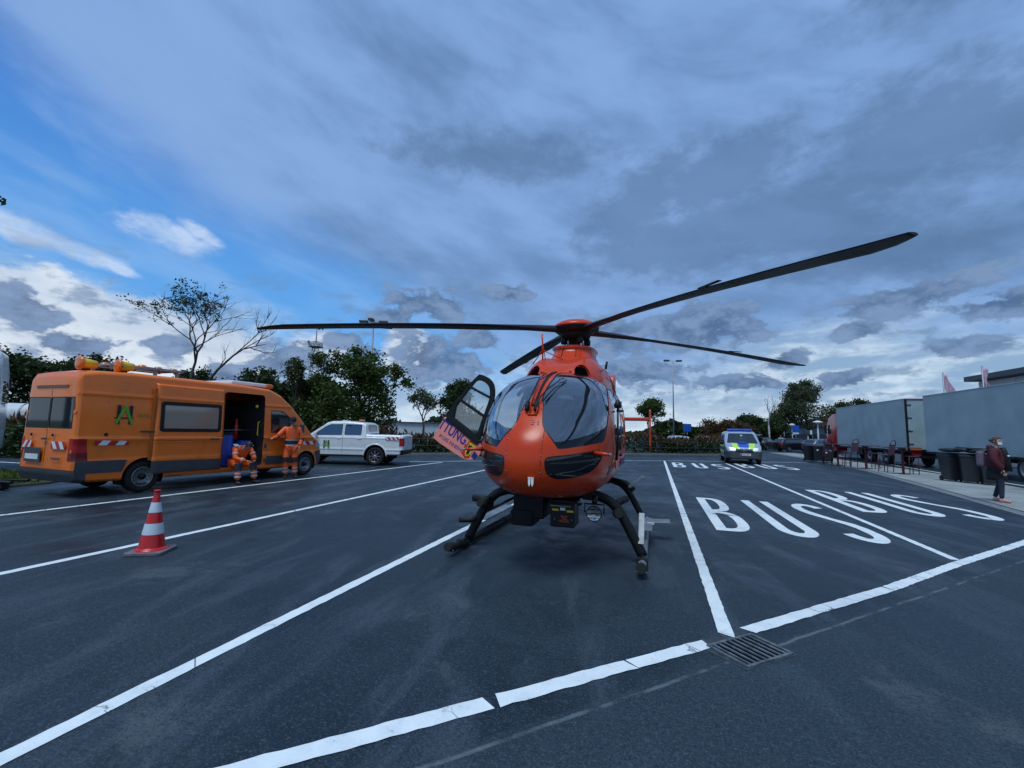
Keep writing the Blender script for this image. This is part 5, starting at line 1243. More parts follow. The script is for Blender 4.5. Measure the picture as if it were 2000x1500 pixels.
# ---------------- police van
def build_police():
    root = thing('police_van', 'silver, blue and neon yellow police van with a blue light bar facing the viewer', 'police van', (4.95, 30.95, 0), math.radians(177))
    st = [(-2.62, .40, 1.72, .86), (-2.52, .32, 1.80, .90), (-1.5, .28, 1.87, .955), (.4, .28, 1.88, .96), (.75, .28, 1.82, .96), (1.5, .28, 1.32, .955), (1.66, .28, 1.20, .95), (2.2, .28, 1.03, .92), (2.42, .30, .92, .87), (2.52, .34, .76, .80)]
    sh = body_shell(st, ny=140, belt=1.0, ztop=1.88, tumble=.17, tp=1.25, low=.04, rc=.13, crown=.02, endround=.05)
    for s in (1, -1):
        for y in (-1.58, 1.62): arch_cut(sh, root, y, .34, .39, .93, s)
        window(sh, [(.35, 1.12), (.35, 1.66), (.72, 1.64), (1.30, 1.20), (1.30, 1.12)], 'yz', side(s, .4), root, M_WINT, smooth=0, name='door_window')
        window(sh, rrect(-.95, 1.12, .22, 1.66, .06), 'yz', side(s, .4), root, M_WINT, smooth=0, name='side_window')
        window(sh, rrect(-2.3, 1.12, -1.1, 1.64, .06), 'yz', side(s, .4), root, M_WINT, smooth=0, name='side_window')
        n = sh.cut(F('yz', [(-2.7, .92), (-2.7, 1.10), (1.35, 1.06), (1.6, .95)], smooth=0, cond=side(s, .35))); n.obj('neon_band', M_NEON, root, .0)
        n = sh.cut(F('yz', [(-2.7, .78), (-2.7, .90), (1.75, .86), (1.9, .76)], smooth=0, cond=side(s, .35))); n.obj('blue_band', M_POLB, root, .0)
        n = sh.cut(F('yz', [(-2.7, .56), (-2.7, .75), (1.2, .72), (1.2, .56)], smooth=0, cond=side(s, .35))); n.obj('neon_band', M_NEON, root, .0)
        h = sh.cut(F('xz', [(s*.46, .72), (s*.42, .86), (s*.60, .93), (s*.86, 1.0), (s*.88, .86), (s*.7, .74)], smooth=0, cond=lambda A: A[:, 1]-1.9)); h.obj('head_lamp', M_HEAD, root, .006)
    window(sh, [(-.80, 1.17), (-.80, 1.24), (-.66, 1.74), (.66, 1.74), (.80, 1.24), (.80, 1.17)], 'xz', lambda A: np.minimum(A[:, 4]-.2, A[:, 5]-.15), root, M_WINC, smooth=0, name='windscreen')
    g = sh.cut(F('xz', [(-.44, .66), (-.48, .86), (.48, .86), (.44, .66)], smooth=0, cond=fore(.3))); gr_ = g.obj('grille', M_BLACK, root, .004)
    b = sh.cut(F('yz', [(2.02, .2), (2.04, .62), (2.3, .72), (2.8, .74), (2.8, .2)], smooth=0)); b.obj('front_bumper', M_CLAD, root, .01)
    top = lambda A: np.minimum(A[:, 5]-.15, np.minimum(A[:, 1]-1.62, .4+A[:, 5]))
    B_ = sh.cut(F('xy', [(-.30, 1.64), (.30, 1.64), (.24, 2.6), (-.24, 2.6)], smooth=0, cond=top)); B_.obj('bonnet_blue', M_POLB, root)
    for s in (1, -1):
        N_ = sh.cut(F('xy', [(s*.34, 1.66), (s*.66, 1.66), (s*.50, 2.6), (s*.26, 2.6)], smooth=0, cond=top)); N_.obj('bonnet_neon', M_NEON, root)
    sh.obj('body', M_SILV, root)
    MB().box((0, 1.80, 1.20), (.42, .26, .05), Matrix.Rotation(-.33, 3, 'X')).build('bonnet_vent', M_BLUEP, root, bevel=.02)
    for s in (1, -1):
        for y in (-1.58, 1.62): wheel(root, s*.935, y, .34, .22, spokes=6, sgn=s)
        MB().box((s*1.06, 1.28, 1.16), (.22, .12, .20)).build('wing_mirror', M_BLACKM, root, bevel=.04)
    lb = MB().box((0, .45, 1.965), (1.36, .30, .12)).build('light_bar', M_BEACB, root, bevel=.05)
    MB().box((0, .45, 1.91), (1.0, .22, .05)).build('bar_foot', M_BLACKM, lb)
    e = MB(); e.lathe([(.080, .012), (.092, .012), (.092, .0), (.080, 0)], (0, 2.575, .78), axis='y', n=28)
    for k in range(3):
        a = math.pi/2+2*math.pi*k/3; e.tube([(0, 2.585, .78), (.085*math.cos(a), 2.585, .78+.085*math.sin(a))], [.012, .004], 6)
    e.build('badge', M_STEEL, root)
    gb = MB()
    for z in (.70, .75, .80, .85): gb.box((0, 2.56, z), (.86, .012, .010))
    gb.build('grille_bars', M_CLAD, root)
    for x in (-.30, .30): MB().box((x, 2.58, .80), (.10, .02, .03)).build('front_strobe', M_BEACB, root)
    pl_ = MB().box((-.06, 2.59, .545), (.52, .012, .11)).build('number_plate', M_PLATE, root)
    MB().box((.155, 2.5975, .545), (.06, .003, .10)).build('plate_band', M_POLB, pl_)
    mk = MB()
    for k in range(7): mk.box((.08-k*.05, 2.5975, .545), (.030, .002, .068 if k != 3 else .012))
    mk.build('plate_marks', M_LOGOB, pl_)['kind'] = 'stuff'
    MB().box((0, 2.56, .42), (1.3, .03, .10)).build('lower_intake', M_BLACK, root)
    MB().box((0, 1.25, 1.62), (.12, .02, .07)).build('rear_mirror', M_WHITE, root)
    return root
POL = build_police()
# ---------------- plain cars further off
def car(kind, label, loc, rz, mat, group=None, wheels='spoke', hatch_open=False, cat='car', light=False):
    root = thing('parked_car', label, cat, loc, rz, group)
    if kind == 'estate':
        st = [(-2.3, .40, 1.0, .78), (-2.2, .30, 1.06, .84), (-2.0, .24, 1.30, .88), (-1.6, .22, 1.42, .90), (-.3, .22, 1.47, .90), (.2, .22, 1.42, .90), (.95, .22, 1.02, .90), (1.1, .22, .98, .90), (1.9, .24, .86, .86), (2.2, .32, .70, .78)]
        ws = [(-1.85, .98), (-1.7, 1.28), (.15, 1.34), (.75, 1.0)]
    else:
        st = [(-2.0, .40, .95, .76), (-1.92, .30, 1.05, .82), (-1.6, .22, 1.42, .86), (-.4, .22, 1.50, .86), (.1, .22, 1.46, .86), (.85, .22, 1.02, .86), (1.0, .22, .97, .86), (1.7, .24, .84, .82), (1.98, .32, .68, .74)]
        ws = [(-1.55, 1.0), (-1.4, 1.32), (.08, 1.36), (.65, 1.0)]
    ys = [s[0] for s in st]
    sh = body_shell(st, ny=64, belt=.92, ztop=1.5, tumble=.22, tp=1.0, low=.05, rc=.10, crown=.02, nside=16, endround=.05)
    yf, yr = ys[-1]-.82, ys[0]+.86
    for s in (1, -1):
        for y in (yr, yf): arch_cut(sh, root, y, .32, .36, .86, s)
        window(sh, ws, 'yz', side(s, .3), root, M_WINT, seal=.01, smooth=0, name='side_window')
        h = sh.cut(F('yz', [(ys[-1]-.35, .60), (ys[-1]-.42, .74), (ys[-1]+.2, .72), (ys[-1]+.2, .58)], smooth=0, cond=lambda A, s=s: s*A[:, 0]-.42)); h.obj('head_lamp', M_HEAD, root, .006)
        h = sh.cut(F('yz', [(ys[0]-.2, .74), (ys[0]-.2, .92), (ys[0]+.25, .90), (ys[0]+.25, .76)], smooth=0, cond=lambda A, s=s: s*A[:, 0]-.42)); h.obj('tail_lamp', M_TAIL, root, .006)
    window(sh, [(-.66, 1.02), (-.52, 1.38), (.52, 1.38), (.66, 1.02)], 'xz', lambda A: np.minimum(A[:, 4]-.2, A[:, 5]-.15), root, M_WINC, seal=.01, smooth=0, name='windscreen')
    window(sh, [(-.62, 1.02), (-.50, 1.34), (.50, 1.34), (.62, 1.02)], 'xz', lambda A: np.minimum(-A[:, 4]-.15, A[:, 2]-.95), root, M_WINC, seal=.01, smooth=0, name='rear_window')
    sh.obj('body', mat, root)
    for s in (1, -1):
        for y in (yr, yf): wheel(root, s*.865, y, .32, .20, spokes=5 if wheels == 'spoke' else 0, sgn=s)
        MB().box((s*.98, ys[-1]-1.35, 1.0), (.16, .10, .11)).build('wing_mirror', mat, root, bevel=.02)
    if hatch_open:
        t = MB().box((0, ys[0]-.15, 1.72), (1.2, .95, .05), Matrix.Rotation(math.radians(12), 3, 'X')).build('tailgate', mat, root, bevel=.02)
        MB().box((0, ys[0]-.10, 1.69), (.9, .5, .03), Matrix.Rotation(math.radians(12), 3, 'X')).build('tailgate_glass', M_WINT, t)
        MB().box((0, ys[0]+.02, .92), (1.2, .10, .55)).build('boot_opening', M_BLACK, root)
    return root
# ------------------------------------------------------------------ lorry and drawbar trailer by the far kerb
def tarp_box(root, x0, x1, y0, y1, z0, z1, near_off=0.0):
    # side curtains with soft billows, roof, ends and frame
    n, m = 40, 16
    for sx, X in ((-1, x0), (1, x1)):
        V = []
        for i in range(n+1):
            for k in range(m+1):
                y = y0+(y1-y0)*i/n; z = z0+(z1-z0)*k/m; e = math.sin(math.pi*k/m)**.5*math.sin(math.pi*i/n)**.3
                w = .018*math.sin(y*1.9+z*.6)+.012*math.sin(y*4.7-z*2.1)+.01*math.sin(z*3.3+y)
                V.append((X+sx*(.015+w)*e, y, z))
        Fc = [(i*(m+1)+k, i*(m+1)+k+1, (i+1)*(m+1)+k+1, (i+1)*(m+1)+k) for i in range(n) for k in range(m)]
        MB().add(V, Fc, True).build('side_curtain', M_TARP, root)
    MB().box(((x0+x1)/2, (y0+y1)/2, z1+.02), (x1-x0+.04, y1-y0+.04, .04)).build('roof_cover', M_TARP, root, bevel=.01)
    MB().box(((x0+x1)/2, y1-.01, (z0+z1)/2), (x1-x0, .03, z1-z0)).build('front_wall', M_TARP, root)
    d = MB().box(((x0+x1)/2, y0+.0, (z0+z1)/2), (x1-x0-.12, .04, z1-z0-.1)).build('rear_doors', M_TARP, root)
    for k in range(4):
        MB().box((x0+.16, y0-.035, z0+.35+(z1-z0-.7)*k/3), (.24, .03, .05)).build('door_hinge', M_BLACKM, d)
    fr = MB(); fr.box((x0+.03, y0, (z0+z1)/2), (.09, .09, z1-z0+.02)); fr.build('corner_post', M_BLACKM, root)
    MB().box((x1-.03, y0, (z0+z1)/2), (.09, .09, z1-z0)).build('corner_post', M_BLACKM, root)
    MB().box(((x0+x1)/2, y0-.01, z1-.02), (x1-x0, .08, .07)).build('top_rail', M_TAIL, root)
    MB().box(((x0+x1)/2, (y0+y1)/2, z0-.05), (x1-x0, y1-y0, .10)).build('floor_frame', M_BLACKM, root)
    MB().box(((x0+x1)/2, (y0+y1)/2, z0-.20), (.9, y1-y0-.3, .22)).build('chassis', M_BLACKM, root)
    b = MB()
    for i in range(26): b.box((x0-.03, y0+.2+i*(y1-y0-.4)/25, z0-.03), (.02, .05, .07))
    b.build('curtain_buckles', M_BLACKM, root)['kind'] = 'stuff'
    return d
def build_lorry():
    X0, X1 = 14.1, 16.6
    t = thing('box_lorry', 'grey curtain-sided lorry with a red cab parked beyond the pavement', 'lorry', (0, 0, 0))
    d = tarp_box(t, X0, X1, 32.2, 42.8, 1.0, 4.0)
    # cab
    st = [(43.0, .75, 3.35, 1.22), (43.4, .55, 3.62, 1.24), (44.2, .50, 3.60, 1.24), (44.9, .50, 3.35, 1.24), (45.25, .5, 2.75, 1.22), (45.45, .5, 1.9, 1.18), (45.5, .55, 1.5, 1.14)]
    sh = body_shell([(a, b, c, d_) for a, b, c, d_ in st], ny=60, belt=1.6, ztop=3.6, tumble=.08, tp=1.4, low=.02, rc=.12, nside=24)
    sh.A[:, 0] += 15.35
    g = sh.cut(F('yz', [(44.2, 1.95), (44.2, 2.75), (44.95, 2.72), (45.2, 2.1), (45.2, 1.95)], smooth=0, cond=lambda A: 14.9-A[:, 0])); g.obj('cab_window', M_WINC, t, -.004)
    g = sh.cut(F('xz', rrect(14.3, 1.95, 16.4, 2.8, .1), smooth=0, cond=fore(.2))); g.obj('windscreen', M_WINC, t, -.004)
    g = sh.cut(F('yz', [(43.0, 3.0), (43.0, 3.06), (45.2, 3.06), (45.2, 3.0)], smooth=0)); g.obj('roof_seam', M_BLACK, t, .002)
    sh.obj('cab', M_TRUCKR, t)
    MB().box((14.02, 45.15, 2.35), (.16, .14, .75)).build('mirror', M_BLACKM, t, bevel=.03)
    MB().box((14.12, 44.3, 1.85), (.02, .25, .04)).build('door_handle', M_ALU, t)
    MB().box((15.35, 45.48, .65), (2.3, .12, .5)).build('bumper', M_BLACKM, t, bevel=.04)
    for y in (44.35, 37.4, 35.1): 
        for s, x in ((-1, X0+.06), (1, X1-.06)): wheel(t, x, y, .50, .32, sgn=s, steel=M_ALU, hubr=.58)
    MB().box((X0+.18, 40.3, .68), (.30, 1.6, .5)).build('fuel_tank', M_ALU, t, bevel=.08)
    MB().box((X0+.18, 38.8, .68), (.30, .8, .45)).build('tool_box', M_BLACKM, t, bevel=.03)
    MB().box(((X0+X1)/2, 32.15, .62), (2.4, .10, .14)).build('underrun_bar', M_BLACKM, t)
    MB().box((X0+.30, 32.0, 1.06), (.50, .10, .09)).build('marker_board', M_AMBER, t)
    MB().box((X0+.35, 32.1, .80), (.42, .08, .14)).build('tail_lamp', M_TAIL, t)
    t2 = thing('drawbar_trailer', 'long grey curtain-sided trailer nearest the right edge behind the bins', 'trailer', (0, 0, 0))
    tarp_box(t2, X0, X1, 14.5, 30.3, 1.0, 4.0)
    for y in (29.0, 23.6, 22.3, 18.5):
        for s, x in ((-1, X0+.06), (1, X1-.06)): wheel(t2, x, y, .50, .32, sgn=s, steel=M_ALU, hubr=.62)
    MB().tube([((X0+X1)/2, 30.2, .7), ((X0+X1)/2, 31.9, .6)], .07, 8).build('drawbar', M_BLACKM, t2)
    MB().box((X0+.1, 26.2, .72), (.10, 3.4, .36)).build('side_guard', M_BLACKM, t2)
build_lorry()
# ------------------------------------------------------------------ buildings
M_WALLW = pbr('white_sheet_wall', (.62, .65, .68), .6, var=.1, vscale=.6, dirt=.35, dirtc=(.35, .36, .36))
M_WALLB = pbr('pale_blue_wall', (.20, .30, .36), .6, var=.1); M_ROOFB = pbr('brown_roof', (.11, .05, .035), .85, var=.3, vscale=1.5, bmp=.5)
M_FASC = pbr('dark_fascia', (.085, .085, .095), .6); M_FRAMEW = pbr('white_frame', (.7, .72, .74), .5)
def wall_strip(root, name, a, b, z0, z1, th, mat, n=1, gap=.0):
    a = Vector(a); b = Vector(b); d = (b-a)/n; ang = math.atan2(d.y, d.x); L = d.length
    for k in range(n):
        c = a+d*(k+.5); MB().box((c.x, c.y, (z0+z1)/2), (L-gap, th, z1-z0), Matrix.Rotation(ang, 3, 'Z')).build(name, mat, root)
h = thing('freight_hall', 'long low white sheet-walled hall behind the trees left of the helicopter', 'building', (0, 0, 0))
wall_strip(h, 'wall_panel', (-47.0, 44.0), (-20.2, 57.5), 0, 2.3, .3, M_WALLW, 24, .02)
wall_strip(h, 'fascia', (-47.2, 43.85), (-20.0, 57.35), 2.3, 2.42, .5, M_FASC, 1)
h = thing('service_building', 'low building with a brown hipped roof and pale blue upper wall behind the parked cars', 'building', (0, 0, 0))
A_, B_ = Vector((20.6, 84.0)), Vector((27.5, 66.0)); dv = (B_-A_).normalized(); nv = Vector((dv.y, -dv.x)); nv = nv if nv.x > 0 else -nv
wall_strip(h, 'lower_wall', A_, B_, 0, 2.1, .2, M_FASC); wall_strip(h, 'upper_wall', A_+nv*-.05, B_+nv*-.05, 2.1, 3.2, .25, M_WALLB, 6, .03)
q = [A_-nv*.6-dv*.8, B_-nv*.6+dv*.8, B_+nv*12+dv*.8, A_+nv*12-dv*.8]; r1, r2 = A_+nv*5.8+dv*4, B_+nv*5.8-dv*4
MB().add([(p.x, p.y, 3.2) for p in q]+[(r1.x, r1.y, 5.6), (r2.x, r2.y, 5.6)], [(0, 1, 5, 4), (2, 3, 4, 5), (1, 2, 5), (3, 0, 4)]).build('roof', M_ROOFB, h)
for k in range(5):
    c = A_+dv*(2+k*3.6)-nv*.16; wd = MB().box((c.x, c.y, 1.1), (.10, .9, 1.9), Matrix.Rotation(math.atan2(dv.y, dv.x)-math.pi/2, 3, 'Z')).build('window_frame', M_FRAMEW, h)
    for e in (-.22, .22):
        c2 = c+dv*e-nv*.06; MB().box((c2.x, c2.y, 1.1), (.05, .36, 1.7), Matrix.Rotation(math.atan2(dv.y, dv.x)-math.pi/2, 3, 'Z')).build('pane', M_WINT, wd)
h = thing('flat_roofed_hall', 'white flat-roofed hall with a dark roof edge rising behind the grey trailer', 'building', (0, 0, 0))
wall_strip(h, 'wall_panel', (22.6, 40.8), (23.6, 10), 0, 5.9, .3, M_WALLW, 10, .03); wall_strip(h, 'wall_panel', (22.5, 41), (40, 41.5), 0, 5.9, .3, M_WALLW, 5, .03)
MB().box((33.2, 25.5, 6.1), (22, 32, .35), Matrix.Rotation(math.radians(2), 3, 'Z')).build('roof_edge', M_FASC, h)
# ------------------------------------------------------------------ lamps, masts, signs, flags
M_POLE = pbr('galvanised_pole', (.30, .32, .34), .5, .5, var=.12)
def lamp_post(name, label, loc, h, heads, group):
    t = thing(name, label, 'lamp post', loc, 0, group)
    MB().tube([(0, 0, 0), (0, 0, h*.5), (0, 0, h)], [.11, .085, .06], 12).build('pole', M_POLE, t)
    MB().tube([(0, 0, 0), (0, 0, .5)], .14, 12).build('base', M_POLE, t)
    for a, r in heads:
        x, y = math.cos(math.radians(a)), math.sin(math.radians(a))
        MB().tube([(0, 0, h-.05), (x*(r-.3), y*(r-.3), h+.02)], .03, 6).build('arm', M_POLE, t)
        l = MB().box((x*r, y*r, h+.02), (.75, .42, .22), Matrix.Rotation(math.radians(a), 3, 'Z')).build('lamp_head', M_CLAD, t, bevel=.06)
        MB().box((x*r, y*r, h-.10), (.60, .32, .02), Matrix.Rotation(math.radians(a), 3, 'Z')).build('lens', M_HEAD, l)
G_L = 'tall car park lamp posts'
lamp_post('lamp_post', 'tall slim lamp post with two lamp heads right of the rotor mast', (2.35, 63.72, 0), 11.55, ((18, .85), (198, .85)), G_L)
lamp_post('lamp_post', 'tall lamp post with four lamp heads rising behind the large round tree', (-23.26, 32.42, 0), 10.7, ((20, .85), (110, .75), (200, .85), (290, .75)), G_L)
def path_lamp(label, loc, h):
    t = thing('path_lamp', label, 'path lamp', loc, 0, 'low path lamps by the service building')
    MB().tube([(0, 0, 0), (0, 0, h)], [.10, .08], 10).build('pole', M_FRAMEW, t)
    MB().lathe([(.08, h-.1), (.16, h), (.30, h+.12), (.55, h+.16), (.50, h+.24), (.20, h+.36), (.001, h+.40)], n=20).build('lamp_shade', M_FRAMEW, t)
path_lamp('pale mushroom path lamp left of the blue parking sign', (16.45, 68.37, 0), 3.1)
path_lamp('pale mushroom path lamp right of the blue parking sign beside the red cab', (19.05, 63.89, 0), 3.3)
t = thing('path_lamp', 'second pale lamp hood peeping up behind the left path lamp', 'path lamp', (18.6, 73.0, 0), 0, 'low path lamps by the service building')
MB().tube([(0, 0, 0), (0, 0, 3.2)], [.08, .07], 10).build('pole', M_FRAMEW, t); MB().lathe([(.08, 3.1), (.45, 3.3), (.2, 3.5), (.001, 3.52)], n=16).build('lamp_shade', M_FRAMEW, t)
def post_sign(name, label, loc, rz, w, h, z, mat, back=False):
    t = thing(name, label, 'sign', loc, rz)
    MB().tube([(0, 0, 0), (0, 0, z+h/2)], .045, 8).build('post', M_POLE, t)
    b = MB().box((0, -.07, z), (w, .03, h)).build('sign_board', mat, t, bevel=.01); return t, b
t, b = post_sign('parking_sign', 'square blue sign on a thin post behind the hedge', (3.73, 59.0, 0), math.radians(10), .95, .95, 2.45, M_POLB)
MB().box((-.25, -.09, 2.45), (.10, .01, .55)).build('sign_mark', M_POLB, b)
t, b = post_sign('parking_sign', 'small blue and white direction sign in front of the service building', (17.3, 66.43, 0), math.radians(10), .85, .9, 2.65, M_POLB)
MB().box((0, -.075, 2.1), (.75, .03, .2)).build('lower_board', M_FRAMEW, t)
t = thing('box_sign', 'grey box-shaped sign on a pale post beside the service building', 'sign', (18.55, 66.0, 0))
MB().tube([(0, 0, 0), (0, 0, 2.0)], .05, 8).build('post', M_FRAMEW, t); MB().box((0, 0, 2.25), (.85, .4, .55)).build('sign_box', M_CLAD, t, bevel=.03); MB().box((.30, -.21, 2.25), (.22, .02, .5)).build('sign_face', M_FRAMEW, t)
# lattice mast
t = thing('lattice_mast', 'lattice mast with two railed platforms behind the trees', 'mast', (-88.1, 97.6, 0), math.radians(20))
def lat(parent):
    mb = MB()
    for sx, sy in ((-1, -1), (1, -1), (1, 1), (-1, 1)): mb.tube([(sx*1.6, sy*1.6, 0), (sx*.55, sy*.55, 24.5)], .10, 5)
    for k in range(14):
        z0, z1 = k*1.75, (k+1)*1.75; f = lambda z: 1.6-1.05*z/24.5
        for (a, b) in (((-1, -1), (1, -1)), ((1, -1), (1, 1)), ((1, 1), (-1, 1)), ((-1, 1), (-1, -1))):
            mb.tube([(a[0]*f(z0), a[1]*f(z0), z0), (b[0]*f(z1), b[1]*f(z1), z1)], .07, 4); mb.tube([(a[0]*f(z1), a[1]*f(z1), z1), (b[0]*f(z1), b[1]*f(z1), z1)], .06, 4)
    mb.build('lattice', M_POLE, parent)['kind'] = 'stuff'
lat(t)
for z in (20.0, 23.0):
    p = MB().box((0, 0, z), (2.8, 2.8, .22)).build('platform', M_CLAD, t)
    r = MB()
    for sx in range(-3, 4):
        for sy in (-1, 1): r.tube([(sx*.45, sy*1.4, z), (sx*.45, sy*1.4, z+1.2)], .05, 4); r.tube([(sy*1.4, sx*.45, z), (sy*1.4, sx*.45, z+1.2)], .05, 4)
    for h_ in (.6, 1.2):
        for s in (-1, 1): r.tube([(-1.4, s*1.4, z+h_), (1.4, s*1.4, z+h_)], .06, 4); r.tube([(s*1.4, -1.4, z+h_), (s*1.4, 1.4, z+h_)], .06, 4)
    r.build('railing', M_POLE, p)['kind'] = 'stuff'
MB().tube([(0, 0, 24), (0, 0, 30)], [.15, .08], 6).build('aerial', M_POLE, t); MB().ball((-1.5, -1.2, 24.2), .5, 6, (.5, 1, 1)).build('dish', M_ALU, t)
MB().box((.6, 0, 28.7), (.5, .5, 1.6)).build('antenna_panel', M_CLAD, t); MB().box((1.4, .3, 28.7), (.4, .4, 1.5)).build('antenna_panel', M_CLAD, t)
# flags
M_PINK = pbr('pink_flag', (.62, .38, .48), .7, var=.15, vscale=5)
def flag(label, loc, h, furled):
    t = thing('flagpole', label, 'flag', loc, 0, 'pink flags behind the trailer')
    MB().tube([(0, 0, 0), (0, 0, h)], [.06, .045], 8).build('pole', M_POLE, t)
    rng = random.Random(3 if furled else 5); n = 14; w = .28 if furled else .95
    V = []
    for i in range(n+1):
        z = h-.15-2.6*i/n
        for k in range(9):
            u = k/8; ww = w*(min(1, .12+i/n*1.05)) if not furled else w*(.7+.3*math.sin(i)); V.append((.06+ww*u, .10*math.sin(u*7+i*.6)*(1 if not furled else 1.2), z))
    o = MB().add(V, [(i*9+k, i*9+k+1, (i+1)*9+k+1, (i+1)*9+k) for i in range(n) for k in range(8)], True).build('flag_cloth', M_PINK, t); md = o.modifiers.new('s', 'SOLIDIFY'); md.thickness = .01
flag('pink flag hanging loose, left of the two behind the trailer', (19.2, 38.6, 0), 6.35, False)
flag('pink flag wrapped round its pole, right of the two behind the trailer', (19.6, 35.4, 0), 6.35, True)
# ------------------------------------------------------------------ bins, bar tables, high chairs
M_BIN = pbr('bin_plastic', (.016, .018, .024), .45, var=.2, bmp=.1)
M_MAROON = pbr('maroon_tube', (.085, .012, .022), .4, var=.12); M_MESH = pbr('maroon_mesh', (.13, .07, .10), .6, var=.2, vscale=20)
def bin_(label, loc, rz, group, sticker=None, bag=False):
    t = thing('wheelie_bin', label, 'bin', loc, rz, group)
    b = MB(); lo = [(-.23, -.26), (.23, -.26), (.23, .22), (-.23, .22)]; hi = [(-.29, -.34), (.29, -.34), (.29, .34), (-.29, .34)]
    b.add([(x, y, .06) for x, y in lo]+[(x, y, .98) for x, y in hi], [(3, 2, 1, 0), (0, 1, 5, 4), (1, 2, 6, 5), (2, 3, 7, 6), (3, 0, 4, 7), (4, 5, 6, 7)]); b.build('tub', M_BIN, t, bevel=.03)
    MB().box((0, 0, 1.0), (.62, .72, .05)).build('rim', M_BIN, t, bevel=.015)
    l = MB(); n = 8; prof = [(-.36+.72*k/n, 1.03+.07*math.sin(math.pi*k/n)) for k in range(n+1)]
    l.prism([(y, z) for y, z in prof]+[(.36, 1.02), (-.36, 1.02)], -.30, .30, 'x'); l.build('lid', M_BIN, t, bevel=.01)
    MB().tube([(-.24, .38, .98), (.24, .38, .98)], .018, 8).build('handle', M_BIN, t)
    for s in (-1, 1): MB().tube([(s*.25, .24, .10), (s*.20, .24, .10)], .10, 16).build('wheel', M_RUBBER, t)
    for (x, z, w, h_, m) in (sticker or []):
        yy = -.27-.08*(z-.06)/.92-.012
        if m == 'r': MB().lathe([(.001, 0), (w, 0), (w, .004)], (x, yy, z), axis='y', n=20).build('round_sticker', M_WHITE, t)
        else: MB().box((x, yy, z), (w, .006, h_)).build('label_sticker', M_WHITE, t)
    return t
GB = 'dark wheelie bins on the pavement'
az = lambda x, y: math.atan2(-x, y)          # rotation that turns the -Y side towards the viewer
bin_('dark wheelie bin with a white side label, leftmost of the near trio', (11.02, 22.05, .035), az(11, 22)+.5, GB, [(.10, .80, .10, .16, 'q'), (.10, .60, .08, .10, 'q')])
bin_('dark wheelie bin in the middle of the near trio of bins', (11.28, 21.50, .035), az(11, 21.5)+.15, GB)
bin_('dark wheelie bin with a round white sticker, next to the woman in maroon', (11.62, 20.98, .035), az(11, 21)+.10, GB, [(-.02, .52, .10, .1, 'r')])
bg_ = MB()
t = thing('refuse_sacks', 'flattened black sacks and folded board piled on the near bins', 'rubbish', (11.25, 21.55, 1.15), math.radians(-62))
sk = MB(); rg = random.Random(4)
for k in range(11): sk.ball((rg.uniform(-.75, .75), rg.uniform(-.18, .18), .07+rg.uniform(0, .06)), .20, 7, (1.5, 1.1, .42))
sk.build('black_sacks', M_BIN, t)['kind'] = 'stuff'
MB().box((.25, 0, .19), (.85, .55, .03), Matrix.Rotation(.06, 3, 'Y')).build('folded_board', M_CLAD, t)
MB().box((.45, -.1, .215), (.35, .30, .012), Matrix.Rotation(.06, 3, 'Y')).build('pale_sheet', M_ALU, t)
bin_('far wheelie bin on the left of the far trio by the red cab', (9.85, 34.9, .035), az(9.8, 34.9)+.4, GB)
bin_('far wheelie bin in the middle of the far trio with one white label', (10.18, 34.35, .035), az(10, 34)+.1, GB, [(-.05, .76, .09, .09, 'q')])
bin_('far wheelie bin on the right of the far trio with three white labels', (10.62, 33.95, .035), az(10.5, 34)+.1, GB, [(-.10, .78, .10, .08, 'q'), (.10, .78, .12, .12, 'q'), (-.12, .62, .09, .07, 'q')])
cr_, sr_ = math.cos(YAW), math.sin(YAW)
def bar_table(label, loc, L):
    t = thing('bar_table', label, 'bar table', (loc[0], loc[1], .035), YAW, 'maroon bar tables on the pavement')
    MB().box((-.02, 0, 1.20), (L, .62, .035)).build('table_top', M_MAROON, t, bevel=.008)
    MB().box((0, 0, .58), (.075, .075, 1.16)).build('post', M_MAROON, t, bevel=.01)
    MB().box((0, 0, 1.12), (.20, .20, .10)).build('head_plate', M_MAROON, t)
    MB().box((0, 0, .02), (.26, .26, .03)).build('foot_plate', M_MAROON, t)
    return t
def bar_stool(label, loc):
    t = thing('bar_stool', label, 'stool', (loc[0], loc[1], .035), YAW, 'backless maroon stools at the bar tables')
    MB().box((0, 0, .82), (.50, .36, .03)).build('seat', M_MESH, t, bevel=.008)
    for sx in (-1, 1):
        for sy in (-1, 1): MB().tube([(sx*.21, sy*.15, 0), (sx*.21, sy*.15, .81)], .017, 8).build('leg', M_MAROON, t)
    MB().tube([(-.21, -.15, .17), (.21, -.15, .17)], .014, 6).build('footrest', M_MAROON, t)
    return t
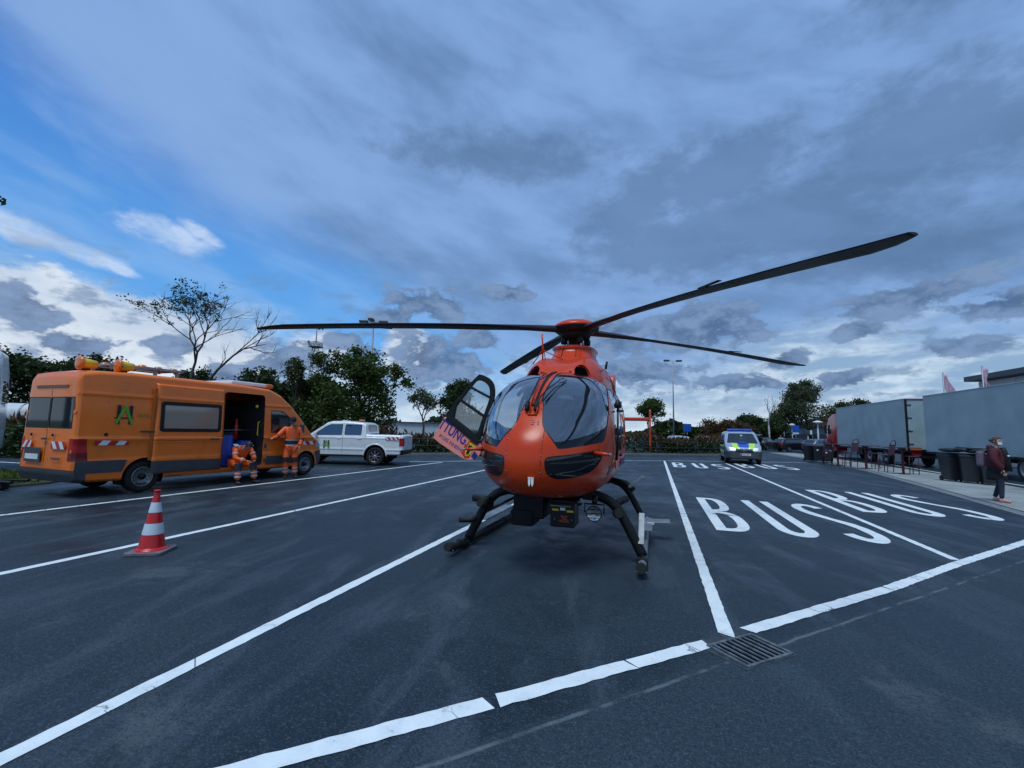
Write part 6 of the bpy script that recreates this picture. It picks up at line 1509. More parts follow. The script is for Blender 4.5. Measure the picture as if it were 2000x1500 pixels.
def high_chair(label, loc, rz):
    t = thing('high_chair', label, 'high chair', (loc[0], loc[1], .035), rz, 'maroon high chairs with arched backs')
    for s in (-1, 1):
        MB().tube([(s*.20, .03, 0), (s*.20, .10, .80), (s*.19, .18, 1.28)], .017, 8).build('rear_leg', M_MAROON, t); MB().tube([(s*.20, -.36, 0), (s*.20, -.32, .80)], .017, 8).build('front_leg', M_MAROON, t)
    ar = [(.19*math.cos(a), .20+.05*math.sin(a), 1.28+.26*math.sin(a)) for a in [math.pi*k/14 for k in range(15)]]
    MB().tube(ar, .018, 8).build('back_arch', M_MAROON, t)
    MB().tube([(-.20, .18, 1.30), (.20, .18, 1.30)], .014, 6).build('back_rail', M_MAROON, t)
    MB().box((0, .145, 1.07), (.37, .012, .44), Matrix.Rotation(-.16, 3, 'X')).build('back_mesh', M_MESH, t)
    MB().box((0, -.12, .82), (.42, .42, .025)).build('seat', M_MESH, t, bevel=.006)
    for z, y in ((.30, .055), (.22, -.345)): MB().tube([(-.20, y, z), (.20, y, z)], .013, 6).build('stretcher', M_MAROON, t)
    return t
bar_table('maroon bar table nearest the near bins', (10.71, 24.97), 1.30); bar_table('maroon bar table in the middle of the three', (10.51, 28.21), 1.20); bar_table('maroon bar table farthest along, by the far bins', (10.07, 30.67), 1.10)
bar_stool('backless stool at the bar table nearest the near bins', (11.06, 25.08)); bar_stool('backless stool at the middle bar table', (10.88, 28.33)); bar_stool('backless stool at the farthest bar table', (10.42, 30.8))
high_chair('arched high chair leaning at the nearest bar table', (10.62, 26.0), YAW+math.pi+.3); high_chair('arched high chair upright at the middle bar table', (10.30, 29.2), YAW+math.pi+.1)
high_chair('arched high chair at the farthest bar table, in shade', (9.68, 31.0), YAW+math.pi-.5)
# ------------------------------------------------------------------ traffic cone
c = thing('traffic_cone', 'red and white striped traffic cone on a grey rubber foot', 'traffic cone', (-5.94, 4.06, 0), math.radians(28))
M_CONR = pbr('cone_red', (.52, .008, .012), .38, var=.08, vscale=10, coat=.2); M_CONW = pbr('cone_reflective', (.56, .64, .72), .35, var=.05); M_CONF = pbr('recycled_foot', (.14, .13, .15), .8, var=.35, vscale=25, bmp=.4)
MB().prism(rrect(-.205, -.205, .205, .205, .05), .0, .038, 'z').build('foot', M_CONF, c, bevel=.008)
zr = lambda z: .142-.118*(z-.045)/.70
def sect(z0, z1, e=0): return [(zr(z0)+e, z0), (zr(z1)+e, z1)]
MB().lathe([(.175, .038), (.168, .055), (.15, .06), (.142, .07)], n=40).build('skirt', M_CONR, c)
for z0, z1, m, nm in ((.06, .225, M_CONR, 'red_band'), (.225, .355, M_CONW, 'white_band'), (.355, .485, M_CONR, 'red_band'), (.485, .605, M_CONW, 'white_band'), (.605, .70, M_CONR, 'red_band')):
    MB().lathe(sect(z0, z1, .0015 if m is M_CONW else 0), n=40).build(nm, m, c)
MB().lathe([(zr(.70), .70), (zr(.70)+.004, .703), (zr(.705), .708), (.033, .735), (.037, .74), (.037, .752), (.024, .755), (.020, .70)], n=32).build('top_collar', M_CONR, c)
# ------------------------------------------------------------------ left edge: white lorry cab, tank, drawbar frame
def build_white_lorry():
    t = thing('white_lorry', 'white lorry cab with a dark mirror cut off by the left edge', 'lorry', (-21.0, 7.78, 0), math.radians(60))
    st = [(-1.2, .8, 3.5, 1.2), (-.9, .6, 3.75, 1.24), (.2, .6, 3.75, 1.24), (.75, .6, 3.3, 1.22), (1.0, .6, 2.4, 1.18), (1.08, .65, 1.5, 1.14)]
    sh = body_shell(st, ny=50, belt=1.5, ztop=3.7, tumble=.08, tp=1.4, low=.02, rc=.14, nside=20)
    for sg in (1, -1):
        g = sh.cut(F('yz', [(-.6, 1.9), (-.6, 2.8), (.55, 2.8), (.9, 2.0), (.9, 1.9)], smooth=0, cond=lambda A, sg=sg: sg*A[:, 0]-.6)); g.obj('cab_window', M_WINC, t, -.004)
    g = sh.cut(F('xz', rrect(-1.05, 1.9, 1.05, 2.85, .1), smooth=0, cond=fore(.2))); g.obj('windscreen', M_WINC, t, -.004)
    sh.obj('cab', M_CARW, t)
    MB().box((1.10, .95, 2.80), (.22, .16, .40)).build('mirror', M_BLACKM, t, bevel=.05); MB().tube([(1.0, .9, 3.1), (1.15, 1.0, 3.0)], .03, 6).build('mirror_arm', M_BLACKM, t)
    MB().box((0, 1.1, .75), (2.3, .2, .4)).build('bumper', M_CLAD, t, bevel=.05)
    for s in (-1, 1): wheel(t, s*1.2, .0, .5, .32, sgn=s)
build_white_lorry()
t = thing('tank_trailer', 'weathered white tank lying behind the orange van', 'tank trailer', (-34.5, 16.0, 1.80), math.radians(30))
MB().lathe([(.001, -5.2), (.45, -5.15), (.66, -5.0), (.70, -4.7), (.70, 4.7), (.66, 5.0), (.45, 5.15), (.001, 5.2)], axis='x', n=32).build('tank', pbr('tank_white', (.62, .64, .66), .45, var=.1, vscale=1.2, dirt=.6, dirtc=(.24, .16, .10)), t)
for x in (-3, 0, 3): MB().lathe([(.705, -.04), (.725, -.04), (.725, .04), (.705, .04)], (x, 0, 0), axis='x', n=32).build('tank_band', M_ALU, t)
MB().box((0, 0, -.85), (9, .8, .2)).build('chassis', M_BLACKM, t)
for x in (-3.4, 3.4):
    for s in (-1, 1): wheel(t, 0, 0, .4, .2, sgn=s).location = (x, s*.7, -1.3)
for w_ in [o for o in t.children if o.name.startswith('wheel')]: w_.rotation_euler = (0, 0, math.pi/2)
t = thing('tow_frame', 'black steel drawbar frame lying on the asphalt behind the orange van', 'tow frame', (-13.9, 6.05, 0), math.radians(-12))
fr = MB()
for a, b, r in (((-1.9, -.1, .12), (.6, .12, .22), .035), ((-1.9, .05, .10), (.3, .45, .22), .03), ((-1.7, .0, .04), (-.9, .55, .05), .02), ((-.9, .1, .15), (-.5, -.3, .03), .02), ((-1.9, -.05, .05), (-1.2, .1, .42), .02), ((-1.2, .2, .12), (-.9, -.25, .02), .018)):
    fr.tube([a, b], r, 6)
fr.build('frame', M_BLACKM, t)['kind'] = 'stuff'
MB().box((-.2, .15, .10), (.5, .14, .14)).build('coupling', M_BLACKM, t, bevel=.02)
# ------------------------------------------------------------------ parked cars in the distance
CG = 'cars parked by the service building'
car('estate', 'dark estate car parked side-on in front of the service building', (14.9, 57.0, 0), math.radians(-70), M_CARD, CG)
car('hatch', 'black car with its tailgate raised beside the man in white', (12.4, 60.5, 0), math.radians(-35), M_CARD, CG, hatch_open=True)
car('estate', 'blue-grey car standing behind the far bins', (17.2, 55.5, 0), math.radians(-60), M_CARB, CG)
car('hatch', 'silver car half hidden behind the blue-grey car', (19.0, 58.5, 0), math.radians(-60), M_SILV, CG)
HG = 'cars glimpsed through the hedge'
car('hatch', 'blue-grey car glimpsed through the hedge left of the tail end plate', (-1.6, 43.2, 0), math.radians(100), M_CARB, HG)
car('estate', 'silver car glimpsed through the hedge under the two-headed lamp post', (1.9, 45.0, 0), math.radians(10), M_SILV, HG)
car('hatch', 'white car glimpsed through the hedge near the police van', (4.6, 48.0, 0), math.radians(15), M_CARW, HG)
car('estate', 'dark car behind the railing between pickup and helicopter door', (-15.6, 32.5, 0), math.radians(120), M_CARB, HG)
car('hatch', 'white car roof showing behind the pickup load bed', (-21.5, 29.0, 0), math.radians(125), M_CARW, HG)
# ------------------------------------------------------------------ railing along the hedge
M_RAIL = pbr('railing_steel', (.05, .06, .065), .5, .4, var=.2)
t = thing('railing', 'dark tubular railing running along the foot of the hedge', 'railing', (0, 0, 0))
pts = [Vector((x-.45, y+.5)) for x, y in hk[1:9]]
def along(L, step):
    out = []; acc = 0
    for a, b in zip(L, L[1:]):
        d = (b-a).length; s = -acc % step
        while s < d: out.append(a.lerp(b, s/d)); s += step
        acc += d
    return out
for p in along(pts, 1.8): MB().tube([(p.x, p.y, .1), (p.x, p.y, 1.0)], .028, 6).build('post', M_RAIL, t)
for z in (.98, .55):
    MB().tube([(p.x, p.y, z) for p in pts], .024, 6).build('rail', M_RAIL, t)
# ------------------------------------------------------------------ trees and hedge
def leaf_mat(name, a, b, c):
    m, nt, bs = new_mat(name)
    pos = geopos(nt); n = noise(nt, pos, 0.9, 4, 0.6); n2 = noise(nt, pos, 9.0, 3, 0.7)
    col = cmix(nt, n.ss(0.35, 0.65), a, b); col = cmix(nt, n2.ss(0.5, 0.72)*0.7, col, c)
    nt.links.new(col.s, bs.inputs['Base Color']); bs.inputs['Roughness'].default_value = 0.65; bs.inputs['Specular IOR Level'].default_value = 0.25
    tr = nt.nodes.new('ShaderNodeBsdfTranslucent'); nt.links.new(col.s, tr.inputs[0])
    mx = nt.nodes.new('ShaderNodeMixShader'); mx.inputs[0].default_value = 0.25; out = nt.nodes['Material Output']
    nt.links.new(bs.outputs[0], mx.inputs[1]); nt.links.new(tr.outputs[0], mx.inputs[2]); nt.links.new(mx.outputs[0], out.inputs[0])
    return m
M_BARK = pbr('bark', (.055, .045, .038), .9, var=.35, vscale=5, bmp=.6); M_BIRCH = pbr('pale_bark', (.34, .33, .32), .8, var=.35, vscale=4)
L_DARK = leaf_mat('dark_foliage', (.022, .038, .012), (.040, .064, .018), (.065, .085, .022))
L_MID = leaf_mat('green_foliage', (.034, .060, .012), (.062, .100, .020), (.115, .120, .025))
L_OLIVE = leaf_mat('olive_foliage', (.050, .062, .022), (.080, .095, .035), (.14, .12, .05))
L_RUST = leaf_mat('rusty_foliage', (.075, .035, .016), (.10, .055, .022), (.13, .075, .035))
L_GREY = leaf_mat('silvery_foliage', (.055, .070, .035), (.085, .105, .055), (.13, .125, .075))
def leaves(name, C, size, mat, parent, droop=0.0, rng=None, asp=1.6):
    n = len(C); C = np.asarray(C, float); g = rng or RNG
    d = g.normal(size=(n, 3)); d[:, 2] = d[:, 2]*.7-droop; d /= np.linalg.norm(d, axis=1, keepdims=True)
    u = np.cross(d, g.normal(size=(n, 3))); u /= np.maximum(np.linalg.norm(u, axis=1, keepdims=True), 1e-6)
    s = (size*(.6+.8*g.random(n)))[:, None]
    a = C-d*s*asp/2; b = C+u*s*.5; c_ = C+d*s*asp/2; e = C-u*s*.5
    V = np.stack([a, b, c_, e], 1).reshape(-1, 3)
    me = bpy.data.meshes.new(name); me.vertices.add(n*4); me.vertices.foreach_set('co', V.ravel())
    me.loops.add(n*4); me.loops.foreach_set('vertex_index', np.arange(n*4)); me.polygons.add(n); me.polygons.foreach_set('loop_start', np.arange(0, n*4, 4)); me.polygons.foreach_set('loop_total', np.full(n, 4))
    me.update(); me.validate(); me.materials.append(mat)
    o = bpy.data.objects.new(name, me); COL.objects.link(o); o.parent = parent
    return o
def grow(rng, p, d, L, r, depth, out, tips, spread, up, nsplit, shrink=.74):
    n = 3; pts = [Vector(p)]; dd = Vector(d)
    for i in range(n):
        dd = (dd+Vector((rng.uniform(-1, 1), rng.uniform(-1, 1), rng.uniform(-1, 1)))*.16+Vector((0, 0, up*.12))).normalized(); pts.append(pts[-1]+dd*L/n)
    out.append((pts, r, r*.68, depth))
    if depth == 0: tips.append(pts[-1]); tips.append(pts[-2]); return
    if depth <= 2: tips.append(pts[2])
    k = nsplit if depth > 1 else max(2, nsplit-1)
    a0 = rng.uniform(0, 6.28)
    for i in range(k):
        a = a0+6.283*i/k+rng.uniform(-.4, .4); t = dd.orthogonal().normalized(); q = Matrix.Rotation(a, 3, dd) @ t
        sp = spread*rng.uniform(.6, 1.25); nd = (dd*math.cos(sp)+q*math.sin(sp)).normalized()
        base = pts[-1] if i < k-1 or depth < 2 else pts[-2]
        grow(rng, base, nd, L*shrink*rng.uniform(.8, 1.15), r*.62, depth-1, out, tips, spread, up, nsplit, shrink)
def tree(label, loc, H_, W_, leafmat, seed, name='leafy_tree', cat='tree', base=.22, depth=4, nsplit=3, per=26, cl=.42, leaf=.15, spread=.62, up=.5, bark=None, trunk_r=None, droop=.0, group=None, leaf_frac=1.0, lean=(0, 0, 1), leaf_side=None, fill=0, low=0.0, noscale=False):
    leaf *= .78; per = int(per*1.5); fill = int(fill*1.5)
    rng = random.Random(seed); g = np.random.default_rng(seed)
    t = thing(name, label, cat, loc, 0, group)
    out, tips = [], []
    h0 = base*H_; r0 = trunk_r or H_*.022
    trunk = [Vector((0, 0, 0)), Vector(lean).normalized()*h0*.5+Vector((rng.uniform(-.05, .05), rng.uniform(-.05, .05), 0)), Vector(lean).normalized()*h0]
    grow(rng, trunk[-1], Vector(lean).normalized(), (H_-h0)*.34, r0*.8, depth, out, tips, spread, up, nsplit)
    P = np.array([list(p) for p in tips]); mx = P[:, 2].max(); sz = (H_-cl*.6-h0)/(mx-h0); w = np.percentile(np.hypot(P[:, 0], P[:, 1]), 95); sw = (W_/2-cl*.5)/w
    if noscale: sw = sz = 1.0
    def S_(p): return Vector((p[0]*sw, p[1]*sw, h0+(p[2]-h0)*sz if p[2] > h0 else p[2]))
    mb = MB(); mb.tube(trunk, [r0*1.25, r0, r0*.85], 8)
    for pts, ra, rb, dp in out: mb.tube([S_(p) for p in pts], [ra+(rb-ra)*i/3 for i in range(4)], 6 if dp > 1 else 4, caps=False)
    k = mb.build('trunk', bark or M_BARK, t); 
    C = []
    for p in tips:
        if leaf_side and not leaf_side(S_(p)): continue
        if rng.random() > leaf_frac: continue
        q = S_(p); m = int(per*rng.uniform(.6, 1.4)); sd = cl*rng.uniform(.55, 1.15)
        C.append(np.array(q)+g.normal(size=(m, 3))*np.array([sd, sd, sd*.75])*.6)
    if fill:   # inner and lower foliage so the crown reaches down
        m = int(fill); a = g.random(m)*6.283; rr = np.sqrt(g.random(m))*W_*.43; z = low*H_+g.random(m)*(H_*.62-low*H_)
        q = np.stack([np.cos(a)*rr, np.sin(a)*rr, z], 1); cidx = g.normal(size=(m, 3))*.1
        keep = np.sin(q[:, 0]*2.3+seed)*np.cos(q[:, 2]*2.1+q[:, 1])+.75 > g.random(m)*.8
        C.append((q+cidx)[keep])
    if C: leaves('crown', np.concatenate(C), leaf, leafmat, t, droop, g)
    return t
def G_(n): return n
T_ = [
 # far left row behind the tank and the van
 ('dark green tree at the far left behind the white tank', (-45.5, 18.5, 0), 6.9, 6.5, L_DARK, 11, dict(per=34, cl=.55, leaf=.2, fill=2600, low=.1)),
 ('dark green tree showing over the rear of the orange van', (-41.5, 23.0, 0), 6.9, 6.2, L_DARK, 12, dict(per=34, cl=.55, leaf=.2, fill=2600, low=.1)),
 ('dark tree between the white lorry and the van roof lamps', (-44.0, 21.0, 0), 6.2, 5.5, L_DARK, 13, dict(per=30, cl=.5, leaf=.2, fill=2400, low=.1)),
 ('large round dark green tree standing behind the white pickup', (-20.2, 26.6, 0), 7.3, 6.4, L_MID, 21, dict(per=42, cl=.50, leaf=.17, fill=9500, low=.08, depth=4, spread=.66)),
 ('left shoulder of foliage of a second round tree behind the pickup cab', (-23.4, 26.6, 0), 5.6, 4.4, L_MID, 22, dict(per=38, cl=.48, leaf=.17, fill=5200, low=.08)),
 ('thin rusty young tree at the left edge of the large round tree', (-24.2, 25.2, 0), 6.5, 2.0, L_OLIVE, 23, dict(per=12, cl=.25, leaf=.12, spread=.35)),
 ('broad dark tree behind the cab of the orange van', (-29.6, 27.0, 0), 6.0, 5.2, L_DARK, 24, dict(per=36, cl=.5, leaf=.18, fill=4200, low=.1)),
 ('smaller dark tree between van cab and large round tree', (-26.8, 28.2, 0), 5.3, 4.0, L_DARK, 25, dict(per=32, cl=.5, leaf=.18, fill=3000, low=.1)),
 ('small dense conifer-like bush tree behind the van roof', (-31.2, 22.6, 0), 5.6, 2.9, L_DARK, 26, dict(per=40, cl=.4, leaf=.14, fill=2600, low=.1, spread=.4)),
 ('thin sparse tree left of the open helicopter door', (-22.3, 40.3, 0), 5.9, 3.8, L_GREY, 31, dict(per=12, cl=.42, leaf=.15, spread=.5)),
 ('dark round tree just left of the open helicopter door', (-19.0, 41.2, 0), 6.6, 4.4, L_DARK, 32, dict(per=34, cl=.5, leaf=.18, fill=1800, low=.35)),
 ('small tree with a thin trunk behind the tail end plate', (-.6, 44.4, 0), 5.1, 4.2, L_MID, 41, dict(per=22, cl=.42, leaf=.15, base=.3)),
 ('rust-brown rounded thicket behind the police van', (8.0, 57.3, 0), 3.5, 5.6, L_RUST, 42, dict(per=34, cl=.5, leaf=.16, fill=5200, low=.02, base=.1)),
 ('dark evergreen tree right of the police van', (12.4, 67.0, 0), 4.6, 4.4, L_DARK, 43, dict(per=36, cl=.5, leaf=.2, fill=3000, low=.02, base=.12)),
 ('dark evergreen tree behind the bare birch', (15.6, 69.5, 0), 4.5, 4.6, L_DARK, 44, dict(per=36, cl=.5, leaf=.2, fill=3000, low=.02, base=.12)),
 ('broad airy weeping tree above the service building', (22.2, 78.5, 0), 10.4, 7.6, L_GREY, 45, dict(per=60, cl=.75, leaf=.2, droop=1.2, depth=4, fill=3500, low=.3, spread=.75)),
 ('reddish edge tree beside the airy weeping tree', (19.2, 79.0, 0), 7.0, 4.2, L_OLIVE, 46, dict(per=14, cl=.5, leaf=.2, droop=1.2)),
 ('dark tree rising directly behind the red lorry cab', (26.5, 74.0, 0), 7.2, 5.6, L_DARK, 47, dict(per=34, cl=.55, leaf=.2, fill=2200, low=.3)),
]
for lab, loc, H_, W_, m, seed, kw in T_: tree(lab, loc, H_, W_, m, seed, **kw)
tree('tall sparse tree with dark leaves on its left side, behind the van roof', (-30.0, 21.9, 0), 11.6, 7.0, L_DARK, 53, name='sparse_tree', per=12, cl=.26, leaf=.11, base=.38, spread=.40, nsplit=3, depth=5, leaf_frac=.5, leaf_side=lambda p: p.x+p.y*.3 < .9, trunk_r=.13)
t = thing('bare_tree', 'leaning bare tree with fine twigs under the left rotor blade tip', 'tree', (-29.6, 22.0, 0))
def leaning():
    o = Vector((-29.6, 22.0, 0)); main = [(-29.6, 22.0, 0), (-29.14, 22.11, 2.85), (-28.93, 22.18, 4.17), (-28.26, 22.4, 5.24), (-27.35, 22.69, 6.21), (-26.73, 22.89, 6.69), (-25.91, 23.16, 6.92), (-25.26, 23.37, 7.08)]
    tw = [[(-27.35, 22.69, 6.21), (-26.28, 23.04, 7.3), (-25.82, 23.19, 7.85), (-25.39, 23.32, 8.76), (-25.16, 23.4, 9.23)], [(-26.73, 22.89, 6.69), (-25.78, 23.2, 7.32), (-25.04, 23.44, 7.69), (-24.51, 23.61, 8.24)], [(-26.24, 23.05, 6.77), (-25.21, 23.38, 6.44), (-24.55, 23.6, 6.53)], [(-25.91, 23.16, 6.92), (-25.57, 23.27, 7.68), (-25.76, 23.2, 8.39)], [(-28.26, 22.4, 5.24), (-27.83, 22.54, 6.02), (-27.95, 22.5, 6.55)], [(-25.82, 23.19, 7.85), (-25.34, 23.34, 8.04), (-24.73, 23.54, 8.95)], [(-25.82, 23.19, 7.85), (-26.04, 23.11, 8.56), (-25.93, 23.15, 9.21)]]
    mb = MB(); mb.tube([Vector(p)-o for p in main], [.11, .095, .085, .075, .06, .05, .035, .015], 7)
    rg = random.Random(2)
    for b_ in tw:
        P_ = [Vector(p)-o for p in b_]; mb.tube(P_, [.035-.025*i/(len(P_)-1) for i in range(len(P_))], 5, caps=False)
        for i in range(1, len(P_)):
            for _ in range(5):
                q = P_[i-1].lerp(P_[i], rg.random()); d = (P_[i]-P_[i-1]).normalized(); d2 = (d+Vector((rg.uniform(-1, 1), rg.uniform(-1, 1), rg.uniform(-.3, 1.1)))*.8).normalized(); L_ = rg.uniform(.35, .8)
                mb.tube([q, q+d2*L_*.5+Vector((0, 0, .03)), q+d2*L_+Vector((0, 0, .10))], [.012, .009, .005], 4, caps=False)
    mb.build('trunk', M_BARK, t)
leaning()
tree('bare white birch standing before the dark evergreens', (14.15, 66.0, 0), 7.1, 3.0, L_DARK, 56, name='birch_tree', per=0, cl=.3, base=.42, spread=.5, nsplit=3, leaf_frac=0, bark=M_BIRCH, trunk_r=.12, depth=3)
# branch of a tree outside the frame
t = thing('overhanging_branch', 'dark leafy twig reaching in at the left edge of the sky', 'branch', (-14.6, 4.7, 0))
mb = MB(); mb.tube([(-2.2, -.7, 0), (-2.0, -.6, 3.2), (-1.4, -.4, 5.2), (-.2, .1, 6.35), (1.25, .50, 6.22)], [.12, .10, .07, .03, .008], 8)
mb.tube([(-.2, .1, 6.35), (.6, .3, 6.65), (1.1, .42, 6.72)], [.02, .012, .006], 5); mb.build('limb', M_BARK, t)
g = np.random.default_rng(8)
Cc = np.concatenate([np.array([1.25-.55*k, .50-.2*k, 6.25+.05*k])+g.normal(size=(26, 3))*.07 for k in (0, .2, .45, .8, 1.2)]+[np.array([1.0, .4, 6.72])+g.normal(size=(14, 3))*.06])
leaves('foliage', Cc, .075, L_DARK, t, 0, g)
# hedge: one mass of shrubs, grass heads and gaps
def hedge():
    g = np.random.default_rng(5); C = []; R_ = []
    L = [Vector((x-1.15, y+1.3)) for x, y in hk]
    pts = along(L, .10)
    for i, p in enumerate(pts):
        s = i*.1
        prof = 1.02+.22*math.sin(s*.9)+.14*math.sin(s*2.7+1)+.10*math.sin(s*5.1)
        dens = .55+.45*math.sin(s*.55+.6)+.25*math.sin(s*1.9)
        dens = max(.22, dens)
        if p.x < -26: prof *= 1.2
        m = int(46*dens)
        q = np.stack([p.x+g.normal(size=m)*.35, p.y+g.normal(size=m)*.35, .12+np.abs(g.random(m))**.8*prof], 1); C.append(q)
        m = int(9*(.6+.5*math.sin(s*.31)))
        if m > 0: R_.append(np.stack([p.x+g.normal(size=m)*.5, p.y+g.normal(size=m)*.5, prof+.05+g.random(m)*.28], 1))
    o = leaves('hedge', np.concatenate(C), .13, L_DARK, None, 0, g); props(o, 'dark scrubby hedge with gaps along the far kerb', 'hedge', kind='stuff')
    o = leaves('dry_grass', np.concatenate(R_), .13, L_RUST, None, -2.5, g, asp=2.6); props(o, 'rust-brown dry grass heads standing over the hedge', 'grass', kind='stuff')
    st = MB(); 
    for i, p in enumerate(pts[::5]):
        x, y = p.x+g.normal()*.3, p.y+g.normal()*.3; h_ = 1.0+g.random()*.9*(1 if g.random() > .6 else .4)
        st.tube([(x, y, .1), (x+g.normal()*.1, y+g.normal()*.1, h_*.6), (x+g.normal()*.15, y+g.normal()*.15, h_)], [.012, .009, .004], 3, caps=False)
    o = st.build('hedge_stems', M_BARK); props(o, 'thin upright stems sticking out of the hedge', 'stems', kind='stuff')
hedge()
def shrub(label, loc, r, h, mat, seed, n=1600):
    g = np.random.default_rng(seed); t = thing('shrub', label, 'shrub', loc, 0)
    a = g.random(n)*6.283; u = g.random(n)**.5; z = g.random(n); rr = r*u*np.sqrt(np.maximum(0, 1-(z*1.02)**2.2))
    q = np.stack([np.cos(a)*rr*(1+.2*np.sin(a*3+seed)), np.sin(a)*rr, z*h*(1+.15*np.sin(a*4))], 1)
    leaves('foliage', q, .12, mat, t, 0, g)
    mb = MB(); rg = random.Random(seed)
    for k in range(5): mb.tube([(0, 0, 0), (rg.uniform(-.5, .5)*r, rg.uniform(-.5, .5)*r, h*.7)], [.02, .008], 4)
    mb.build('stems', M_BARK, t)['kind'] = 'stuff'
shrub('dark shrub below the white tank at the left edge', (-25.8, 12.0, 0), 1.3, 1.35, L_DARK, 61); shrub('dark shrub half hidden behind the rear of the van', (-23.6, 12.9, 0), 1.2, 1.2, L_DARK, 62)
shrub('low clipped shrub in front of the service building door', (20.2, 70.0, 0), 1.4, 1.3, L_MID, 63); shrub('low shrub under the small blue direction sign', (17.4, 69.0, 0), 1.5, 1.25, L_MID, 64)
shrub('pale green shrub beside the black car with the raised tailgate', (9.9, 60.8, 0), 1.6, 1.8, L_OLIVE, 65); shrub('olive shrub rising above the hedge by the police van', (5.6, 43.8, 0), .9, 1.6, L_OLIVE, 66)
shrub('bushy thicket at the end of the hedge beside the police van', (7.6, 46.5, 0), 1.3, 1.7, L_DARK, 67)
# short grass on the left verge
g = np.random.default_rng(3); n = 9000
xy = np.stack([g.uniform(-23, -14.2, n), g.uniform(4.4, 8.6, n)], 1); keep = sd_poly(xy[:, 0], xy[:, 1], isl) > .12; xy = xy[keep]
o = leaves('verge_grass', np.stack([xy[:, 0], xy[:, 1], .07+g.random(len(xy))*.05], 1), .05, leaf_mat('grass_blades', (.05, .085, .015), (.09, .14, .02), (.14, .15, .05)), None, -2.2, g, asp=2.5); props(o, 'short green grass on the verge at the left edge', 'grass', kind='stuff')
# distant low belt of woods closing the horizon
def far_belt():
    g = np.random.default_rng(9); n = 16000
    az_ = np.radians(g.uniform(-78, 45, n)); d = g.uniform(150, 175, n); hh = 3.2+2.2*np.sin(az_*11)+1.4*np.sin(az_*29+1)+.9*np.sin(az_*63)
    z = g.random(n)**.7*np.maximum(1.2, hh)
    o = leaves('far_woods', np.stack([np.sin(az_)*d, np.cos(az_)*d, z], 1), 1.7, L_DARK, None, 0, g, asp=1.2); props(o, 'low belt of far woods along the horizon', 'woods', kind='stuff')
far_belt()
# ------------------------------------------------------------------ people
M_SKIN = pbr('skin', (.45, .24, .17), .55, var=.08); M_HAIR = pbr('hair_brown', (.09, .035, .02), .6, var=.2); M_HAIRD = pbr('hair_dark', (.02, .014, .01), .6, var=.2)
M_HIVIS = pbr('hi_vis_orange', (.98, .13, .02), .6, var=.12, vscale=8, bmp=.2, bscale=20); M_NAVY = pbr('navy_cloth', (.018, .022, .045), .8, var=.2, bmp=.2, bscale=25)
M_REFG = pbr('reflective_grey', (.42, .43, .42), .35, var=.1); M_BOOT = pbr('boot_leather', (.03, .026, .024), .6, var=.2); M_MAROC = pbr('maroon_cloth', (.075, .005, .014), .8, var=.2, vscale=10, bmp=.2)
M_BLKC = pbr('black_cloth', (.010, .010, .012), .85, var=.2); M_PINKS = pbr('pink_shoe', (.62, .28, .25), .6, var=.1); M_MASK = pbr('mask_white', (.68, .70, .70), .7, var=.05); M_LBLUE = pbr('pale_blue_cloth', (.28, .45, .60), .8, var=.1); M_BAG = pbr('bag_cloth', (.13, .10, .13), .8, var=.2)
def skinmesh(name, V, Ed, Rr, mat, parent, sub=1, root=0):
    me = bpy.data.meshes.new(name); me.from_pydata([tuple(v) for v in V], Ed, []); o = bpy.data.objects.new(name, me); COL.objects.link(o); o.parent = parent
    md = o.modifiers.new('skin', 'SKIN'); md.use_smooth_shade = True
    for i, sv in enumerate(me.skin_vertices[0].data):
        r = Rr[i]; sv.radius = (r, r) if not isinstance(r, tuple) else r; sv.use_root = (i == root)
    sd = o.modifiers.new('sub', 'SUBSURF'); sd.levels = sub; sd.render_levels = sub
    me.materials.append(mat)
    return o
def bake(o):
    dg = bpy.context.evaluated_depsgraph_get(); dg.update(); me = bpy.data.meshes.new_from_object(o.evaluated_get(dg)); m = o.data.materials[0]
    o.modifiers.clear(); o.data = me
    if not me.materials: me.materials.append(m)
    me.polygons.foreach_set('use_smooth', [True]*len(me.polygons))
def limb(parent, name, mat, pts, radii, sub=1):
    return skinmesh(name, pts, [(i, i+1) for i in range(len(pts)-1)], radii, mat, parent, sub)
def hand(parent, w, d, palm_n, side_):
    """five fingers from the wrist w along d"""
    d = Vector(d).normalized(); n = Vector(palm_n).normalized(); s = d.cross(n).normalized()*side_
    w = Vector(w); V = [w, w+d*.045, w+d*.085]; Ed = [(0, 1), (1, 2)]; Rr = [.024, (.036, .018), (.038, .016)]
    o = skinmesh('hand', V, Ed, Rr, M_SKIN, parent, 1)
    for k, L in enumerate((.070, .080, .075, .060)):
        b = w+d*.082+s*(.027-.018*k); limb(o, 'finger', M_SKIN, [b, b+d*L*.5-n*.008, b+d*L*.85-n*.03], [.0095, .009, .0075], 1)
    b = w+d*.03+s*.03; limb(o, 'thumb', M_SKIN, [b, b+(d*.6+s*.7).normalized()*.035, b+(d*.9+s*.4).normalized()*.062-n*.01], [.011, .010, .008], 1)
